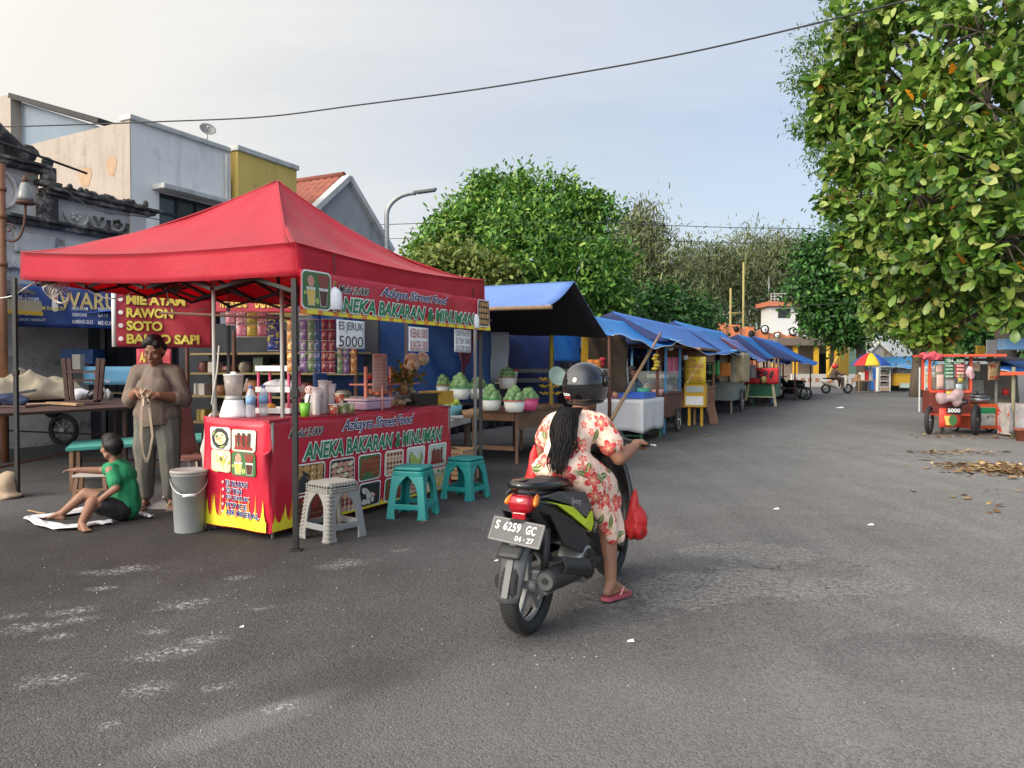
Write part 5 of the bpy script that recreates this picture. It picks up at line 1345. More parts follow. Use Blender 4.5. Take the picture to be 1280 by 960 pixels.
def heap(a,b):
 x=(a-.5)*Lt;y=(b-.5)*.75+.15;e=max(0,math.sin(PI*a))**.45*max(0,math.sin(PI*b))**.5
 r1=1-abs(mnoise.noise(V((x*1.3,y*4.5-x*.9,3))))*2;r2=1-abs(mnoise.noise(V((x*3.5+y*2,y*8-x*2,9))))*2
 return ax*x+ay*y+V((0,0,.005+e*(.20+.15*r1+.055*r2+.10*(a>.12)*math.sin(a*9)**2)))
mb=MB(M_cream);mb.sheet(heap,90,40,.006);o=mb.build('tarpaulin_bundle',loc=base)
tag(o,'big crumpled cream tarpaulin bundle heaped on the piled table','tarpaulin')
crumple('cloth_bundle','dark blue cloth bundle at the left end of the piled table','cloth',ontab(10,507,.92),(.28,.15,.12),mat('navy cloth',(.02,.03,.07),.85),3)
crumple('cloth_bundle','white cloth bundle between the legs of the upturned stool','cloth',ontab(98,500,.92),(.20,.15,.14),M_cloth,4)
crumple('plastic_bag','black plastic bag at the right end of the piled table','bag',ontab(120,503,.92),(.15,.12,.13),mat('black polythene',(.012,.013,.018),.35),5)
crumple('plastic_bag','colourful crumpled plastic bag next to the black bag on the piled table','bag',ontab(135,500,.92),(.10,.10,.14),mat('printed bag',(.40,.42,.38),.4,var=.3,vs=20,stain='#b5481d',st=(.56,.6),ss=18),6)
p=ontab(103,503,.93)
t=thing('wooden_stool','dark wooden stool turned upside down on the piled table','stool',p,R(15))
mb=MB(M_woodd);mb.box((0,0,.015),(.36,.30,.03));mb.build('seat',t,bev=.005)
for x,y in((-.15,-.11),(.19,-.11),(-.15,.11),(.19,.11)):
 mb=MB(M_woodd);mb.bar((x,y,.031),(x*1.25,y*1.1,.60),.05);mb.build('leg',t,bev=.004)
mb=MB(M_woodd);mb.bar((-.17,-.115,.42),(.22,-.115,.42),.045,.03);mb.bar((-.17,.115,.30),(.22,.115,.30),.045,.03);mb.build('stretcher',t)
t=ptable('wooden_bench','low bench with a turquoise top behind the boy and the woman',[gz(82,560,.5),gz(252,549,.5),gz(252,541,.5),gz(92,551,.5)],.5,mat('turquoise paint',(.10,.46,.38),.5,var=.12,vs=6),M_wood,.04,'bench')
p=G(117,628)
t=thing('low_stool','small raw wooden stool with a white rag edge right behind the boy','stool',p,R(10))
hz_=ZH(117,592,p.y)
M_pw2=mat('pale stool wood',(.22,.12,.07),.7,var=.3,vs=8)
mb=MB(mat('worn pale seat',(.42,.38,.34),.7));mb.box((0,0,hz_-.012),(.34,.2,.024));mb.build('seat',t,bev=.004)
for x,y in((-.13,-.07),(.13,-.07),(-.13,.07),(.13,.07)):
 mb=MB(M_pw2);mb.bar((x*1.25,y*1.2,0),(x,y,hz_-.025),.036);mb.build('leg',t)
mb=MB(M_pw2);mb.bar((-.15,-.08,.14),(.15,-.08,.14),.03);mb.build('stretcher',t)
M_navyban=mat('navy printed banner',(.012,.045,.20),.45,var=.2,vs=3,bump=.3,bs=8)
M_gold=mat('gold lettering',(.50,.38,.14),.5)
fpa,fpb=P(20,380,12.2),P(182,395,13.0)
fpa=V((fpa.x,fpa.y,0));fpb=V((fpb.x,fpb.y,0))
z0=ZH(90,410,12.6);z1=ZH(90,358,12.6)
fw=plane_map(fpa,fpb,z0,.03);ow=V((fpa.x,fpa.y,z0));fl=lambda a,b,e=0.0:fw(a,b,e)-ow
t=thing('stall_banner','navy blue food stall banner reading WARUNG in gold letters','banner',ow)
Lw=fw.len;Hw=z1-z0
mb=MB();cloth(mb,fl,0,Lw,0,Hw,40,10,M_navyban);mb.build('cloth',t)
mb=MB();fit_text(mb,'WARUNG',.32*Lw,1.0*Lw,.45*Hw,.85*Hw,fl,M_gold,.02,0,.03);mb.build('lettering',t)
for s_,a0,a1,b0,b1,m_ in(('Makanan',.02,.17,.58,.74,M_white),('SOTO AYAM RAWON',.02,.36,.40,.50,M_txy),('ES TEH MANIS',.02,.20,.26,.34,M_white),('JERUK HANGAT',.02,.22,.12,.20,M_white),('NASI AYAM',.42,.54,.42,.50,M_white),('GORENG IKAN',.42,.53,.27,.35,M_white),('KAMBING GULE',.42,.58,.10,.19,M_white),('PENYETAN BEBEK',.62,.82,.42,.50,M_white),('SATE',.62,.70,.27,.35,M_white),('MIE KUAH DAN GORENG',.62,.95,.08,.18,M_white)):
 mb=MB();fit_text(mb,s_,a0*Lw,a1*Lw,b0*Hw,b1*Hw,fl,m_,.005,0,.03);mb.build('lettering',t)
mb=MB(M_white);flat(mb,fl,rrect(.265*Lw,.31*Lw,.38*Hw,.92*Hw,.04,4),M_white,.022)
for i in range(4):flat(mb,fl,disc(.2875*Lw,(.46+.12*i)*Hw,.035,.03),M_red,.026)
mb.build('emblem',t)
M_int=mat('dark blue grey boards',(.022,.026,.035),.8,var=.4,vs=4)
def pbox(name,label,cat,pxa,pxb,py0,py1,Y,dep,m,group=None,bev=.006):
 a,b=P(pxa,py1,Y),P(pxb,py0,Y);o=V(((a.x+b.x)/2,Y+dep/2,a.z));mb=MB(m)
 mb.box((0,0,(b.z-a.z)/2),(b.x-a.x,dep,b.z-a.z));return tag(mb.build(name,loc=o,bev=bev),label,cat,group)
a,b=P(20,540,14.2),P(275,540,14.2)
t=thing('food_stall','dark boarded food stall front under the navy banner','stall',V((a.x,14.2,0)))
W_=b.x-a.x
mb=MB(M_int);mb.bb((0,0,.0),(W_,.06,2.6));mb.build('back_wall',t)
mb=MB(M_int)
for i in range(14):mb.bb((W_*i/14+.01,-.03,.9),(W_*(i+1)/14-.01,-.002,2.4))
mb.build('boards',t)
for i in range(5):mb=MB(M_black);mb.bb((W_*i/4-.04,-.5,0),(W_*i/4+.04,-.42,2.5));mb.build('post',t)
mb=MB(M_bluet);mb.sheet(lambda s_,q_:(-.3+(W_+.6)*s_,-1.6+2.2*q_,2.35+.55*q_+.03*math.sin(s_*20)),30,6);mb.build('roof',t)
pbox('drink_crate','pale blue drinks crate under the red menu banner','crate',104,170,458,481,12.5,.5,mat('pale blue crate',(.16,.34,.50),.5,var=.3,vs=6))
a,b=P(105,481,12.5),P(168,481,12.5)
fw2=plane_map(a,b,a.z);ow2=V((a.x,a.y,a.z));fl2=lambda x,y,e=0.0:fw2(x,y,e)-ow2
t2=thing('crate_sign','pale blue sheet on the drinks crate with the words Es and Mineral','sign',ow2);hh=ZH(105,459,12.5)-a.z
mb=MB();cloth(mb,fl2,0,fw2.len,0,hh,6,4,mat('sky blue sheet',(.15,.40,.58),.5,var=.15,vs=6),.003,.012);mb.build('sheet',t2)
mb=MB();fit_text(mb,'n. Mineral',.02,.52*fw2.len,.12*hh,.34*hh,fl2,M_white,.01,0,.02);fit_text(mb,'Es',.22*fw2.len,.36*fw2.len,.55*hh,.85*hh,fl2,M_red,.02,0,.02);mb.build('lettering',t2)
pbox('jar','white topped jar on the dark stall counter','jar',90,100,443,462,12.4,.14,mat('cream jar',(.45,.40,.34),.5))
pbox('bottle_crate','blue bottle crate in the shadow under the navy banner','crate',76,116,436,455,13.2,.4,mat('blue crate',(.03,.10,.28),.5,var=.5,vs=14))
ptable('yellow_table','yellow painted table at the left edge behind the tent leg',[gz(-40,455,1.12),gz(44,450,1.12),gz(40,446,1.12),gz(-40,449,1.12)],1.12,M_yel,M_yel,.10,brace=False)
fa,fb_=P(-30,450,11.6),P(22,450,11.9);zc0,zc1=ZH(5,448,11.7),ZH(5,366,11.7)
fc=plane_map(V((fa.x,fa.y,0)),V((fb_.x,fb_.y,0)),zc0,.05);oc=V((fa.x,fa.y,zc0))
mb=MB();mb.sheet(lambda a,b:fc(a*fc.len,b*(zc1-zc0))-oc,40,12,.004,mat('grey printed curtain',(.30,.29,.31),.6,var=.3,vs=3,stain='#7d5f66',st=(.55,.65),ss=2,bump=.4,bs=6));tag(mb.build('plastic_curtain',loc=oc),'grey translucent plastic curtain hanging at the left edge','curtain')
M_menub=mat('sun faded red banner',(.50,.045,.07),.5,var=.08,vs=3,bump=.25,bs=7,trans=.15)
pa,pb=P(143,430,9.9),P(266,436,10.4);pa=V((pa.x,pa.y,0));pb=V((pb.x,pb.y,0))
zb_,zt_=ZH(200,434,10.1),ZH(200,352,10.1)
fm_=plane_map(pa,pb,zb_,.02);om_=V((pa.x,pa.y,zb_));fl=lambda a,b,e=0.0:fm_(a,b,e)-om_
t=thing('menu_banner','faded red menu banner with big yellow dish names hung behind the woman','banner',om_);Lm,Hm=fm_.len,zt_-zb_
mb=MB();cloth(mb,fl,0,Lm,0,Hm,30,12,M_menub);mb.build('cloth',t)
mb=MB(M_white);mb.tube([fl(0,0),fl(0,Hm)],.03,8);mb.build('rolled_edge',t)
M_blk2=mat('green black outline',(.03,.06,.02),.6)
for i,(s_,w_)in enumerate((('NASI GORENG',.86),('MIE AYAM',.66),('RAWON',.52),('SOTO',.40),('BAKSO SAPI',.82))):
 y1=Hm*(.985-i*.197);mb=MB();fit_text(mb,s_,.12*Lm,(.12+.90*w_)*Lm,y1-Hm*.15,y1,fl,M_txy,.04,0,.022,M_blk2,.025,.95);mb.build('lettering',t)
mb=MB()
for i in range(5):flat(mb,fl,disc(.065*Lm,Hm*(.91-i*.197),.03,.03,14),M_white,.022)
mb.build('bullets',t)
def strip_banner(label,xa,xb,y0,y1,Y,words,word_rows):
 a,b=P(xa,y1,Y),P(xb,y1,Y);h=ZH(xa,y0,Y)-a.z;f0=plane_map(a,b,a.z,.015);o_=V((a.x,a.y,a.z));fl_=lambda x,y,e=0.0:f0(x,y,e)-o_
 t=thing('stall_banner',label,'banner',o_);mb=MB();cloth(mb,fl_,0,f0.len,0,h,16,8,M_menub);mb.build('cloth',t)
 for s_,a0,a1,b0,b1 in word_rows:mb=MB();fit_text(mb,s_,a0*f0.len,a1*f0.len,b0*h,b1*h,fl_,M_txy,.03,0,.02);mb.build('lettering',t)
strip_banner('long red banner with yellow words behind the grey counter uprights',262,372,366,391,11.5,'',(('NASI GORENG',.13,.42,.25,.85),('LALAPAN',.52,.80,.25,.85),('MIE',.86,.97,.25,.85)))
strip_banner('narrow red banner with yellow words hanging behind the shoulder of the woman',172,215,436,520,10.8,'',(('ANEKA',.1,.7,.80,.95),('ES TEH',.1,.8,.55,.70),('JUS',.1,.5,.3,.45)))
a,b=S(8.3,-9.6),S(8.6,-6.6)
t=thing('shelf_rack','dark shelving rack full of kitchen goods behind the blender','shelf',a,math.atan2(b.y-a.y,b.x-a.x));Ls=(b-a).length
M_slat=mat('yellowish shelf board',(.26,.20,.09),.7,var=.3)
for z in(.55,.95,1.3,1.6):mb=MB(M_slat);mb.bb((0,-.2,z),(Ls,.2,z+.03));mb.build('shelf',t)
for x in(0,.9,1.8,Ls):mb=MB(M_rust);mb.bb((x-.02,-.24,0),(x+.02,-.2,1.95));mb.build('post',t)
mb=MB(M_int);mb.bb((-.6,.22,0),(Ls+.1,.26,2.1));mb.build('back_panel',t)
GC=[mat('goods %d'%i,c_,.5,var=.3,vs=14)for i,c_ in enumerate(((.35,.16,.08),(.30,.27,.22),(.10,.14,.16),(.42,.33,.10),(.16,.06,.05),(.45,.43,.40),(.06,.10,.06)))]
rg=random.Random(12);gl=[]
kinds_=('brown clay pot','grey cooking pot','steel basin','yellow packet box','dark maroon jar','pale food box','dark green tin')
for z in(.58,.98,1.33):
 x=.12
 i=0
 while x<Ls-.1:
  k=rg.randrange(7);w_=rg.uniform(.09,.15);h_=rg.uniform(.10,.24);p=a+(b-a)*(x/Ls)+V((0,0,z));mb=MB(GC[k])
  if k in(0,1,2,4):mb.lathe([(w_*.7,0),(w_,h_*.4),(w_*.85,h_*.85),(w_*.5,h_)],n=14)
  else:mb.box((0,0,h_/2),(w_*1.6,w_*1.4,h_))
  nm_={0:'clay_pot',1:'cooking_pot',2:'basin',3:'packet_box',4:'jar',5:'food_box',6:'tin'}[k]
  sh_={.58:'lowest',.98:'middle',1.33:'top'}[z]
  tag(mb.build(nm_,loc=p,rz=RZ,bev=.004),f'{kinds_[k]} on the {sh_} shelf of the dark rack behind the blender',nm_.replace('_',' '),f'{nm_.replace("_"," ")}s on the {sh_} shelf of the dark rack')
  x+=w_*2+rg.uniform(.02,.1);i+=1
q0,q1=S(9.2,-6.9),S(10.4,-6.0)
fbk=plane_map(S(8.2,-7.2),S(10.6,-5.6),.75,.04);
t=thing('tarp_wall','deep blue tarpaulin wall hung behind the snack counter','tarpaulin',S(8.2,-7.2,0))
mb=MB(mat('deep blue tarp',(.006,.045,.17),.5,var=.15,vs=3,bump=.4,bs=8));o_=S(8.2,-7.2,0)
mb.sheet(lambda a,b:fbk(a*fbk.len,b*1.45)-o_,40,10,.004);mb.build('sheet',t)
mb=MB(M_greypost);mb.tube([fbk(0,1.42)-o_,fbk(fbk.len,1.42)-o_],.02,8);mb.build('rail',t)
ptable('white_table','white topped table under the deep blue tarp wall',[S(7.7,-6.9),S(9.9,-5.9),S(10.1,-6.3),S(7.9,-7.3)],.82,M_whitep,M_greypost,.04,brace=False)
p=G(40,556)
t=thing('parked_motorbike','dark motorbike parked in the shade under the piled table','motorbike',p,R(84))
def tyre(mb,c,Rr,r,n=28,axis='X'):
 pts=[V(c)+V((0,Rr*math.cos(a),Rr*math.sin(a)))for a in[2*PI*i/n for i in range(n)]];mb.tube(pts,r,10,closed=True)
for y in(-.62,.62):
 mb=MB(M_steel);mb.tube([(-.05,y,.28),(.05,y,.28)],.05,10)
 for i in range(8):mb.bar((0,y,.28),(0,y+.22*math.cos(i*PI/4),.28+.22*math.sin(i*PI/4)),.012)
 w_=mb.build('wheel',t);mb=MB(M_rubber);tyre(mb,(0,y,.28),.25,.045);mb.build('tyre',w_)
mb=MB(M_black);mb.tube([(0,-.55,.62),(0,0,.66),(0,.3,.62),(0,.5,.95)],[.12,.15,.13,.06],10);mb.tube([(0,.62,.28),(0,.45,1.0)],.03,8);mb.box((0,-.0,.35),(.25,.5,.25));mb.build('body',t,bev=.03)
mb=MB(mat('black vinyl seat',(.015,.015,.016),.5));mb.box((0,-.25,.80),(.24,.7,.10));mb.build('seat',t,bev=.04)
mb=MB(M_black);mb.tube([(-.34,.4,1.02),(0,.46,1.0),(.34,.4,1.02)],.016,8);mb.build('handlebar',t)
for lab,pts,m_ in(('white cord looping below the left eave of the red tent',[(-20,375,8.2),(15,370,8.1),(35,358,8.05),(60,348,8.3),(90,345,8.6),(118,368,8.9),(150,372,9.0),(190,350,9.2)],'pale cord'),('white cord hanging down to the menu banner',[(205,352,9.2),(215,385,9.4),(232,392,9.5),(262,384,9.6)],'pale cord')):
 P3=[P(*q)for q in pts];o_=P3[0].copy();out=[]
 for i in range(len(P3)-1):
  for j in range(6):s_=j/6;p0,p1,p2,p3=P3[max(i-1,0)],P3[i],P3[i+1],P3[min(i+2,len(P3)-1)];out.append(.5*((2*p1)+(p2-p0)*s_+(2*p0-5*p1+4*p2-p3)*s_*s_+(3*p1-p0-3*p2+p3)*s_**3)-o_)
 mb=MB(mat(m_,(.55,.52,.48),.6));mb.tube(out,.008,6);tag(mb.build('cord',loc=o_),lab,'cord')
o_=P(72,362,8.3);mb=MB(mat('pale cord',(.55,.52,.48),.6))
rg=random.Random(2)
for i in range(9):ph=rg.uniform(0,6);mb.tube([(.13*math.cos(a+ph)*(1+.2*math.sin(ph)),.05*math.sin(a*2+ph),.10*math.sin(a)+.02*ph-.06)for a in[2*PI*j/16 for j in range(16)]],.007,5,closed=True)
tag(mb.build('cord_coil',loc=o_),'tangled coil of pale cord hung under the left eave of the red tent','cord')
p=P(220,360,9.2);t=thing('light_bulb','small dark reddish lamp hanging inside the tent above the menu banner','bulb',p)
mb=MB(mat('dusty dark bulb',(.12,.03,.025),.3));mb.ell((0,0,0),(.06,.06,.07));mb.build('globe',t);mb=MB(M_black);mb.lathe([(.03,.05),(.035,.14),(.01,.16)],n=10);mb.build('socket',t)
O=G(660,790);HEAD=R(28)
sc_=thing('motor_scooter','black scooter with neon stripe and plate S 6259 GC ridden up the street','scooter',O,-HEAD)
M_bk=mat('glossy black plastic',(.010,.010,.011),.22,coat=.3);M_bkm=mat('matt black plastic',(.018,.018,.019),.55)
M_gm=mat('dark grey plastic',(.065,.068,.072),.45,var=.05);M_seat=mat('black scooter seat',(.013,.013,.014),.6,bump=.2,bs=60)
M_neon=mat('neon yellow green stripe',(.55,.70,.02),.35);M_rlens=mat('red lamp lens',(.32,.006,.015),.12,coat=.5);M_alens=mat('amber lamp lens',(.80,.22,.02),.15,coat=.5)
M_alu=mat('cast aluminium',(.30,.30,.30),.5,.6,var=.2,vs=20);M_dkmet=mat('dark exhaust metal',(.035,.034,.033),.5,.4,var=.3,vs=15)
def wheel(y):
 mb=MB(M_alu);mb.tube([(-.06,y,.25),(.06,y,.25)],.035,14)
 pts=[V((0,y+.185*math.cos(a),.25+.185*math.sin(a)))for a in[2*PI*i/36 for i in range(36)]];mb.tube(pts,.018,8,closed=True)
 for i in range(5):
  a=i*2*PI/5+.3;mb.bar((0,y,.25),(0,y+.18*math.cos(a),.25+.18*math.sin(a)),.04,.022,up=(1,0,0))
 w_=mb.build('wheel',sc_);mb=MB(M_rubber);vs=[];n=48
 prof=[(.178,-.030),(.200,-.048),(.228,-.050),(.244,-.034),(.250,0),(.244,.034),(.228,.050),(.200,.048),(.178,.030)]
 for i in range(n):
  a=2*PI*i/n
  for r,x in prof:vs.append((x,y+r*math.cos(a),.25+r*math.sin(a)))
 k=len(prof);fs=[(i*k+j,i*k+j+1,((i+1)%n)*k+j+1,((i+1)%n)*k+j)for i in range(n)for j in range(k-1)]
 mb.add(vs,fs,True)
 for i in range(60):
  a=2*PI*i/60
  for sx in(-1,1):mb.bar((sx*.004,y+.2505*math.cos(a),.25+.2505*math.sin(a)),(sx*.036,y+.244*math.cos(a+.05),.25+.244*math.sin(a+.05)),.004,.003)
 mb.build('tyre',w_)
wheel(0);wheel(1.24)
mb=MB(M_gm)
def mud(a,b):
 w_=.085-.030*b;x=(a-.5)*2*w_;y=-.16-.17*b+.03*b*b;z=.60-.38*b
 return(x,y-.035*(1-(2*a-1)**2),z)
mb.sheet(mud,12,10,.012);mb.bar((0,-.22,.57),(0,-.345,.25),.035,.02);mb.build('mudguard',sc_)
mb=MB(M_bkm);mb.sheet(lambda a,b:((a-.5)*.13,.30*math.cos(PI*(.35+.42*b))+0.0,.25+.29*math.sin(PI*(.35+.42*b))),6,14,.01);mb.build('inner_fender',sc_)
pl=bpy.data.objects.new('number_plate',None)
M_plate=mat('dark grey number plate',(.040,.043,.046),.4,.2,var=.08)
Mp=Matrix.Translation((.012,-.245,.565))@Matrix.Rotation(R(-26),4,'X')@Matrix.Rotation(R(5),4,'Y')@Matrix.Rotation(R(-2),4,'Z')@Matrix.Rotation(PI/2,4,'X')
pw,ph=.155,.063
mb=MB(M_plate);mb.prism([(p[0],p[1])for p in rrect(-pw,pw,-ph,ph,.008,3)],.006,Mp@Matrix.Translation((0,0,-.006)));plo=mb.build('number_plate',sc_)
def plf(a,b,e=0.0):return Mp@V((a,b,e+.0005))
mb=MB(M_white)
fit_text(mb,'S',-.128,-.104,-.002,.044,plf,M_white,.02,0,.002);fit_text(mb,'6259',-.078,.022,-.002,.044,plf,M_white,.02,0,.002,space=1.1);fit_text(mb,'GC',.055,.112,-.002,.044,plf,M_white,.02,0,.002,space=1.1)
fit_text(mb,'04 · 27',.005,.112,-.046,-.018,plf,M_white,.012,0,.002);mb.build('lettering',plo)
mb=MB(M_white)
def frame_line(x0,x1,y0,y1,w_):
 for q in(((x0,y0),(x1,y0+w_)),((x0,y1-w_),(x1,y1)),((x0,y0),(x0+w_,y1)),((x1-w_,y0),(x1,y1))):flat(mb,plf,[(q[0][0],q[0][1]),(q[1][0],q[0][1]),(q[1][0],q[1][1]),(q[0][0],q[1][1])],mat('worn plate edge',(.22,.22,.225),.5),.001)
frame_line(-.148,.148,-.058,.058,.003);flat(mb,plf,[(-.02,-.012),(.12,-.012),(.12,-.0105),(-.02,-.0105)],M_bkm,.0012);mb.build('rim_line',plo)
mb=MB(M_bkm);mb.box((.01,-.20,.60),(.09,.05,.06));mb.build('plate_bracket',sc_,bev=.006)
mb=MB(M_rlens);mb.box((.02,-.225,.645),(.075,.018,.035));mb.build('reflector',sc_,bev=.005)
def loft(mb,secs,n=16,pw_=2.6):
 """secs: (y, half width, z low, z high); superellipse sections joined into a shell."""
 vs=[]
 for y,w_,z0,z1 in secs:
  c,h=(z0+z1)/2,(z1-z0)/2
  for j in range(n):
   t=2*PI*j/n;cx,cz=math.cos(t),math.sin(t)
   vs.append((w_*math.copysign(abs(cx)**(2/pw_),cx),y,c+h*math.copysign(abs(cz)**(2/pw_),cz)))
 k=len(secs);fs=[(i*n+j,i*n+(j+1)%n,(i+1)*n+(j+1)%n,(i+1)*n+j)for i in range(k-1)for j in range(n)]
 fs+=[tuple(range(n))[::-1],tuple((k-1)*n+j for j in range(n))]
 mb.add(vs,fs,True)
mb=MB(M_bk);loft(mb,[(-.085,.058,.63,.74),(-.06,.076,.60,.76),(.0,.095,.53,.765),(.09,.122,.47,.76),(.25,.15,.42,.74),(.45,.15,.36,.71),(.58,.12,.34,.60)],24);mb.build('body',sc_)
mb=MB(M_rlens);loft(mb,[(-.262,.060,.665,.725),(-.25,.082,.645,.738),(-.215,.1,.64,.75)],16,3);mb.build('tail_lamp',sc_)
for sx in(-1,1):
 mb=MB(M_alens);mb.ell((sx*.088,-.185,.712),(.022,.070,.028),M=Matrix.Rotation(sx*R(24),4,'Z')@Matrix.Rotation(R(12),4,'X'));mb.build('indicator',sc_)
def sidepanel(pts,off,m,name,sx=1):
 mb=MB(m)
 vs=[]
 for y,z,x in pts:vs.append(V((sx*(x+off),y,z)))
 n=len(vs);inn=[v-V((sx*.012,0,0))for v in vs]
 fs=[tuple(range(n)),tuple(range(2*n-1,n-1,-1))]+[(i,n+i,n+(i+1)%n,(i+1)%n)for i in range(n)]
 if sx>0:fs=[tuple(reversed(f_))for f_ in fs]
 mb.add(vs+inn,fs);return mb.build(name,sc_)
for sx in(-1,1):
 sidepanel([(-.04,.735,.112),(.09,.745,.140),(.40,.70,.156),(.50,.60,.152),(.42,.55,.158),(.20,.66,.150)],.006,M_gm,'side_panel',sx)
 sidepanel([(-.05,.715,.112),(.06,.680,.138),(.20,.60,.156),(.36,.515,.160),(.48,.46,.152),(.53,.50,.148),(.50,.575,.152),(.40,.54,.158),(.22,.645,.152)],.013,M_neon,'neon_stripe',sx)
 sidepanel([(-.02,.64,.14),(.2,.575,.155),(.36,.49,.158),(.5,.40,.150),(.36,.36,.156),(.12,.46,.145)],.009,M_bkm,'lower_panel',sx)
def pf(a,b,e=0.0):return V((.1735+e-a*.0,.30+a*0+.0,.62))
mb=MB(M_steel);fit_text(mb,'Sporty',0,.15,0,.045,lambda a,b,e=0.0:V((.158+.02*(1-abs(a-.05)*2)+e,.16+a,.665-a*.22+b)),mat('silver emblem',(.5,.5,.52),.35,.6),.012,.3,.002);mb.build('emblem',sc_)
mb=MB(M_seat);loft(mb,[(-.17,.085,.745,.770),(-.08,.12,.745,.800),(.10,.14,.745,.815),(.30,.15,.725,.775),(.55,.135,.695,.745),(.68,.09,.66,.70)],20,2.8);mb.build('seat',sc_)
mb=MB(M_bk);pts=[(-.13,.18,.775),(-.155,-.02,.80),(-.15,-.20,.815),(-.09,-.285,.82),(0,-.295,.82),(.09,-.285,.82),(.15,-.20,.815),(.155,-.02,.80),(.13,.18,.775)];mb.tube(pts,[.014,.02,.022,.022,.022,.022,.022,.02,.014],10);mb.build('grab_rail',sc_)
mb=MB(M_dkmet);mb.tube([(.15,-.10,.315),(.15,-.085,.315),(.15,.05,.305),(.145,.28,.285),(.12,.45,.26),(.10,.55,.24)],[.050,.058,.062,.060,.040,.022],18);mb.build('muffler',sc_)
mb=MB(M_gm);mb.tube([(.15,-.108,.315),(.15,-.099,.315)],.045,18);mb.use(M_dark);mb.tube([(.15,-.116,.318),(.15,-.109,.318)],.016,12);mb.build('end_cap',sc_)
mb=MB(M_bkm);mb.sheet(lambda a,b:(.225-.02*abs(b-.5)*2+.0,.0+.36*a,.375-.09*a+(b-.5)*.10),8,6,.008);mb.build('heat_shield',sc_)
mb=MB(M_alu);mb.tube([(.02,.42,.29),(.17,.42,.29)],[.12,.105],18);mb.box((.03,.25,.27),(.16,.5,.14));mb.build('engine',sc_,bev=.02)
mb=MB(M_dkmet);mb.tube([(.171,.42,.29),(.185,.42,.29)],.085,20)
for i in range(14):a=i*PI/7;mb.bar((.187,.42+.02*math.cos(a),.29+.02*math.sin(a)),(.187,.42+.08*math.cos(a),.29+.08*math.sin(a)),.006,.01)
mb.build('fan_cover',sc_)
mb=MB(M_bkm);mb.tube([(-.10,-.08,.27),(-.10,.3,.30),(-.1,.5,.3)],[.06,.075,.07],12);mb.tube([(.09,.0,.27),(.10,.02,.56)],.022,10);mb.build('swingarm',sc_)
mb=MB(M_bkm);loft(mb,[(.52,.13,.22,.38),(.62,.165,.20,.30),(.85,.17,.20,.29),(.96,.17,.22,.34)],18,3);mb.build('floorboard',sc_)
mb=MB(M_bk)
mb.sheet(lambda a,b:((a-.5)*2*(.19+.055*math.sin(PI*min(1,b*1.1))-.04*b),.98+.10*b-.10*(2*a-1)**2+.05*math.sin(PI*b),.26+.62*b),14,14,.03);mb.build('leg_shield',sc_)
mb=MB(M_bk);loft(mb,[(1.02,.13,.86,.98),(1.08,.16,.82,1.02),(1.20,.13,.80,.98),(1.28,.07,.83,.93)],18,2.4);mb.build('cowl',sc_)
mb=MB(M_bk);mb.sheet(lambda a,b:((a-.5)*.16,1.24+.31*math.cos(PI*(.12+.62*b)),.25+.31*math.sin(PI*(.12+.62*b))-.02*(2*a-1)**2),8,16,.01);mb.tube([(-.075,1.24,.25),(-.07,1.14,.72)],.024,8);mb.tube([(.075,1.24,.25),(.07,1.14,.72)],.024,8);mb.build('front_fender',sc_)
HBZ=.93
mb=MB(M_bkm);mb.tube([(-.35,.93,HBZ),(-.24,.98,HBZ+.005),(-.10,1.06,HBZ+.03),(.10,1.06,HBZ+.03),(.24,.98,HBZ+.005),(.35,.93,HBZ)],.013,10)
for sx in(-1,1):mb.tube([(sx*.36,.925,HBZ),(sx*.23,.985,HBZ+.005)],.018,12)
mb.build('handlebar',sc_)
mb=MB(M_steel)
for sx in(-1,1):mb.tube([(sx*.20,1.02,HBZ+.01),(sx*.26,1.03,HBZ),(sx*.36,1.0,HBZ-.012),(sx*.385,.985,HBZ-.012)],.007,8);mb.ell((sx*.385,.985,HBZ-.012),(.011,.011,.011))
mb.build('brake_lever',sc_)
rd=thing('person','woman riding the scooter in a floral peach dress, black helmet and long black hair','person',O,-HEAD)
HD=V((.01,.76,1.245))
bm=bmesh.new()
Tr=head(bm,HD,1.0,Matrix.Rotation(PI,4,'Z')@Matrix.Rotation(R(6),4,'X')@Matrix.Rotation(R(-8),4,'Z'))
capsule(bm,(0,.66,1.08),.055,(.005,.735,1.20),.052)
chain(bm,[((0,.48,.84),.10),((0,.525,.96),.078),((0,.61,1.07),.08)])
ARM={}
for sx in(-1,1):
 sh,el,wr=V((sx*.148,.65,1.06)),V((sx*.255,.69,.865)),V((sx*.300,.865,.925))
 ARM[sx]=(sh,el,wr)
 chain(bm,[((sx*.07,.64,1.09),.06),(sh,.056),(el,.044),(el.lerp(wr,.35),.045),(wr,.028)])
 hand(bm,wr+V((0,.0,.014)),V((-sx*.02,1,.12)),V((0,-.15,1)),1.15,.98,sx)
hip,kn,an=V((.09,.46,.80)),V((.150,.80,.61)),V((.205,.70,.115))
chain(bm,[(hip,.082),(kn,.062),(kn.lerp(an,.35)+V((0,-.025,0)),.060),(an,.034)]);foot(bm,an,V((.25,1,-.05)),.98)
hip2,kn2,an2=V((-.10,.53,.80)),V((-.17,.86,.60)),V((-.12,.82,.37))
chain(bm,[(hip2,.082),(kn2,.062),(an2,.036)]);foot(bm,an2,V((-.1,1,0)),.95)
organic('body',bm,M_skin2,rd,.0065,4)
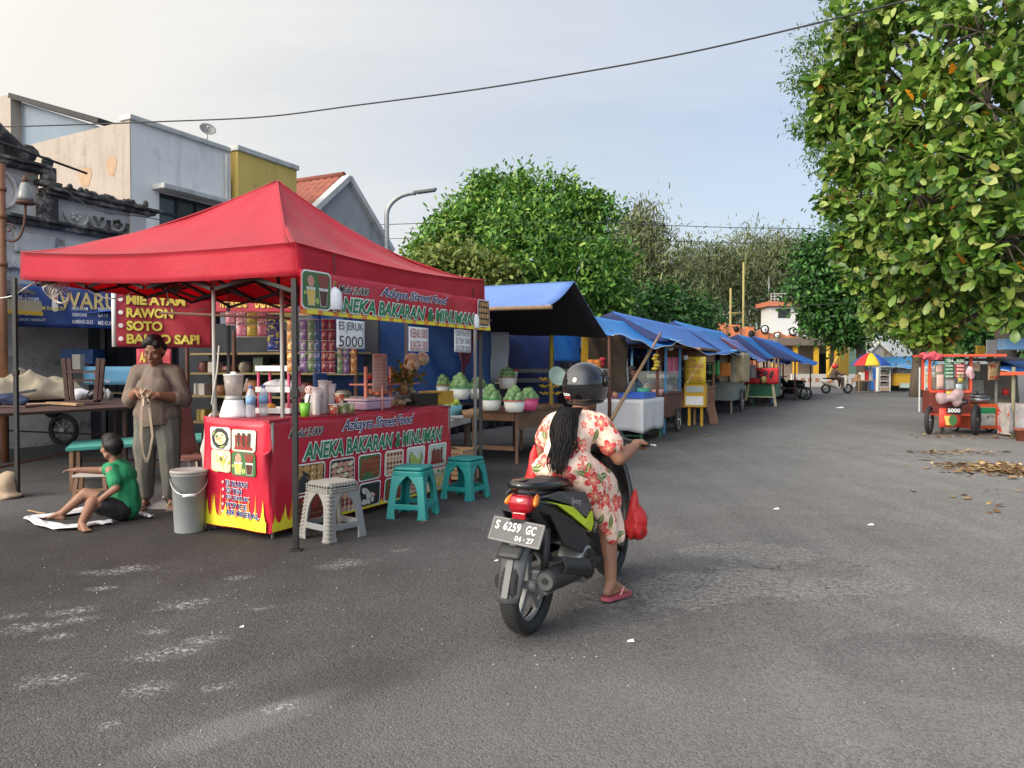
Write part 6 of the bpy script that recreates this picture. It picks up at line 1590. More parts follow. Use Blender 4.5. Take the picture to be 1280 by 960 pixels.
def floral():
 m=bpy.data.materials.new('floral peach cotton');m.use_nodes=True
 nt=m.node_tree;N=nt.nodes;L=nt.links;b=N['Principled BSDF']
 uvn=N.new('ShaderNodeUVMap');uvn.uv_map='UVMap'
 def mth(op,a,b_=None,c_=None,cl=False):
  n=N.new('ShaderNodeMath');n.operation=op;n.use_clamp=cl
  for i,x in enumerate((a,b_,c_)):
   if x is None:continue
   if isinstance(x,(int,float)):n.inputs[i].default_value=x
   else:L.new(x,n.inputs[i])
  return n.outputs[0]
 def mix(f,a,c):
  n=N.new('ShaderNodeMix');n.data_type='RGBA';L.new(f,n.inputs['Factor'])
  for k,x in(('A',a),('B',c)):
   if isinstance(x,tuple):n.inputs[k].default_value=x+(1,)
   else:L.new(x,n.inputs[k])
  return n.outputs['Result']
 def cells(scale,off,rand=.75):
  mp=N.new('ShaderNodeMapping');mp.inputs['Location'].default_value=(off,off*.7,0);mp.inputs['Scale'].default_value=(scale,scale,1);L.new(uvn.outputs['UV'],mp.inputs['Vector'])
  vo=N.new('ShaderNodeTexVoronoi');vo.voronoi_dimensions='2D';vo.inputs['Scale'].default_value=1;vo.inputs['Randomness'].default_value=rand;L.new(mp.outputs['Vector'],vo.inputs['Vector'])
  d=N.new('ShaderNodeVectorMath');d.operation='SUBTRACT';L.new(mp.outputs['Vector'],d.inputs[0]);L.new(vo.outputs['Position'],d.inputs[1])
  sp=N.new('ShaderNodeSeparateXYZ');L.new(d.outputs['Vector'],sp.inputs[0]);cl=N.new('ShaderNodeSeparateColor');L.new(vo.outputs['Color'],cl.inputs[0])
  return sp.outputs['X'],sp.outputs['Y'],cl.outputs['Red'],cl.outputs['Green'],cl.outputs['Blue']
 def soft(x,a,b_):
  r=N.new('ShaderNodeMapRange');r.inputs['From Min'].default_value=a;r.inputs['From Max'].default_value=b_;L.new(x,r.inputs['Value']);return r.outputs['Result']
 def flower(scale,off,thr,pet,r0):
  x,y,r,g_,bl=cells(scale,off)
  ang=mth('ARCTAN2',y,x);rad=mth('SQRT',mth('ADD',mth('MULTIPLY',x,x),mth('MULTIPLY',y,y)))
  lim=mth('MULTIPLY_ADD',mth('ABSOLUTE',mth('COSINE',mth('MULTIPLY_ADD',ang,pet/2,mth('MULTIPLY',g_,6.0)))),r0*.62,r0*.42)
  on=mth('GREATER_THAN',r,thr);k=mth('DIVIDE',rad,lim)
  return mth('MULTIPLY',soft(k,1.0,.92),on),k,bl
 def leaf(scale,off,thr):
  x,y,r,g_,bl=cells(scale,off,.9);a=mth('MULTIPLY',g_,6.28);ca,sa=mth('COSINE',a),mth('SINE',a)
  u_=mth('ADD',mth('MULTIPLY',x,ca),mth('MULTIPLY',y,sa));v_=mth('SUBTRACT',mth('MULTIPLY',y,ca),mth('MULTIPLY',x,sa))
  e=mth('ADD',mth('POWER',mth('ABSOLUTE',mth('DIVIDE',u_,.42)),1.5),mth('POWER',mth('ABSOLUTE',mth('DIVIDE',v_,.17)),1.5))
  return mth('MULTIPLY',soft(e,1.0,.9),mth('GREATER_THAN',r,thr)),mth('ABSOLUTE',v_)
 c=(.76,.55,.44)
 st,_=leaf(24,7.7,.62);c=mix(mth('MULTIPLY',st,.7),c,(.42,.36,.16))
 l1,vv=leaf(9.0,3.1,.32);c=mix(l1,c,mix(soft(vv,.0,.07),(.42,.44,.20),(.09,.14,.035)))
 f2,k2,_=flower(15,11.3,.55,5,.40);c=mix(f2,c,mix(soft(k2,.25,.7),(.74,.42,.30),(.70,.09,.075)))
 f1,k1,bl=flower(8.6,1.7,.34,5,.47);c=mix(f1,c,mix(soft(k1,.15,.75),(.78,.34,.24),(.62,.035,.045)))
 ce,_,_=flower(8.6,1.7,.34,2,.09);c=mix(ce,c,(.80,.55,.30))
 L.new(c,b.inputs['Base Color']);b.inputs['Roughness'].default_value=.75
 tc=N.new('ShaderNodeTexCoord');nb=N.new('ShaderNodeTexNoise');nb.inputs['Scale'].default_value=14;L.new(tc.outputs['Object'],nb.inputs['Vector'])
 bp=N.new('ShaderNodeBump');bp.inputs['Strength'].default_value=.4;bp.inputs['Distance'].default_value=.02;L.new(nb.outputs['Fac'],bp.inputs['Height']);L.new(bp.outputs['Normal'],b.inputs['Normal'])
 return m
bm=bmesh.new()
chain(bm,[((0,.49,.82),.155),((0,.515,.92),.138),((0,.555,1.0),.126),((0,.625,1.075),.088)])
ellip(bm,(0,.59,1.03),(.175,.105,.11));ellip(bm,(0,.43,.83),(.18,.19,.10));ellip(bm,(-.0,.64,1.11),(.115,.075,.04))
for sx in(-1,1):
 sh,el,wr=ARM[sx];chain(bm,[((sx*.08,.63,1.08),.07),(sh,.074),(sh.lerp(el,.55),.078)])
 ellip(bm,sh.lerp(el,.42),(.078,.082,.068))
chain(bm,[((.05,.50,.80),.14),((.125,.70,.68),.12),((.145,.78,.60),.095)]);chain(bm,[((-.05,.50,.80),.14),((-.16,.80,.66),.10)])
chain(bm,[((.12,.58,.69),.10),((.18,.66,.52),.062),((.195,.70,.38),.042)]);chain(bm,[((.15,.74,.58),.085),((.185,.78,.45),.058),((.20,.775,.37),.045)])
chain(bm,[((.10,.44,.80),.10),((.14,.54,.69),.085)])
def dress_fold(co):
 n=mnoise.noise_vector(co*5.5)*.012
 lo_=max(0,min(1,(.75-co.z)/.35));f_=.014*lo_*math.sin(co.y*55+co.z*6)
 wz=math.exp(-((co.z-.885)/.03)**2)*.010
 c=co+n;c.x+=math.copysign(f_,1)-(wz if co.x>0 else-wz)*1;c.y+=wz*.6
 return c
dr=organic('dress',bm,floral(),rd,.0085,4,deform=dress_fold)
uvl=dr.data.uv_layers.new(name='UVMap')
for lp in dr.data.loops:
 co=dr.data.vertices[lp.vertex_index].co;cx_,cy_=(0.0,.66)
 if abs(co.x)>.205 and co.z>.88:cx_=math.copysign(.205,co.x)
 a=math.atan2(co.x,-(co.y-.70));uvl.data[lp.index].uv=(a*.23+co.x*.35,co.z+.25*(co.y-.6))
hm=bpy.data.objects.new('helmet',None)
M_hel=mat('glossy black helmet',(.006,.006,.007),.05,coat=1.0)
bm=bmesh.new();HC_=HD+V((0,.0,.045))
bmesh.ops.create_uvsphere(bm,u_segments=40,v_segments=28,radius=1,matrix=Matrix.Identity(4))
for v in bm.verts:
 x,y,z=v.co;w_=.128*(1+.05*(1-z*z));
 v.co=V((x*w_,y*.156-.008+(.018 if y>0 else 0)*(1-z),z*(.138 if z>0 else .195)))
cut=[v for v in bm.verts if v.co.z<-.112]
bmesh.ops.delete(bm,geom=cut,context='VERTS')
me=bpy.data.meshes.new('helmet');bm.to_mesh(me);bm.free();me.polygons.foreach_set('use_smooth',[True]*len(me.polygons));me.materials.append(M_hel)
ho=bpy.data.objects.new('helmet',me);COL.objects.link(ho);ho.parent=rd
ho.scale=(.97,.95,.98);ho.location=HC_+V((0,0,.012));ho.rotation_euler=(R(4),0,R(-10))
md=ho.modifiers.new('s','SOLIDIFY');md.thickness=.022
mb=MB(M_bkm);mb.tube([(.103*math.cos(a),.124*math.sin(a)-.002,-.110)for a in[2*PI*i/40 for i in range(40)]],.010,8,closed=True);mb.build('edge_trim',ho)
M_vis=mat('smoked visor',(.015,.015,.017),.06,coat=1,alpha=.75)
mb=MB(M_vis);mb.sheet(lambda a,b:(.146*math.sin((a-.5)*2.7)*(1-.30*b**2.5),.182*math.cos((a-.5)*2.7)*(1-.22*b**2.5)-.006,.085-.175*b),24,10,.004);mb.build('visor',ho)
mb=MB(M_bk)
for sx in(-1,1):mb.lathe([(.032,0),(.030,.014),(.001,.018)],(sx*.132,.035,.012),18,Matrix.Rotation(sx*PI/2,4,'Y'))
mb.build('visor_hinge',ho)
def hel_map(a,b,e=0.0):
 t=a/.15;w_=.128*(1+.05*.85);z=-.075+b;k=math.sqrt(max(0,1-(z/.195)**2))
 return V((math.sin(t)*(w_*k+e),-math.cos(t)*(.156*k+e)-.008,z))
mb=MB(M_white);fit_text(mb,'HONDA',-.105,-.015,.012,.030,hel_map,M_white,.03,0,.003);fit_text(mb,'____',-.095,-.020,.0,.006,hel_map,M_red,.03,0,.003)if False else None
mb.use(M_red)
for i in range(6):a0,a1=-.095+.0125*i,-.0835+.0125*i;mb.add([hel_map(a0,-.004,.003),hel_map(a1,-.004,.003),hel_map(a1,.005,.003),hel_map(a0,.005,.003)],[(0,1,2,3)])
mb.build('emblem',ho)
from mathutils.bvhtree import BVHTree
bvh=BVHTree.FromPolygons([v.co.copy()for v in dr.data.vertices],[tuple(p.vertices)for p in dr.data.polygons])
def backy(x,z):
 h=bvh.ray_cast(V((x,-.6,z)),V((0,1,0)));y=h[0].y if h[0]else .64
 return y if z<1.10 else min(y,.60+(z-1.1)*.5)
mb=MB(mat('long black hair',(.006,.005,.005),.5,spec=.14,var=.3,vs=60));rg=random.Random(3)
for i in range(240):
 a=rg.gauss(0,.5);x0=-.02+rg.gauss(0,.027);y0=.655-.02*abs(rg.gauss(0,1));L_=rg.uniform(.25,.37)if abs(a)<.6 else rg.uniform(.16,.30)
 pts=[];sp=rg.gauss(0,.014);wv=rg.uniform(0,6)
 for k in range(8):
  s_=k/7;z=1.165-L_*s_
  xc=-.005+.075*s_**1.2+(x0+.02)*(1+.25*math.sin(s_*PI))*(1-.6*s_**2)+sp*s_*s_*1.4+.006*math.sin(s_*9+wv)
  back=min(backy(xc,z),backy(xc+.02,z),backy(xc,z-.03),backy(xc-.02,z))
  y=back-.010-.022*math.cos(max(-1.5,min(1.5,x0*14)))*(.4+.6*math.sin(PI*min(1,s_+.15)))+rg.gauss(0,.004)
  pts.append((xc,y,z))
 r0=rg.uniform(.0035,.0065);mb.tube(pts,[r0,r0,r0,r0,r0*.95,r0*.8,r0*.55,r0*.15],5,cap=False)
mb.build('hair',rd)
d=V((.25,1,0)).normalized();c0=V((.218,.755,.040));x=d.cross(V((0,0,1)))
M_ff=mat('rose rubber sandal',(.36,.07,.10),.6)
mb=MB(M_ff);out=[(.042*w_,l_)for l_,w_ in((-.125,.55),(-.11,.85),(-.05,.9),(.04,1.05),(.10,1.0),(.135,.6))]
pts2=[(w_,l_)for w_,l_ in out]+[(-w_,l_)for w_,l_ in reversed(out)]
Mf=Matrix.Translation(c0-V((0,0,.028)))@Matrix.Rotation(math.atan2(-d.x,d.y),4,'Z')@Matrix.Rotation(R(-2),4,'X')
mb.prism(pts2,.022,Mf);mb.use(mat('pale sandal strap',(.60,.24,.22),.5))
for sx in(-1,1):mb.tube([Mf@V((sx*.04,-.015,.02)),Mf@V((sx*.03,.035,.062)),Mf@V((0,.085,.03))],.007,6)
mb.build('sandal',rd)
def carrier(label,loc,r,seed):
 bm=bmesh.new();ellip(bm,(0,0,-.27),(r*1.05,r*1.2,.085));ellip(bm,(.02,0,-.20),(r*.95,r*1.05,.09));chain(bm,[((0,0,-.22),r*.8),((0,0,-.12),r*.5),((0,0,-.03),.022)]);chain(bm,[((0,0,-.04),.02),((.005,.01,.02),.010)])
 o=organic('carrier_bag',bm,mat('red carrier bag',(.66,.035,.035),.35,var=.1,trans=.3,bump=.4,bs=25),None,.008,3,deform=lambda co:co*(1+.10*(1-abs(math.sin(math.atan2(co.y,co.x)*4+co.z*8+seed)))*min(1,max(0,-co.z*5)))+mnoise.noise_vector(V((co.x*14,co.y*14,co.z*7)))*.018)
 o.location=loc;o.scale=(.85,.85,.80);o.rotation_euler=(0,0,-HEAD+.4);return tag(o,label,'bag')
Rs=Matrix.Rotation(-HEAD,4,'Z')
carrier('red plastic carrier bag hanging in front of the right knee of the rider',O+Rs@V((.255,.98,.62)),.085,1)
carrier('red plastic carrier bag squeezed beside the left hip of the rider',O+Rs@V((-.215,.50,.92)),.078,2)
for o in list(sc_.children):
 if o.name.split('.')[0]in('tail_lamp','indicator','grab_rail','seat','mudguard','number_plate','plate_bracket','reflector'):
  o.location.y+=.15 if o.name.split('.')[0]in('tail_lamp','indicator','grab_rail','seat')else .085
  if o.name.split('.')[0]in('tail_lamp','indicator'):o.scale.x=.76
  if o.name.split('.')[0]in('grab_rail','seat'):o.scale.x=.68;o.location.y+=.05;o.location.z-=.03 if 'rail' in o.name else .012
def tarp(name,label,corners,m,sag=.06,wav=.03,n=(24,14),lining=None,poles=(),mp=None,group=None,seed=0,kind='roof_sheet'):
 """cloth roof over four world corners a,b (top edge) c,d (eave, below b and a)."""
 a,b,c,d=[V(x)for x in corners];o=V(((a.x+b.x+c.x+d.x)/4,(a.y+b.y+c.y+d.y)/4,0));t=thing(name,label,'tarpaulin roof',o,0,group)
 def f(s,q):
  p=a.lerp(b,s).lerp(d.lerp(c,s),q)-o
  return p+V((0,0,-sag*math.sin(PI*s)*(.3+q)-sag*.8*math.sin(PI*q)+wav*math.sin(s*9+seed+q*3)*q+wav*.5*math.sin(s*23+seed*2)*q*q))
 mb=MB(m);mb.sheet(f,n[0],n[1],.005);mb.build(kind,t)
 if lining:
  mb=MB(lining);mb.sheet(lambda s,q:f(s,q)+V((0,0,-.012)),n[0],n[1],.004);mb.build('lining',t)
 mb=MB(M_whitep);mb.tube([f(i/30,1.0)+V((0,0,.004))for i in range(31)],.007,5);mb.build('hem_rope',t)
 for p in poles:
  mb=MB(mp or M_rust);q=V((p[0],p[1],0))-o;mb.tube([(q.x,q.y,0),(q.x,q.y,p[2])],.035,8);mb.build('post',t)
 return t
r1=S(10.15,-4.0,2.66);r0=S(10.6,-8.6,2.75);n1=S(9.26,-4.0,2.24);n0=S(9.5,-8.6,2.3);f1=S(11.65,-4.0,1.93);f0=S(12.2,-8.6,2.2)
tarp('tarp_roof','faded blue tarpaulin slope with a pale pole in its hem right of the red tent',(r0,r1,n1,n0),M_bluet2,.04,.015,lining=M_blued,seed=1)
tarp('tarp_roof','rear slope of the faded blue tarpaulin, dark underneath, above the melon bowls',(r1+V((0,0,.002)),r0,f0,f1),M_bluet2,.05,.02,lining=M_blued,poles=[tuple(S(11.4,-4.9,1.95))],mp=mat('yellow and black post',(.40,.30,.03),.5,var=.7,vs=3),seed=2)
a_,b_2=n1+V((.02,-.02,-.02)),n0+V((0,0,-.02));mb=MB(M_woodl);mb.tube([V((0,0,0)),b_2-a_],.028,8);tag(mb.build('bamboo_pole',loc=a_),'pale bamboo pole rolled into the near hem of the faded blue tarpaulin','pole')
for i,(u,v,z,m_,lab)in enumerate(((10.3,-5.9,2.5,M_woodd,'dark wooden post in the middle of the fruit stall'),(10.0,-6.6,2.5,M_woodd,'dark wooden post at the back of the fruit stall'),(11.0,-6.3,2.2,mat('yellow and black post',(.40,.30,.03)),'yellow and black post behind the melon bowls'))):
 p=S(u,v);mb=MB(m_);mb.bar((0,0,0),(0,0,z),.07);tag(mb.build('wooden_post',loc=p,bev=.006),lab,'post')
def curtain(label,qa,qb,z0,z1,m,rip=.05,seed=0,name='curtain'):
 f_=plane_map(qa,qb,z0,rip,ph=seed);o=V((qa.x,qa.y,z0));mb=MB(m)
 mb.sheet(lambda a,b:f_(a*f_.len,b*(z1-z0))-o,max(24,int(f_.len*20)),10,.004);return tag(mb.build(name,loc=o),label,'curtain')
M_wsheet=mat('pale plastic curtain',(.50,.55,.62),.6,var=.08,vs=3,bump=.3,bs=9,trans=.2)
M_navy=mat('navy cloth curtain',(.012,.025,.10),.8,var=.3,vs=4)
pa,pb=P(604,470,12.6),P(636,470,12.8);curtain('pale bluish plastic sheet hanging at the back of the fruit stall',pa,pb,ZH(620,478,12.7),ZH(620,415,12.7),M_wsheet,.03,1)
pa,pb=P(634,470,13.4),P(700,470,14.0);curtain('navy curtain at the back of the fruit stall',pa,pb,.5,ZH(650,412,13.6),M_navy,.05,2)
M_bc=mat('vivid blue plastic',(.03,.22,.62),.45,var=.15,vs=3,bump=.4,bs=8,trans=.3)  # saturated blue base colour, slightly translucent
pa,pb=P(693,470,13.6),P(728,470,14.4);curtain('bright blue plastic curtain behind the helmet of the rider',pa,pb,ZH(710,452,14),ZH(710,415,14),M_bc,.04,3)
M_brn=mat('brown olive cloth',(.13,.095,.055),.85,var=.25,vs=3,bump=.3,bs=8)
pa,pb=P(730,470,14.3),P(782,470,15.0);curtain('brownish olive cloth curtain under the second blue tarp',pa,pb,ZH(755,492,14.6),ZH(755,417,14.6),M_brn,.05,4)
pa,pb=P(727,470,14.1),P(735,470,14.2);curtain('narrow yellow edge curtain beside the brownish olive cloth',pa,pb,ZH(731,455,14.1),ZH(731,417,14.1),M_yel,.01,5)
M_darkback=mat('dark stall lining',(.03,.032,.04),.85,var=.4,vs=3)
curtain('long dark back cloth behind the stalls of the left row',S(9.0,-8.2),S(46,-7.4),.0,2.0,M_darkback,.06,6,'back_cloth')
pa,pb=P(575,480,11.4),P(604,480,12.2);curtain('dark maroon patterned cloth hanging behind the small paper sign',pa,pb,1.05,ZH(590,415,11.8),mat('maroon cloth',(.12,.02,.04),.8,var=.6,vs=10,stain='#8a5a4a',st=(.55,.6),ss=9),.05,8)
t=ptable('wooden_table','rough brown wooden table carrying the melon bowls beside the red tent',[S(9.70,-4.72),S(11.5,-4.72),S(11.5,-5.5),S(9.70,-5.5)],.80,M_wood,M_wood,.05,brace=False)
mb=MB(M_wood);o_=t.location;q=S(9.75,-5.1)-V((o_.x,o_.y,0));mb.box((q.x,q.y,.69),(.66,.03,.13),rz=RZ);q=S(10.6,-4.76)-V((o_.x,o_.y,0));mb.box((q.x,q.y,.62),(.03,1.6,.26),rz=RZ);q=S(9.75,-5.1)-V((o_.x,o_.y,0));mb.box((q.x,q.y,.22),(.64,.03,.06),rz=RZ);mb.build('apron',t)
ptable('back_table','low dark table under the second line of melon bowls',[S(9.0,-5.6),S(12.0,-5.8),S(12.0,-6.8),S(9.0,-6.6)],.86,M_woodd,M_woodd,.04,brace=False)
M_bowlw=mat('ribbed white plastic bowl',(.66,.66,.60),.4)
M_melon=leaf_mat('green fruit skin',[(0,'#3f6a35'),(.5,'#5d8a48'),(1,'#86a866')],.5,0.02)
MEL=None
def melon_mesh():
 mb=MB(mat('pale green fruit',(.15,.27,.10),.5,var=.35,vs=9,stain='#8fae78',st=(.5,.75),ss=7));mb.ell((0,0,0),(.064,.064,.074),n=16,k=10);mb.use(M_woodl);mb.tube([(0,0,.07),(.003,0,.083)],.006,5);return mb
def bowl(px,py,Y,rpx,rim,label,flab,nf,hpx=15,mw=None):
 p=P(px,py,Y);r=rpx*Y/F_PX;h=hpx*Y/F_PX
 t=thing('fruit_bowl',label,'bowl',p,rnd.uniform(0,3),'plastic bowls of melons')
 mb=MB(mw or M_bowlw);mb.lathe([(r*.70,0),(r*.74,.004),(r*.87,h*.5),(r*.86,h*.52),(r*.95,h*.93),(r*.90,h*.93),(r*.6,.02),(.001,.018)],n=32);mb.build('body',t)
 mb=MB(rim);mb.lathe([(r*.95,h*.92),(r*1.01,h*.94),(r*1.01,h),(r*.93,h),(r*.92,h*.93)],n=32);mb.build('rim',t)
 mb=MB(mat('dull bowl stripe',(.30,.26,.25),.5));mb.lathe([(r*.835,h*.47),(r*.85,h*.5),(r*.86,h*.54)],n=32);mb.build('stripe',t)
 global MEL
 k=0;rr=random.Random(int(px*7+py))
 for ring,(n_,q,dz)in enumerate(((6,.60,.10),(5,.44,.42),(3,.28,.72),(1,0,.98))):
  for i in range(n_):
   if k>=nf:break
   a=2*PI*i/n_+ring*.5+rr.uniform(-.15,.15)
   loc=p+V((math.cos(a)*r*q,math.sin(a)*r*q,h+dz*r))
   if MEL is None:MEL=melon_mesh().build('melon');o=MEL
   else:o=MEL.copy();COL.objects.link(o)
   sc2=rr.uniform(.92,1.08)*.34*r/.064;o.scale=(sc2,sc2,sc2);o.location=loc;o.rotation_euler=(rr.uniform(-1.2,1.2),rr.uniform(-1.2,1.2),rr.uniform(0,6))
   tag(o,flab,'melon',flab.replace('melon','melons',1));k+=1
M_grim=mat('green bowl rim',(.03,.36,.10),.4);M_rrim=mat('red bowl rim',(.55,.04,.06),.4);M_pbowl=mat('pink plastic bowl',(.60,.07,.20),.4);M_prim=mat('dull pink rim',(.42,.16,.14),.5)
bowl(614,513,10.9,14,M_grim,'white bowl with a green rim on the table right of the tent leg','green melon in the green rimmed bowl on the wooden table',17)
bowl(643,515,10.7,14.5,M_rrim,'white bowl with a red rim at the front corner of the wooden table','green melon in the red rimmed bowl at the table corner',15)
bowl(661,513,11.1,13,M_pbowl,'all pink bowl behind the red rimmed bowl','green melon in the all pink bowl',14,mw=M_pbowl)
bowl(575,499,11.2,14,M_grim,'white bowl with a green rim seen under the small paper sign','green melon in the green rimmed bowl left of the tent leg',16)
bowl(552,496,11.6,13,M_prim,'dull pink bowl at the left end of the melon row','dark green melon in the dull pink bowl',14)
bowl(598,499,11.6,13,M_grim,'green rimmed bowl hidden behind the tent leg','green melon in the bowl hidden behind the tent leg',14)
bowl(634,486,12.4,12,M_prim,'bowl at the back of the fruit stall with a red lidded box behind','green melon in the rear bowl below the pale sheet',12)
p=P(566,519,10.0);t=thing('fruit_tub','pale blue tub of limes and lemons beside the far end of the counter','tub',p)
mb=MB(mat('pale aqua plastic',(.16,.42,.46),.4));mb.lathe([(.10,0),(.13,.14),(.12,.14),(.09,.01)],n=20);mb.build('body',t)
M_lime=mat('lime and lemon skin',(.40,.50,.06),.5,var=.5,vs=9)
for i in range(9):
 a=i*2.4;o=MB(M_lime).ell((0,0,0),(.038,.038,.042),n=10,k=7).build('lime',loc=p+V((.065*math.cos(a)*(i>0),.065*math.sin(a)*(i>0),.15+.03*(i%2))))
 tag(o,'lime in the pale aqua tub','lime','limes in the pale aqua tub')
ptable('side_table','low white covered table between the counter and the wooden melon table',[S(8.3,-5.0),S(9.3,-5.25),S(9.3,-6.0),S(8.3,-5.8)],.72,mat('grey white oilcloth',(.42,.41,.39),.5,var=.1),M_woodd,.1,brace=False)
for i,(px,py,w_,lab)in enumerate(((573,556,.34,'top wooden crate of slats beside the counter foot'),(575,576,.36,'bottom wooden crate of slats beside the counter foot'))):
 p=P(px,py,9.3);t=thing('wooden_crate',lab,'crate',V((p.x,p.y,.02+.2*(1-i))),RZ)
 mb=MB(M_woodl)
 for z in(.03,.09,.15):
  for sgn in(-1,1):mb.box((0,sgn*.17,z),(w_,.015,.05));mb.box((sgn*w_/2,0,z),(.015,.325,.05))
 mb.box((0,0,.008),(w_-.02,.32,.01));mb.build('slats',t)
for i in range(7):
 p=G(580+(i%4)*4.5+6*(i//4),588-(i//4)*3,.06);o=MB(mat('brown coconut',(.22,.13,.06),.85,var=.4,vs=20,bump=.4,bs=60)).ell((0,0,0),(.07,.07,.065),n=12,k=8).build('coconut',loc=p)
 tag(o,'brown coconut on the ground between the crates and the wooden table','coconut','coconuts on the ground by the crates')
p=P(588,522,9.9);small('wicker_basket','little wicker basket on the low white covered table','basket',p,lambda m:m.lathe([(.09,0),(.12,.10),(.11,.10),(.08,.01)],n=18),M_woodl)
p=P(632,480,12.9);t=thing('storage_tub','white storage tub with a red lid behind the melon bowls','tub',p,RZ);mb=MB(M_whitep);mb.box((0,0,.11),(.36,.26,.22),taper=.9);mb.build('body',t,bev=.02);mb=MB(M_red);mb.box((0,0,.235),(.38,.28,.03));mb.build('lid',t,bev=.01)
p=P(688,488,12.5);t=thing('banana_bunch','ripe yellow banana bunches hanging beside the rider','bananas',p)
rg=random.Random(9);M_ban2=mat('banana skin',(.55,.36,.03),.5,var=.35,vs=8)
for k in range(3):
 mb=MB(M_ban2)
 for i in range(9):
  a=i*.7+k;c=V((.06*math.cos(a),.06*math.sin(a),.12*k-.04));e=V((math.cos(a),math.sin(a),.2))*.13
  mb.tube([c,c+e*.5+V((0,0,-.035)),c+e+V((0,0,-.01))],[.014,.019,.008],6)
 mb.build('hand_of_bananas',t)
p=P(689,482,12.0);small('weighing_pan','pale green plastic weighing pan tipped up above the bananas','pan',p+V((.05,0,.12)),lambda m:m.lathe([(.02,0),(.10,.03),(.16,.12),(.15,.12),(.09,.04),(.02,.012)],n=20,M=Matrix.Rotation(R(70),4,'X')@Matrix.Rotation(R(25),4,'Y')),mat('pale green plastic',(.42,.55,.46),.4))
pbox('speaker_box','dark box table behind the shoulder of the rider','box',712,770,512,560,14.3,.8,mat('navy oilcloth',(.012,.018,.045),.6))
pbox('shelf_box','dark brown low shelf behind the left shoulder of the rider','shelf',668,700,505,530,12.6,.5,M_woodd)
t=thing('shoe_rack','rack of white and dark goods in rows at the back of the fruit stall','rack',P(636,485,13.2))
mb=MB(M_woodd);mb.bb((-.02,0,0),(0,.3,.45));mb.bb((1.1,0,0),(1.12,.3,.45));mb.build('frame',t)
for z in(.1,.27):mb=MB(mat('row of pale goods',(.12,.11,.105),.6,var=.8,vs=18));mb.bb((0.002,0,z),(1.098,.28,z+.07));mb.build('goods_row',t)
def lean(label,u0,u1,vr,zr,ve,ze,m,seed,posts=True,group='blue tarpaulin roofs of the left row',ze2=None,lining=None):
 a,b,c,d=S(u0,vr,zr),S(u1,vr,zr),S(u1,ve,ze2 or ze),S(u0,ve,ze)
 pl_=[tuple(S(u0+.3,ve-.35,ze-.02+.1)),tuple(S(u1-.3,ve-.35,ze+.05))]if posts else[]
 t=tarp('tarp_roof',label,(a,b,c,d),m,.07,.045,(30,12),lining,pl_,M_rust,group,seed)
 o=t.location;mb=MB(m)
 mb.sheet(lambda s,q:a.lerp(b,s)+V((0,0,0))-o+(S(0,-2.4,0)-S(0,0,0))*q+V((0,0,-.9*q-.006)),16,6,.005);mb.build('back_slope',t)
 e0=a-o+V((0,0,-.01));e1=d-o+V((0,0,.02));e2=a-o+(S(0,-2.4,0)-S(0,0,0))+V((0,0,-.9))
 mb=MB(lining or M_navy);mb.sheet(lambda s,q:e0.lerp(e1.lerp(e2,s),q)+V((0,0,.0))-(S(.02,0)-S(0,0))*1,10,8,.004);mb.build('gable_cloth',t)
 return t
M_lav=mat('lavender tarpaulin',(.22,.22,.52),.5,var=.12,vs=3,bump=.4,bs=8,trans=.2)
a,b,c,d=S(13.1,-4.95,2.40),S(16.0,-4.8,2.40),S(16.4,-3.85,1.95),S(11.7,-3.95,1.95)
tarp('tarp_roof','bright blue sheet sagging low behind the rider, first of the left row',(a,b,c,d),M_bluet3,.09,.05,(34,12),None,[tuple(S(13.2,-4.5,2.1)),tuple(S(16.0,-4.3,2.0))],M_rust,'blue tarpaulin roofs of the left row',3)
lean('blue tarp roof with a dark gable end behind the low sagging sheet',15.1,24.0,-5.1,2.60,-3.85,1.93,M_bluet,4,ze2=1.80)
lean('bright blue tarp roof farther on, above the wooden cart with yellow sign',21.6,29.0,-5.4,2.78,-4.0,1.85,M_bluet3,5,ze2=1.7)
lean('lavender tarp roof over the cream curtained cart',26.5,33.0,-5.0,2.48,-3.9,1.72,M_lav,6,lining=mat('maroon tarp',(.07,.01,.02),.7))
lean('blue tarp roof over the red and green cart',30.0,37.0,-5.0,2.72,-3.7,1.65,M_bluet3,7)
lean('last blue tarp roof of the left row with its corner out over the lane',33.5,42.0,-4.9,2.78,-2.9,1.62,M_bluet,8)
pts=[S(13.55,-3.98),S(15.0,-3.98),S(15.0,-4.85),S(13.55,-4.85)]
t=ptable('market_table','green legged table under the white plastic drape',pts,.80,M_woodd,M_green,.03)
o_=(pts[0]+pts[2])/2;t2=thing('table_drape','white plastic sheet draped over the green legged table','drape',V((o_.x,o_.y,.2)),RZ)
mb=MB(mat('white plastic sheet',(.64,.64,.65),.4,var=.06,bump=.5,bs=5));hw,hl=.46,.76
per=[(-hw,-hl),(hw,-hl),(hw,hl),(-hw,hl),(-hw,-hl)]
def drp(s,q):
 x=s*4;i=min(int(x),3);k=x-i;p=V(per[i]+(0,)).lerp(V(per[i+1]+(0,)),k);out=1+.02*math.sin(s*60)*(1-q)+.01*(1-q)
 return(p.x*out,p.y*out,.605*q-.02*math.sin(s*31)*(1-q))
mb.sheet(drp,96,8,.004);mb.grid(lambda a,b:(-hw+2*hw*a,-hl+2*hl*b,.607),8,8);mb.build('sheet',t2)
p=S(14.3,-4.3,.815);t=thing('blue_tray','blue plastic tray on the white draped table','tray',p,RZ);mb=MB(mat('blue plastic',(.03,.11,.48),.4));mb.box((0,0,.01),(.5,.8,.02))
for sx in(-1,1):mb.box((sx*.255,0,.05),(.012,.82,.1));mb.box((0,sx*.405,.05),(.5,.012,.1))
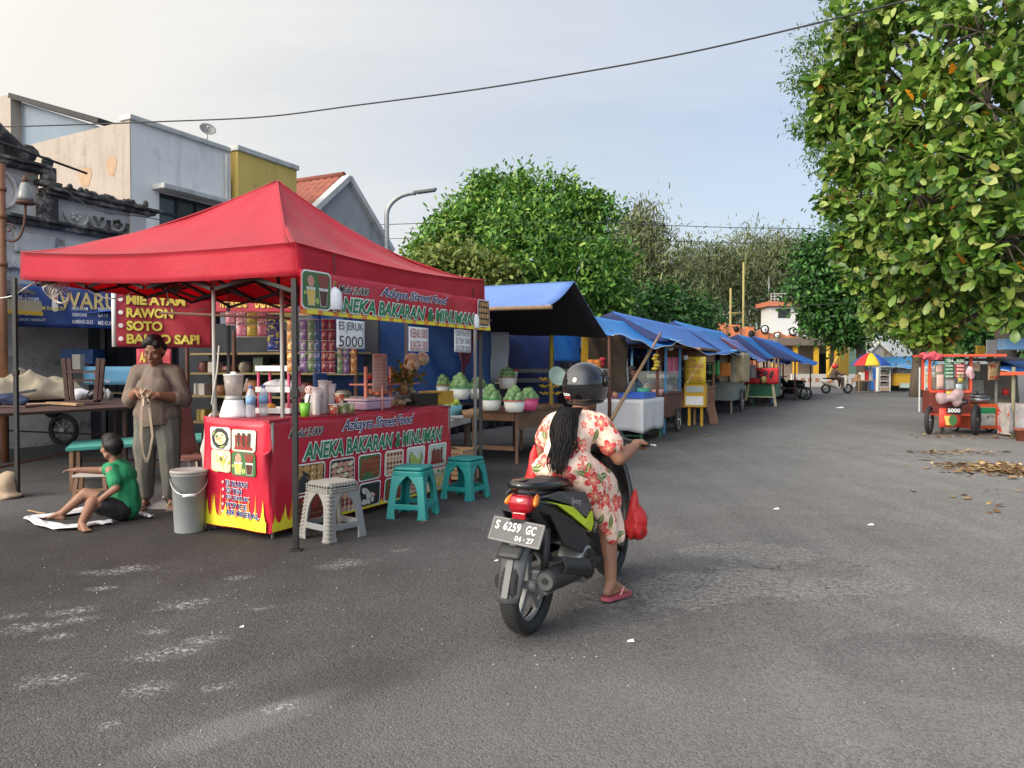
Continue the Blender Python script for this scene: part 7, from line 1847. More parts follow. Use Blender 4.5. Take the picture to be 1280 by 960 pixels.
mb.build('body',t)
crumple('packet_pile','pile of colourful packets beside the blue tray','packets',S(13.95,-4.55,.815),(.2,.2,.09),mat('mixed packets',(.45,.14,.20),.5,var=.6,vs=30,stain='#c9b64a',st=(.52,.58),ss=16),8)
q0,q1=P(764,525,12.6),P(826,416,15.0);mb=MB(mat('weathered bamboo',(.30,.19,.11),.6,var=.3,vs=4));mb.tube([V((0,0,0)),(q1-q0)*.75,q1-q0],[.035,.03,.022],10);tag(mb.build('bamboo_prop',loc=q0),'long bamboo prop leaning up against the sagging blue sheet','pole')
M_cblue=mat('blue cart paint',(.06,.22,.42),.5,var=.15);M_brownb=mat('brown slatted panel',(.13,.055,.04),.7,var=.45,vs=7)
def wheel_at(parent,p,r,m_t=M_rubber,spokes=12,th=.022,rz=0.0):
 """spoked wheel in the street-lengthwise plane, local coords."""
 mb=MB(M_steel);mb.tube([(-.04,0,0),(.04,0,0)],.03,8);O0=V((0,0,0))
 for i in range(spokes):a=2*PI*i/spokes;mb.bar(O0,V((0,math.cos(a),math.sin(a)))*r*.92,.008)
 mb.tube([V((0,math.cos(a),math.sin(a)))*(r-th*1.6)for a in[2*PI*i/28 for i in range(28)]],.012,6,closed=True);w_=mb.build('wheel',parent,loc=V(p),rz=rz)
 mb=MB(m_t);mb.tube([V((0,math.cos(a),math.sin(a)))*(r-th)for a in[2*PI*i/28 for i in range(28)]],th,8,closed=True);mb.build('tyre',w_)
def cart(label,u,v,L_,W_,hb0,hb1,hp,mbody,mpost,mroof=None,wr=.3,extra=None,name='food_cart',glass=True,group=None):
 """pushcart: body box on two wheels, four posts, roof board, glass case. local x across (street side +), y along."""
 t=thing(name,label,'cart',S(u+L_/2,v-W_/2),RZ,group)
 mb=MB(mbody);mb.bb((-W_/2,-L_/2,hb0),(W_/2,L_/2,hb1));mb.bb((-W_/2-.03,-L_/2-.03,hb1+.002),(W_/2+.03,L_/2+.03,hb1+.04));mb.build('body',t,bev=.008)
 mb=MB(mpost)
 for sx in(-1,1):
  for sy in(-1,1):mb.bar((sx*(W_/2-.03),sy*(L_/2-.03),hb1+.042),(sx*(W_/2-.03),sy*(L_/2-.03),hp),.045)
 mb.bar((W_/2-.03,-L_/2,hp-.25),(W_/2-.03,L_/2,hp-.25),.035);mb.bar((-W_/2,-L_/2+.03,hp-.25),(W_/2,-L_/2+.03,hp-.25),.035);mb.build('posts',t)if False else None
 for sx in(-1,1):
  for sy in(-1,1):mb=MB(mpost);mb.bar((sx*(W_/2-.03),sy*(L_/2-.03),hb1+.042),(sx*(W_/2-.03),sy*(L_/2-.03),hp),.045);mb.build('post',t)
 mb=MB(mroof or mbody);mb.bb((-W_/2-.1,-L_/2-.1,hp),(W_/2+.1,L_/2+.1,hp+.06));mb.build('roof',t,bev=.01)
 for sx in(-1,1):
  if wr:wheel_at(t,(sx*(W_/2+.05),L_*.12,wr),wr)
 mb=MB(mpost);
 for sx in(-1,1):mb.bar((sx*W_*.4,-L_*.42,0),(sx*W_*.4,-L_*.42,hb0),.05)
 mb.build('foot',t)
 if glass:
  mb=MB(M_glass);mb.bb((-W_/2+.06,-L_/2+.07,hb1+.05),(W_/2-.06,L_/2-.07,hb1+.5));mb.build('glass_case',t)
 if extra:extra(t)
 return t
rgk=random.Random(31)
def shelf_goods(t,W_,L_,z,n,seed,cols=GC):
 rg=random.Random(seed)
 for i in range(n):
  mb=MB(rg.choice(cols));y=-L_/2+L_*(i+.5)/n;r=min(.11,L_/n*.42);h=rg.uniform(.1,.26)
  mb.lathe([(r*.8,0),(r,h*.5),(r*.6,h)],(rg.uniform(-.1,.2)*W_,y,z),10);mb.build('jar',t)
def ex1(t):
 shelf_goods(t,.8,1.3,.87,5,3);mb=MB(mat('grey bundle',(.30,.29,.26),.8));mb.box((.1,.1,1.22),(.5,.8,.1));mb.build('cover',t,bev=.03)
cart('blue posted food cart with a brown slatted body behind the white draped table',15.6,-4.05,1.3,.8,.35,.83,1.85,M_brownb,M_cblue,M_brownb,.26,ex1)
for px,py,lab in((838,435,'white bulb hanging above the blue posted cart'),(857,447,'white bulb lit by the sky next to the yellow cart sign')):
 p=P(px,py,16.8 if px<850 else 18.0);t=thing('light_bulb',lab,'bulb',p,0,'bulbs in the left row');mb=MB(M_bulb);mb.ell((0,0,0),(.075,.075,.065));mb.build('globe',t);mb=MB(M_black);mb.lathe([(.03,.05),(.03,.12),(.01,.13)],n=8);mb.build('socket',t)
for i,(px,py,Y,w_,h_,c_)in enumerate(((808,512,15.2,.28,.16,(.05,.36,.24)),(815,512,15.8,.32,.14,(.55,.30,.27)))):
 p=P(px-4+10*i,py-17,Y);t=thing('basin','green plastic basin in the shade behind the blue tray' if i==0 else 'pinkish plastic basin beside the green basin','basin',p);mb=MB(mat('basin %d'%i,c_,.4));mb.lathe([(w_*.32,0),(w_*.5,h_),(w_*.46,h_),(w_*.3,.015)],n=20);mb.build('body',t)
M_cw=mat('varnished cart wood',(.26,.13,.06),.6,var=.35,vs=6,bump=.15,bs=30)
def ex2(t):
 mb=MB(M_cw)
 for z in(1.05,1.28,1.5):mb.bb((-.42,-.9,z),(.44,.9,z+.025))
 mb.bb((-.44,.2,.9),(-.42,.9,1.75));mb.bb((-.45,-.95,1.56),(.47,.95,1.82));mb.build('shelf',t)
 shelf_goods(t,.7,1.6,1.08,6,7);shelf_goods(t,.7,1.6,1.31,6,8)
ct_=cart('wooden snack cart with shelves and a big spoked wheel behind the yellow sign',18.3,-4.0,2.2,.95,.42,.88,1.84,M_cw,M_cw,M_cw,.40,ex2,glass=False)
def facing_panel(name,label,u,v0,v1,z0,z1,m,rows,ink,cat='sign',slash=False,th=.03):
 fpl=plane_map(S(u,v0),S(u,v1),z0);o=S(u,v0,z0);fl=lambda a,b,e=0.0:fpl(a,b,e)-o;W_,H_=fpl.len,z1-z0
 t=thing(name,label,cat,o);mb=MB(m);mb.sheet(lambda a,b:fl(a*W_,b*H_),4,4,th);mb.build('board',t)
 if slash:
  mb=MB(mat('pale yellow stripe',(.70,.58,.22),.5));flat(mb,fl,[(.05*W_,.02*H_),(.15*W_,.02*H_),(.95*W_,.98*H_),(.85*W_,.98*H_)],mat('pale yellow stripe',(.70,.58,.22)),.003);mb.build('stripe',t)
 for s_,a0,a1,b0,b1 in rows:mb=MB();fit_text(mb,s_,a0*W_,a1*W_,b0*H_,b1*H_,fl,ink,.01,.15,.006);mb.build('lettering',t)
 return t
uS=18.0
va=None
def V_at(px,u):
 k=(px-640)/F_PX;return u*(k*CS-SN)/(CS+k*SN)
M_ysign=mat('yellow menu board',(.62,.44,.03),.5,var=.08)
Ys=D(uS,V_at(868,uS))
facing_panel('menu_board','yellow menu board with red handwriting on the wooden snack cart',uS,V_at(856,uS),V_at(882,uS),ZH(868,480,Ys),ZH(868,446,Ys),M_ysign,(('SEDIA',.12,.55,.80,.93),('GORENGAN',.12,.92,.58,.74),('ES TEH',.12,.72,.36,.50),('KOPI SUSU',.12,.85,.12,.27)),M_inkr,slash=True)
def ex3():pass
t=thing('yellow_case','yellow framed cabinet with white panes standing below the yellow menu board','cabinet',S(uS+.02,(V_at(855,uS)+V_at(881,uS))/2,0),RZ)
wv=abs(V_at(881,uS)-V_at(855,uS));z0,z1=ZH(868,509,Ys),ZH(868,479,Ys)
mb=MB(M_yel);mb.bb((-wv/2,0,z0),(wv/2,.28,z1));mb.build('body',t,bev=.006)
mb=MB(M_white);mb.bb((-wv*.42,-.012,z0+.05),(wv*.42,-.002,z0+(z1-z0)*.46));mb.build('pane',t);mb=MB(mat('pale pane',(.42,.46,.42),.4));mb.bb((-wv*.42,-.012,z0+(z1-z0)*.62),(wv*.42,-.002,z0+(z1-z0)*.88));mb.build('pane',t)
for sx in(-1,1):mb=MB(M_yel);mb.bb((sx*wv*.3-.03,.1,0),(sx*wv*.3+.03,.16,z0));mb.build('leg',t)
q0,q1=G(893,531),P(884,487,D(19.3,-4.3));mb=MB(mat('brown plank',(.15,.075,.045),.75,var=.4,vs=5));mb.bar(V((0,0,0)),q1-q0,.22,.03);tag(mb.build('leaning_plank',loc=q0,bev=.004),'wide brown plank leaning against the wooden snack cart','plank')
def ex4(t):
 pass
M_zinc=mat('grey green zinc',(.20,.235,.22),.55,.2,var=.2,vs=5)
cart('grey zinc sided pushcart with wheels in front of the cream curtain',23.4,-4.0,1.9,.95,.40,.92,1.9,M_zinc,M_greypost,M_cblue,.36,None,glass=False)
M_crm=mat('cream curtain',(.48,.40,.24),.8,var=.15,vs=4,bump=.4,bs=8)
curtain('cream cloth curtain closing the side of the grey zinc pushcart',S(24.0,-4.55),S(24.05,-3.82),.95,1.88,M_crm,.03,1)
curtain('cream cloth hanging along the lane side of the grey zinc pushcart',S(24.06,-3.84),S(25.6,-3.9),.95,1.88,M_crm,.04,3)
def ex5(t):pass
t=thing('food_cart','small green cart with cream trim under a red cloth banner','cart',S(28.6,-3.9),RZ)
mb=MB(M_green);mb.bb((-.55,0,.35),(.5,1.1,.85));mb.build('body',t)
M_crt=mat('cream trim paint',(.55,.50,.32),.5)
mb=MB(M_crt)
for x in(-.55,.5):mb.bar((x,-.02,.0 if x>0 else .2),(x-.12*(1 if x>0 else-1),-.02,.9),.09,.04)
mb.bar((-.55,-.03,.34),(.5,-.03,.34),.08,.04);mb.build('trim',t)
for x in(-.4,.4):mb=MB(M_green);mb.bar((x,.6,0),(x,.6,.36),.06);mb.build('leg',t)
wheel_at(t,(-.64,.35,.42),.42)
for x,y in((-.5,.05),(.45,.05),(-.5,1.05),(.45,1.05)):mb=MB(M_wood);mb.bar((x,y,.85),(x,y,1.75),.05);mb.build('post',t)
shelf_goods(t,.8,1.0,.86,4,11)
rb_=plane_map(S(28.5,-4.55),S(28.5,-3.3),.82,.02);o_=S(28.5,-4.55,.82);fl=lambda a,b,e=0.0:rb_(a,b,e)-o_
t=thing('cloth_banner','red cloth banner with black writing on the small green cart','banner',o_)
mb=MB(mat('bright red cloth',(.55,.02,.03),.7,var=.08));cloth(mb,fl,0,rb_.len,0,.58,16,6,MATS['bright red cloth']);mb.build('cloth',t);mb=MB();fit_text(mb,'1221',.14*rb_.len,.88*rb_.len,.22,.47,fl,M_txk,.05,.2,.03);mb.build('lettering',t)
cart('blue grey kiosk cart next to the parked motorbikes',31.0,-3.75,2.2,1.0,.3,.95,1.75,mat('blue grey paint',(.10,.17,.20),.6,var=.25),M_cblue,M_woodd,0,None)
src=[o for o in bpy.data.objects if o.get('label','').startswith('dark motorbike parked in the shade')][0]
src['group']='parked motorbikes'
dup(src,S(35.2,-3.5),RZ+R(70),'dark motorbike parked nearest the lane at the end of the left row','parked motorbikes')
dup(src,S(36.5,-3.7),RZ+R(60),'dark motorbike parked behind the nearest one at the end of the left row','parked motorbikes')
M_brick=mat('orange gateway plaster',(.50,.20,.11),.8,var=.12,vs=2)
Yg=66.0
def wx(px,Y):return P(px,460,Y).x
t=thing('gateway_wall','orange parapet wall with pilasters and round emblems at the end of the street','building',V((wx(950,Yg),Yg,0)),R(6))
x0,x1=wx(890,Yg)-wx(950,Yg),wx(1012,Yg)-wx(950,Yg);zt,zb=ZH(900,403,Yg),ZH(900,428,Yg)
mb=MB(M_brick)
prof=[(x0,0),(x1+3,0),(x1+3,zt-1.4)]+[(x1-(x1-x0)*i/24,zt-1.35+1.3*(i/24)**.8-.28*abs(math.sin(i*PI/4)))for i in range(25)]
mb.prism(prof,.5,Matrix.Rotation(PI/2,4,'X'));mb.build('wall',t)
for i in range(7):
 x=x0+.5+(x1-x0-1)*i/6;z=zt-.1-1.2*(i/6)**1.1
 mb=MB(mat('orange pilaster',(.56,.19,.08),.8));mb.bb((x-.3,-.72,zb-1),(x+.3,-.502,z));mb.build('pilaster',t)
for i,(fx,fz,r,m_)in enumerate(((.2,.8,.26,M_dark),(.36,.5,.30,M_dark),(.5,.78,.40,M_white),(.63,.42,.3,M_white),(.8,.66,.40,M_white),(.93,.3,.3,M_white))):
 x=x0+(x1-x0)*fx;z=zb+(zt-zb)*fz*.8
 mb=MB(M_txk);Mx=Matrix.Rotation(PI/2,4,'X');mb.lathe([(r,0),(r,.06),(r*.7,.061)],(x,-.74,z),20,Mx);mb.use(m_);mb.lathe([(r*.68,.062),(r*.68,.09)],(x,-.74,z),18,Mx);mb.use(M_txk);mb.lathe([(r*.2,.09),(r*.2,.11)],(x,-.74,z),10,Mx);mb.build('emblem',t)
pavY=62.0
t=thing('hall','low beige hall with a dull brown roof slab at the street end','building',V((wx(1015,pavY),pavY,0)))
xx0,xx1=wx(955,pavY)-wx(1015,pavY),wx(1055,pavY)-wx(1015,pavY);zr=ZH(1010,424,pavY)
mb=MB(mat('dull roof slab',(.16,.125,.105),.8,var=.2));mb.bb((xx0,-3,zr-.6),(xx1,3,zr));mb.build('roof',t)
mb=MB(mat('dull beige wall',(.34,.27,.22),.85,var=.1));mb.bb((xx0,1,0),(xx1,1.2,zr-.6));mb.build('wall',t)  # plain beige base colour, slightly varied by noise
for i in range(5):x=xx0+(xx1-xx0)*i/4;mb=MB(M_yel);mb.bb((x-.16,-2.6,0),(x+.16,-2.3,zr-.602));mb.build('pillar',t)
mb=MB(M_dark);mb.bb((xx1*.35,.93,.2),(xx1*.7,.99,2.6));mb.build('doorway',t)
Yt=84.0
t=thing('watch_tower','white watch tower with a flat orange roof and a railing on top','tower',V((wx(980,Yt),Yt,0)))
w0,w1=wx(962,Yt)-wx(980,Yt),wx(997,Yt)-wx(980,Yt);zt0,zt1=ZH(980,405,Yt),ZH(980,383,Yt)
mb=MB(mat('white tower plaster',(.60,.60,.58),.8,var=.08));mb.bb((w0,0,0),(w1,3,zt1));mb.build('wall',t)
mb=MB(mat('orange roof slab',(.46,.15,.08),.7));mb.bb((w0-.5,-.7,zt1),(w1+.6,3.5,zt1+.5));mb.build('roof',t)
mb=MB(M_dkframe);mb.bb((w0+.9,-.05,zt1-1.3),(w1-.9,-.01,zt1-.25));mb.build('window',t)
mb=MB(M_conc);zt2=zt1+.5
for i in range(9):x=w0+(w1-w0)*i/8;mb.bar((x,-.3,zt2),(x,-.3,zt2+.9),.07)
for z in(.3,.6,.9):mb.bar((w0,-.3,zt2+z),(w1,-.3,zt2+z),.06)
mb.build('railing',t)
mb=MB(M_steel);mb.tube([(w0+.2,1,zt2),(w0+.2,1,zt2+3)],.04,6);mb.build('antenna',t)
for px,top,lab in((929,328,'tall thin yellow pole rising above the orange parapet'),(913,360,'shorter pole with a curved arm above the orange parapet')):
 Y=70.0;p=P(px,420,Y);mb=MB(mat('yellow pole paint',(.30,.24,.08),.6));h=ZH(px,top,Y)
 mb.tube([(0,0,0),(0,0,h)],.10,8)
 if px==913:mb.tube([(0,0,h*.62),(-1.6,0,h*.48),(-2.2,0,h*.36)],.1,6)
 else:mb.tube([(0,0,h*.58),(-1.4,0,h*.58)],.06,6)
 tag(mb.build('flag_pole',loc=(p.x,Y,0)),lab,'pole')
Yb=56.0
t=thing('low_barrier','low white barrier with small orange squares across the end of the street','barrier',V((wx(1040,Yb),Yb,0)))
b0,b1=wx(990,Yb)-wx(1040,Yb),wx(1098,Yb)-wx(1040,Yb)
mb=MB(mat('white barrier paint',(.55,.54,.51),.7,var=.12));mb.bb((b0,0,0),(b1,.3,.95));mb.build('wall',t)
mb=MB(mat('orange square',(.40,.20,.12),.7))
n_=12
for i in range(n_):x=b0+(b1-b0)*(i+.5)/n_;mb=MB(mat('orange square',(.40,.20,.12),.7));mb.bb((x-.14,-.02,.35),(x+.14,-.003,.65));mb.build('square',t)
Yy=53.0;c=P(1045,470,Yy);t=thing('yellow_fin','yellow striped triangular board wall behind the white scooter','wall',V((c.x,Yy,0)),R(5))
pts=[(P(px,py,Yy).x-c.x,P(px,py,Yy).z)for px,py in((1033,469),(1060,470),(1059,424),(1055,428))]
mb=MB(mat('yellow corrugated board',(.50,.33,.06),.6,var=.12,vs=3));mb.prism(pts,.2,Matrix.Rotation(PI/2,4,'X'));mb.build('board',t)
mb=MB(mat('yellow ridge',(.40,.25,.04),.6))
for i in range(8):
 x=pts[0][0]+(pts[1][0]-pts[0][0])*(i+.5)/8;zz1=pts[0][1]+(pts[3][1]-pts[0][1])*min(1,(i+.5)/7);mb.bar((x,-.22,pts[0][1]+.05),(x,-.22,zz1-.1),.08,.05)
mb.build('ridges',t)
p=P(1035,470,54.0);mb=MB(M_yel);mb.tube([(0,0,0),(0,0,ZH(1035,426,54.0))],.14,8);tag(mb.build('yellow_post',loc=(p.x,54.0,0)),'yellow post standing beside the yellow triangular board wall','post')
def far_scooter():
 g=G(1046,492);t=thing('motor_scooter','white scooter crossing the far end of the street','scooter',g,R(-86))
 for y in(-.62,.62):
  mb=MB(M_steel);mb.tube([(-.04,y,.27),(.04,y,.27)],.12,12);w_=mb.build('wheel',t);mb=MB(M_rubber);mb.tube([V((0,y+.22*math.cos(a),.27+.22*math.sin(a)))for a in[2*PI*i/24 for i in range(24)]],.06,8,closed=True);mb.build('tyre',w_)
 mb=MB(mat('white scooter paint',(.66,.62,.56),.3));loft(mb,[(-.88,.06,.62,.74),(-.7,.15,.5,.8),(-.4,.17,.4,.8),(-.12,.14,.32,.62),(.0,.12,.26,.36),(.3,.14,.26,.36)],16);loft(mb,[(.36,.2,.3,.9),(.42,.22,.3,1.0),(.5,.16,.5,1.02)],14);loft(mb,[(.4,.08,.5,.58),(.62,.09,.54,.62),(.85,.06,.40,.48)],12);mb.build('body',t)
 mb=MB(mat('orange body flash',(.65,.20,.05),.4));mb.ell((.165,-.45,.66),(.02,.18,.06));mb.build('flash',t)
 mb=MB(M_seat);loft(mb,[(-.75,.1,.8,.86),(-.4,.15,.8,.88),(-.05,.12,.74,.82)],14);mb.build('seat',t)
 mb=MB(M_bkm);mb.tube([(0,.56,.35),(0,.45,1.05)],.04,8);mb.tube([(-.32,.36,1.08),(0,.44,1.05),(.32,.36,1.08)],.02,8);mb.build('handlebar',t)
 p=thing('person','rider in brown jacket and red helmet on the far white scooter','person',g,R(-86))
 bm=bmesh.new();head(bm,(0,-.12,1.44),1.05,Matrix.Rotation(PI,4,'Z'));chain(bm,[((0,-.2,.92),.13),((0,-.17,1.15),.12),((0,-.14,1.32),.06)])
 for sx in(-1,1):chain(bm,[((sx*.18,-.14,1.24),.05),((sx*.26,.08,1.02),.042),((sx*.28,.30,1.08),.032)]);chain(bm,[((sx*.1,-.2,.90),.09),((sx*.15,.24,.80),.065),((sx*.14,.2,.36),.04)]);hand(bm,(sx*.28,.30,1.09),(0,1,-.1),(0,0,1),1.0,.95,sx);foot(bm,(sx*.14,.2,.36),(0,1,0),1)
 organic('body',bm,M_skin,p,.012,3)
 bm=bmesh.new();chain(bm,[((0,-.2,.88),.17),((0,-.17,1.1),.16),((0,-.14,1.27),.12)])
 for sx in(-1,1):chain(bm,[((sx*.12,-.14,1.25),.08),((sx*.19,-.12,1.23),.07),((sx*.26,.08,1.02),.06),((sx*.275,.22,1.06),.05)])
 organic('jacket',bm,mat('brown jacket',(.075,.045,.035),.8),p,.014,4)
 bm=bmesh.new()
 for sx in(-1,1):chain(bm,[((sx*.09,-.2,.90),.12),((sx*.15,.24,.81),.085),((sx*.14,.2,.45),.06)])
 organic('trousers',bm,mat('brown trousers',(.06,.045,.04),.8),p,.014,4)
 mb=MB(mat('red helmet',(.50,.02,.02),.2,coat=.5));mb.ell((0,-.13,1.50),(.14,.165,.15),n=20,k=12);mb.use(M_dark);mb.ell((0,-.03,1.46),(.11,.09,.07));mb.build('helmet',p)
far_scooter()
p=G(1090,491);Yp=p.y
t=thing('parasol','striped red, yellow and blue parasol at the far end of the street','parasol',V((P(1088,470,Yp).x,Yp,0)))
zt,ze_=ZH(1088,441,Yp),ZH(1088,457,Yp);r_=23/F_PX*Yp;cols=[MATS['red lamp lens'],M_yel,M_bluet,M_red]
for i in range(8):
 m_=[mat('parasol red',(.60,.03,.03),.6,trans=.2),mat('parasol yellow',(.75,.55,.04),.6,trans=.2),mat('parasol blue',(.03,.10,.45),.6,trans=.2),mat('parasol blue',(.03,.10,.45))][(i+0)%4]
 mb=MB(m_);a0=PI*1.02+i*PI/4
 mb.sheet(lambda s,q:(r_*q*math.cos(a0+s*PI/4),r_*q*math.sin(a0+s*PI/4),zt-(zt-ze_)*q**1.7-.0),6,8,.006);mb.build('panel',t)
mb=MB(M_greypost);mb.tube([(0,0,0),(0,0,zt+.1)],.03,8);mb.build('pole',t)
t=ptable('stall_table','cluttered wooden table under the striped parasol',[V((P(1070,470,Yp).x,Yp-.3,0)),V((P(1092,470,Yp).x,Yp-.3,0)),V((P(1092,470,Yp).x,Yp+.6,0)),V((P(1070,470,Yp).x,Yp+.6,0))],.72,M_woodl,M_woodl,.06,brace=False)
for i in range(4):
 small('goods_box',('tan box','white box','red box','grey box')[i]+' on the cluttered table under the striped parasol','box',V((P(1073+i*5,470,Yp).x,Yp+.1,.725)),lambda m:m.box((0,0,.16+.05*i),(.2,.3,.32+.1*i)),(M_woodl,M_whitep,M_red,M_conc)[i])
Yq=60.0;t=thing('gabled_shed','shed with a grey patched corrugated gable behind the parasol','shed',V((P(1097,470,Yq).x,Yq,0)))
ap=P(1097,428,Yq).z;eh=P(1075,450,Yq).z;wL,wR=P(1075,450,Yq).x-t.location.x,P(1124,450,Yq).x-t.location.x
mb=MB(mat('patched zinc gable',(.30,.30,.28),.7,.2,var=.4,vs=1.2,stain='#6d5b48',st=(.5,.6),ss=1.0));mb.prism([(wL,0),(wR,0),(wR,eh),(0,ap),(wL,eh)],3,Matrix.Rotation(PI/2,4,'X')@Matrix.Translation((0,0,-3)));mb.build('wall',t)
mb=MB(M_conc);mb.bar((0,-.1,ap),(wR*1.06,-.1,eh-.1),.3,.14);mb.bar((0,-.1,ap+.01),(wL*1.06,-.1,eh-.1),.3,.14);mb.build('roof_edge',t)
pbox('green_kiosk','dull green kiosk wall between the yellow boards and the grey gable','kiosk',1060,1082,437,470,58,2,mat('dull green',(.10,.17,.13),.8))
Yc=44.5
a,b,c,d=P(1104,446,Yc+3),P(1172,444,Yc+3),P(1172,458,Yc-.6),P(1098,458,Yc-.6)
tarp('tarp_roof','sky blue tarp roof of the far stall beside the parasol',(a,b,c,d),mat('sky blue tarp',(.04,.30,.62),.5,trans=.2),.06,.05,(24,8),None,[(P(1099,470,Yc).x,Yc,2.0),(P(1166,470,Yc).x,Yc,2.0)],M_greypost,None,9)
pbox('stall_interior','dark back of the far stall under the sky blue roof','stall',1100,1168,460,488,Yc+2.2,.2,mat('dark brown stall back',(.05,.045,.04),.8,var=.5,vs=3))  # dark brown back panel, its base colour varied by noise
pbox('blue_screen','blue side screen beside the glass cabinet of the far stall','panel',1092,1101,460,488,Yc+.6,.8,M_bluet)
t=thing('glass_cabinet','white framed glass cabinet with shelves at the far stall','cabinet',V((P(1106,470,Yc).x,Yc,0)));w_=13.0/F_PX*Yc;h_=ZH(1106,459,Yc)
mb=MB(M_whitep)
for sx in(-1,1):mb.bb((sx*w_/2-.03,-.03,0),(sx*w_/2+.03,.4,h_))
for z in(.25,.6,.95,1.3,h_-.05):mb.bb((-w_/2+.031,-.02,z),(w_/2-.031,.4,z+.04))
mb.build('frame',t);mb=MB(mat('tan panel',(.50,.35,.22),.7));mb.bb((-w_/2+.031,-.01,.03),(w_/2-.031,.38,.248));mb.build('panel',t)
for z in(.29,.64,.99):mb=MB(mat('cabinet goods',(.25,.20,.16),.6,var=.8,vs=9));mb.bb((-w_/2+.06,.05,z),(w_/2-.06,.35,z+.2));mb.build('goods',t)
t=thing('food_cart','yellow food cart with a glass case at the far stall','cart',V((P(1141,470,Yc).x,Yc-.2,0)));w_=46/F_PX*Yc
mb=MB(M_yel);mb.bb((-w_/2,0,.35),(w_/2,.9,1.0));mb.bb((-w_/2-.05,-.05,1.002),(w_/2+.05,.95,1.06));mb.build('body',t)
mb=MB(M_glass);mb.bb((-w_/2+.05,.03,1.065),(w_/2-.05,.85,1.65));mb.build('glass_case',t)
mb=MB(M_woodd)
for x in(-w_/2,0,w_/2):mb.bb((x-.03,-.0,1.062),(x+.03,.04,1.72))
mb.build('frame',t)
mb=MB(mat('white green stripe',(.50,.58,.48),.6));mb.bb((-w_*.42,-.12,.22),(w_*.5,-.06,.5));mb.build('apron',t)
for i in range(6):
 mb=MB(GC[i]);mb.lathe([(.12,0),(.14,.2),(.09,.34)],(-w_/2+w_*(i+.5)/6,.4,1.07),10);mb.build('jar',t)
for sx in(-1,1):mb=MB(M_rubber);mb.tube([V((sx*w_*.3+.25*math.cos(a),-.03,.25+.22*math.sin(a)))for a in[2*PI*i/20 for i in range(20)]],.04,6,closed=True);mb.build('wheel',t)
Yw=23.5
t=thing('metal_stand','white metal stand with a small sign left of the orange cart','stand',V((P(1162,470,Yw).x,Yw,0)));w_=12/F_PX*Yw
mb=MB(M_whitep)
for sx in(-1,1):
 for y in(0,.3):mb.bar((sx*w_/2,y,0),(sx*w_/2,y,1.42),.03)
for z in(.3,.7,1.1):mb.bar((-w_/2,0,z),(w_/2,0,z),.025)
mb.bb((-w_/2-.02,-.03,1.2),(w_/2+.02,-.005,1.45));mb.build('frame',t)
mb=MB(M_txk);fit_text(mb,'ES TEH',-w_/2+.02,w_/2-.02,1.27,1.39,lambda a,b,e=0.0:V((a,-.031-e,b)),M_txk,.02);mb.build('lettering',t)
M_ored=mat('orange red paint',(.58,.075,.03),.5,var=.15,vs=5)
Yo=15.6
def wl(px,Y,t):return P(px,470,Y).x-t.location.x
t=thing('drink_cart','orange framed drink cart plastered with small red and green price tags','cart',V((P(1192,470,Yo).x,Yo+.06,0)),R(-13))
zt=ZH(1190,446,Yo);x0,x1=-.42,.36
mb=MB(mat('dark red cart boards',(.16,.03,.02),.6,var=.4,vs=6));mb.bb((x0,0,.42),(x1,.5,.92));mb.build('body',t,bev=.008)
mb=MB(M_ored);mb.bb((x0-.01,-.02,.88),(x1+.01,-.002,.94));mb.build('trim',t)
mb=MB(M_ored);mb.bb((x0-.01,-.02,.40),(x1+.01,-.002,.44));mb.build('trim',t)
for x in(x0,x1):
 for y in(.02,.48):mb=MB(M_ored);mb.bar((x,y,.92),(x,y,zt),.05);mb.build('post',t)
mb=MB(M_ored);mb.bb((x0-.12,-.3,zt),(x1+.55,.8,zt+.05));mb.build('roof',t)
mb=MB(M_glass);mb.bb((x0+.04,.04,.95),(x1-.04,.46,1.45));mb.build('glass_case',t)
for i in range(4):mb=MB(GC[(i*2)%7]);mb.lathe([(.07,0),(.08,.2),(.05,.28)],(x0+.12+.2*i,.25,.93),12);mb.build('jar',t)
wheel_at(t,(x0-.02,-.06,.30),.30,th=.045,rz=R(-27));wheel_at(t,(x1+.08,-.06,.33),.33,th=.06,rz=R(-27))
mb=MB(M_rubber);mb.bar((x0+.25,-.05,0),(x0+.25,.1,.42),.06);mb.build('foot',t)
def tagboard(label,px0,px1,py0,py1,Y,m,rows,ink,name='price_tag',group='price tags of the orange drink cart',th=.012,rip=.0):
 a,b=P(px0,py1,Y),P(px1,py1,Y);h=ZH(px0,py0,Y)-a.z;f0=plane_map(a,b,a.z,rip);o_=V((a.x,a.y,a.z));fl_=lambda x,y,e=0.0:f0(x,y,e)-o_
 t=thing(name,label,'sign',o_,0,group);mb=MB();cloth(mb,fl_,0,f0.len,0,h,3,3,m,th);mb.build('board',t)
 for s_,a0,a1,b0,b1 in rows:mb=MB();fit_text(mb,s_,a0*f0.len,a1*f0.len,b0*h,b1*h,fl_,ink,.02,0,.004);mb.build('lettering',t)
 return t
Yt_=Yo-.12
M_tg=mat('green tag',(.02,.22,.09),.5);M_tr=mat('red tag',(.60,.04,.03),.5)
k_=0
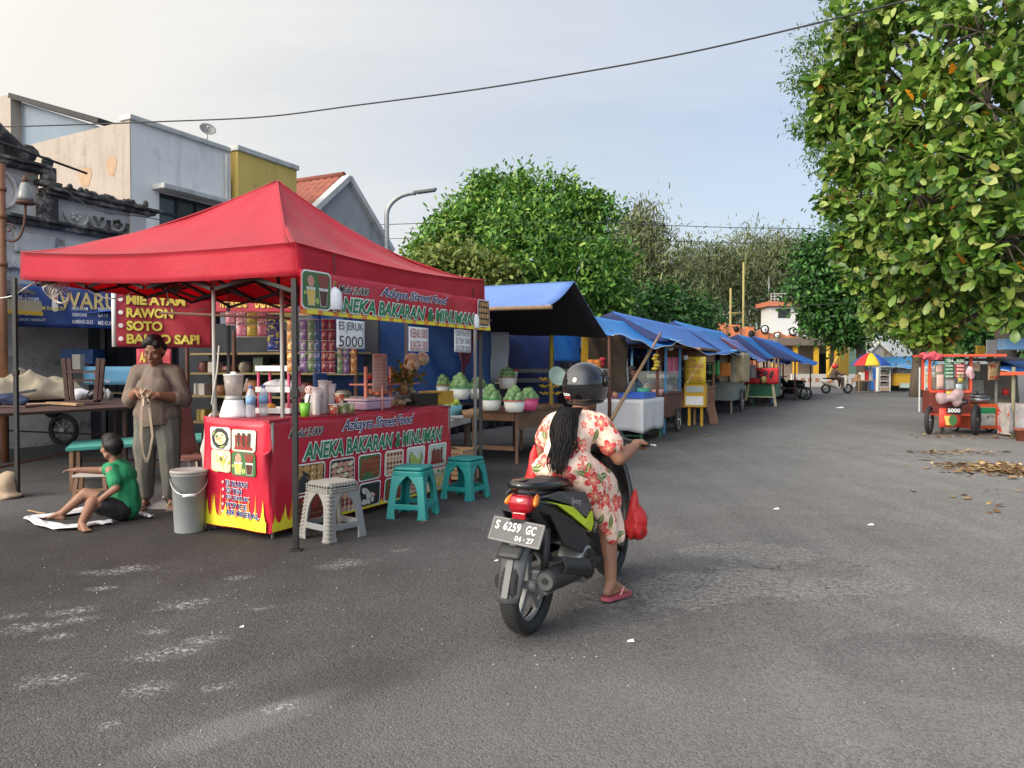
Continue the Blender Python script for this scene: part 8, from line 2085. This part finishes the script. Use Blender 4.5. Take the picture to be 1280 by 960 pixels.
for r_,(py0,py1)in enumerate(((448,454),(455.5,459),(460,463.5),(464.5,468),(469,472))):
 for c_,(pa_,pb_2)in enumerate(((1181,1192),(1195,1206))):
  gm=M_tg if(r_==0 or c_==0)else M_tr
  nm_=('top','second','third','fourth','lowest')[r_]+' row '+('first' if c_==0 else 'second')+' tag'
  word=(('TEH','SUSU'),('KOPI','COKLAT'),('JAHE','MILO'),('LEMON','ES'),('MELON','JUS'))[r_][c_]
  tagboard(f'{"green" if gm is M_tg else "red"} drink tag reading {word} on the front of the orange drink cart',pa_,pb_2,py0,py1,Yt_,gm,((word,.1,.9,.2,.8),),M_white)
tagboard('red poster with an ice drink and the price 5000 low on the orange drink cart',1174,1201,510,534,Yo-.1,mat('poster red',(.58,.05,.03),.5),(),M_white,'price_poster',None)
a,b=P(1174,534,Yo-.12),P(1201,534,Yo-.12);f0=plane_map(a,b,a.z);h=ZH(1174,508,Yo)-a.z
t=[o for o in bpy.data.objects if o.get('label','').startswith('red poster with an ice drink')][0];o_=t.location;fl=lambda x,y,e=0.0:f0(x,y,e)-o_
mb=MB();flat(mb,fl,[(.3*f0.len,.70*h),(f0.len,.60*h),(f0.len,h),(.34*f0.len,h*1.0)],M_txk,.012);fit_text(mb,'5000',.36*f0.len,.95*f0.len,.72*h,.92*h,fl,M_white,.04,0,.016);mb.build('lettering',t)
mb=MB();flat(mb,fl,[(.3*f0.len,.1*h),(.62*f0.len,.1*h),(.72*f0.len,.56*h),(.2*f0.len,.56*h)],FOODC['drink'],.012);flat(mb,fl,disc(.62*f0.len,.34*h,.09,.12),FOODC['greens'],.014);mb.build('picture',t)
crumple('plastic_bag','mauve crumpled bag hanging on the front of the orange drink cart','bag',P(1187,509,Yo-.25),(.26,.14,.26),mat('mauve bag',(.36,.25,.26),.5,var=.3,vs=8),14)
crumple('plastic_bag','dark crumpled bag next to the mauve bag','bag',P(1199,509,Yo-.2),(.16,.12,.16),mat('black polythene',(.012,.013,.018)),15)
crumple('plastic_bag','small pale pink bag hanging from the roof edge of the orange drink cart','bag',P(1212,474,Yo-.2),(.10,.08,.24),mat('pale pink polythene',(.62,.40,.44),.4),16)
crumple('cloth_bundle','pink and orange cloth knotted at the roof corner of the orange drink cart','cloth',P(1166,450,Yo-.2),(.26,.16,.12),mat('pink cloth',(.58,.08,.12),.7,var=.3),17)
tagboard('blue and orange sachet sheet hung by the glass of the orange drink cart',1198,1204,467,478,Yt_,SACH[6],(),M_white,'sachet_sheet',None)
tagboard('pinkish flyer on the left post of the orange drink cart',1170,1179,456,466,Yo-.05,M_pink,(),M_white,'flyer',None)
Y2=15.9
t=thing('food_cart','orange framed cart with a white and green picture panel','cart',V((P(1230,470,Y2).x,Y2,0)),R(-4))
w_=36/F_PX*Y2;zz0,zz1=ZH(1230,536,Y2),ZH(1230,505,Y2)
mb=MB(M_orange);mb.bb((-w_/2,0,zz0),(w_/2,.8,zz1));mb.build('body',t,bev=.008)
mb=MB(mat('pale drawing panel',(.48,.50,.46),.6,var=.5,vs=9,stain='#3c4038',st=(.56,.62),ss=7));mb.bb((-w_/2+.07,-.012,zz0+.07),(w_/2-.07,-.003,zz1-.07));mb.build('picture_panel',t)
mb=MB(M_tg);mb.bb((-w_/2+.075,-.02,zz1-.2),(w_/2-.075,-.013,zz1-.075));mb.build('green_header',t)
for x in(-w_/2+.03,w_/2-.03):
 for y in(.05,.75):mb=MB(M_greypost);mb.bar((x,y,zz1),(x,y,ZH(1230,452,Y2)),.04);mb.build('post',t)
mb=MB(mat('dark canopy board',(.05,.04,.035),.7));mb.bb((-w_/2-.3,-.3,ZH(1230,451,Y2)),(w_/2+.6,1.1,ZH(1230,449,Y2)+.02));mb.build('roof',t)
mb=MB(M_steel);mb.lathe([(.16,0),(.24,.03),(.24,.14),(.22,.14)],(.05,.35,zz1+.002),20);mb.lathe([(.22,.145),(.12,.2),(.02,.22),(.02,.26),(.001,.262)],(.05,.35,zz1+.002),16);mb.build('steamer',t)
mb=MB(M_glass);mb.bb((-w_/2+.04,.5,zz1+.002),(w_/2-.04,.78,zz1+.5));mb.build('glass_case',t)
for i in range(3):mb=MB(GC[i+1]);mb.box((-.2+.2*i,.62,zz1+.12),(.12,.12,.2));mb.build('packet',t)
for sx in(-1,1):wheel_at(t,(sx*(w_/2+.06),.45,.26),.26)
mb=MB(M_steel);mb.bar((-.1,.1,0),(-.1,.1,zz0),.04);mb.build('foot',t)
tagboard('yellowish food flyer hanging at the right end of the second orange cart',1235,1249,453,475,Y2-.15,mat('food flyer',(.55,.40,.22),.5,var=.4,vs=12,stain='#8a3020',st=(.55,.6),ss=9),(('MIE',.15,.7,.72,.9),('BAKSO',.15,.9,.1,.25)),M_red,'flyer',None)
tagboard('small cream flyer hanging in the middle of the second orange cart',1216,1225,453,464,Y2-.15,mat('cream flyer',(.58,.50,.34),.5,var=.2,vs=12),(('ES',.2,.8,.3,.7),),M_inkr,'flyer',None)
pbox('hut_wall','brown grey hut wall behind the two orange carts','hut',1210,1272,455,535,18.5,1.5,mat('hut boards',(.13,.11,.09),.85,var=.3,vs=5))
pbox('hut_base','olive skirt board with a yellow foot right of the second orange cart','board',1247,1262,500,531,16.6,.4,mat('olive board',(.20,.18,.11),.7))
a,b,c,d=P(1250,447,17.5),P(1330,446,17.5),P(1330,462,14.6),P(1251,463,14.6)
tarp('tarp_roof','blue tarp roof with an orange hem at the right edge',(a,b,c,d),M_bluet,.05,.03,(20,8),None,[(P(1267,470,14.7).x,14.7,1.42),(P(1330,470,14.7).x,14.7,1.45)],mat('mossy bamboo post',(.20,.19,.12),.7,var=.3,vs=5),None,12)
mb=MB(mat('orange hem',(.60,.10,.04),.6));q0,q1=P(1250,467,14.55),P(1330,466,14.55);mb.bar(V((0,0,0)),q1-q0,.01,.07);tag(mb.build('hem_strip',loc=q0),'orange strip along the hem of the blue tarp at the right edge','strip')
pbox('light_box','pale blue shop light box above the blue tarp at the right edge','sign',1256,1330,423,437,15.5,.25,mat('pale blue sign',(.16,.32,.52),.5,var=.15))
pbox('stall_counter','pale counter with posters at the right edge','counter',1271,1340,505,545,14.9,.6,mat('poster counter',(.45,.42,.40),.6,var=.5,vs=4,stain='#b53a33',st=(.54,.58),ss=3))
t=thing('flower_pot','terracotta flower pot at the foot of the bamboo post','pot',G(1278,551));mb=MB(M_tile);mb.lathe([(.10,0),(.14,.2),(.15,.2),(.15,.24),(.12,.24)],n=18);mb.build('body',t)
curtain('grey rag hanging on the bamboo post at the right edge',P(1261,540,14.6),P(1266,540,14.65),ZH(1263,542,14.6),ZH(1263,507,14.6),mat('grey rag',(.36,.34,.32),.8),.02,2)
pbox('yellow_board','ochre board above the roof of the second orange cart','board',1222,1232,432,445,19,.1,M_yel)
pbox('hung_cloth','white hanging cloth above the roof of the second orange cart','cloth',1234,1246,425,444,19.2,.05,mat('white hung cloth',(.55,.53,.53),.8))
small('water_dipper','small red dipper hanging beside the bamboo post','dipper',P(1257,494,16.2),lambda m:m.lathe([(.06,0),(.075,.14),(.068,.14),(.055,.01)],n=14),M_red)
M_dry=leaf_mat('fallen leaves',[(0,'#4a3220'),(.4,'#7a5a36'),(.75,'#9a7d52'),(1,'#bba678')],.8,.1)
g_=np.random.default_rng(77)
def litter(name,label,pxs,n,spread,size,seed,kind=None):
 C=[]
 for(px,py,k,sx,sy)in pxs:
  c=G(px,py);m_=int(n*k);q=g_.normal(size=(m_,3))*np.array([sx,sy,0]);q[:,2]=.012+.05*g_.random(m_)*(k>.5);C.append(q+np.array([c.x,c.y,0]))
 C=np.concatenate(C);Nn=np.tile(np.array([[0,0,1.]]),(len(C),1));
 o=leaf_cloud(name,C,Nn,size,M_dry,None,.5,.15,seed,0,.95);co=o.data.vertices
 for v in co:v.co.z=max(.004,.012+(v.co.z-.012)*.3)
 return tag(o,label,'leaves',kind='stuff')
litter('fallen_leaves','drift of dry brown leaves at the right edge of the street',[(1262,588,.8,.34,.22),(1285,592,.8,.4,.3),(1232,582,.35,.3,.14),(1195,566,.22,.5,.2),(1180,545,.12,.5,.3),(1240,547,.12,.6,.2),(1230,625,.05,.5,.5),(1190,585,.06,.5,.25)],330,0,.12,5)
for px,py,lab in((1048,596,'single curled brown leaf in the middle of the lane'),(1145,575,'long dry leaf by the tar seam'),(1248,642,'dry leaf in front of the leaf drift'),(535,652,'dry leaf beside the nearer teal stool'),(883,546,'tan scrap on the lane by the left row')):
 c=G(px,py);C=np.array([[0,0,.02]]);o=leaf_cloud('dry_leaf',C,np.array([[0,0,1.]]),.19,M_dry,None,.45,.2,px,0,.95)
 for v in o.data.vertices:v.co.z=max(.004,.012+(v.co.z-.02)*.3)
 o.location=c;tag(o,lab,'leaf')
mb=MB(M_white)
for px,py,lab,s_ in((1049,510,'white paper scrap far up the lane',.16),(788,803,'small white twist of paper in the near lane',.02),(1088,657,'pale scrap in the lane right of the scooter',.03),(302,785,'white crumb on the near asphalt',.012),(620,702,'white crumb between stool and scooter',.015),(970,637,'pale scrap mid lane',.03)):
 c=G(px,py);mb=MB(M_white);mb.add([(-s_,-s_*.5,.006),(s_,-s_*.4,.006),(s_*.8,s_*.5,.012+s_*.2),(-s_*.6,s_*.6,.008)],[(0,1,2,3),(3,2,1,0)]);tag(mb.build('paper_scrap',loc=c),lab,'scrap')
rg=random.Random(55);mb=MB(mat('grit',(.33,.32,.30),.8))
for i in range(120):
 c=G(rg.gauss(200,190),690+abs(rg.gauss(0,95)));s_=rg.uniform(.0015,.006);mb.ell((c.x,c.y,s_*.5),(s_,s_*.8,s_*.6),n=5,k=4)
for i in range(90):
 c=G(rg.uniform(600,1270),rg.uniform(530,900));s_=rg.uniform(.002,.007);mb.ell((c.x,c.y,s_*.5),(s_,s_*.8,s_*.6),n=5,k=4)
tag(mb.build('grit'),'pale grit and crumbs scattered on the asphalt','grit',kind='stuff')
for i,(pa_,pb_2,y0,y1,m_,lab)in enumerate(((1171,1180,468,486,M_pink,'pinkish poster on the left post below the small flyer of the drink cart'),(1172,1180,488,503,M_tr,'red card low on the left side of the orange drink cart'),(1182,1193,475,487,M_glass,'small clear menu pane on the orange drink cart'),(1195,1203,480,492,mat('pale blue card',(.38,.48,.55),.6),'pale blue card beside the mauve bag'),(1183,1193,489,498,SACH[6],'yellow green snack card above the mauve bag'))):
 tagboard(lab,pa_,pb_2,y0,y1,Yo-.08,m_,(),M_white,'price_card',None)
hang=[('orange',(.55,.18,.03)),('white',(.62,.62,.60)),('crimson',(.40,.02,.05)),('green',(.05,.30,.10)),('sky blue',(.12,.34,.55)),('yellow',(.62,.46,.06)),('pink',(.60,.20,.28)),('brown',(.20,.10,.05)),('grey',(.30,.30,.30)),('teal',(.03,.25,.24))]
spots_=[(12.6,-4.6,1.55,.5,0),(13.3,-4.7,1.6,.42,2),(14.6,-4.75,1.6,.5,1),(15.3,-4.2,1.7,.35,5),(16.9,-4.25,1.65,.4,6),(17.5,-4.3,1.6,.45,4),(20.9,-4.1,1.6,.4,3),(21.8,-4.2,1.6,.5,7),(22.6,-4.1,1.55,.4,0),(26.2,-4.1,1.5,.4,2),(27.4,-4.1,1.5,.45,8),(30.4,-4.0,1.45,.4,1),(10.4,-6.9,1.7,.6,7),(11.2,-7.0,1.7,.6,9),(12.4,-6.8,1.7,.7,8),(10.9,-6.2,1.9,.5,2)]
wh=['under the low sagging blue sheet','deeper under the low sagging blue sheet','behind the white draped table','at the near corner of the blue posted cart','between the blue posted cart and the yellow sign','close to the yellow menu board','past the wooden snack cart','in the gap before the grey zinc cart','at the near post of the grey zinc cart','beyond the cream curtain','before the small green cart','beyond the red cloth banner','at the back of the fruit stall','deep in the fruit stall','in the far back corner of the fruit stall','over the melon bowls']
for i,(u,v,z,h,k)in enumerate(spots_):
 nm_,c_=hang[k];w_=.26+.05*(i%3);mb=MB(mat('hung '+nm_,c_,.75,var=.3,vs=9));n=3 if i%2 else 1
 if n==1:mb.sheet(lambda a,b:((a-.5)*w_*(1+.15*b),.04*math.sin(a*13+i),-h*b),12,8,.006)
 else:
  for j in range(5):mb.ell((.03*math.sin(j*2+i),0,-h*(j+.5)/5),(.07,.04,h*.11),n=8,k=6)
 tag(mb.build('hanging_cloth' if n==1 else 'packet_string',loc=S(u,v,z),rz=RZ+.4*(i%3)),f"{nm_} {'cloth' if n == 1 else 'string of packets'} hanging {wh[i]}",'cloth' if n==1 else 'packets')
vp=P(790,470,15.6);vd=thing('person','vendor in a black headscarf and blue grey shirt standing behind the white draped table','person',V((vp.x,vp.y,0)),R(20))
bm=bmesh.new();Tv=head(bm,(0,-.03,1.30),1.0,Matrix.Rotation(R(12),4,'X'));chain(bm,[((0,.02,.8),.13),((0,.02,1.06),.11),((0,0,1.2),.05)])
for sx in(-1,1):chain(bm,[((sx*.16,.02,1.06),.05),((sx*.22,-.05,.86),.042),((sx*.12,-.26,.88),.03)]);hand(bm,(sx*.12,-.26,.88),(-sx*.5,-.8,0),(0,0,1),.7,.95,sx);chain(bm,[((sx*.09,.02,.78),.09),((sx*.1,.02,.42),.06),((sx*.1,.03,.1),.04)]);foot(bm,(sx*.1,.03,.07),(0,-1,0),1)
organic('body',bm,M_skin,vd,.009,4);eyes(Tv,vd)
bm=bmesh.new();chain(bm,[((0,.02,.62),.19),((0,.02,.9),.16),((0,.02,1.06),.13)])
for sx in(-1,1):chain(bm,[((sx*.10,.02,1.08),.08),((sx*.17,.02,1.05),.075),((sx*.22,-.05,.86),.065),((sx*.15,-.2,.875),.05)])
organic('shirt',bm,mat('blue grey shirt',(.10,.15,.21),.8,var=.15),vd,.010,4,deform=wrinkle(.008,8))
bm=bmesh.new();chain(bm,[((0,.02,.60),.17),((0,.03,.12),.20)]);organic('skirt',bm,mat('black skirt',(.012,.012,.014),.85),vd,.012,4)
bm=bmesh.new()
for p_,r_v in(((0,.03,.05),.098),((0,.06,.0),.095),((0,.04,-.07),.085),((.055,.0,-.02),.05),((-.055,.0,-.02),.05),((0,-.02,.09),.065),((0,-.02,-.13),.085),((.06,.0,-.14),.08),((-.06,.0,-.14),.08)):bmesh.ops.create_uvsphere(bm,u_segments=14,v_segments=10,radius=r_v,matrix=Matrix.Translation(Tv@V(p_)))
organic('headscarf',bm,mat('black headscarf',(.010,.010,.011),.8),vd,.010,4)
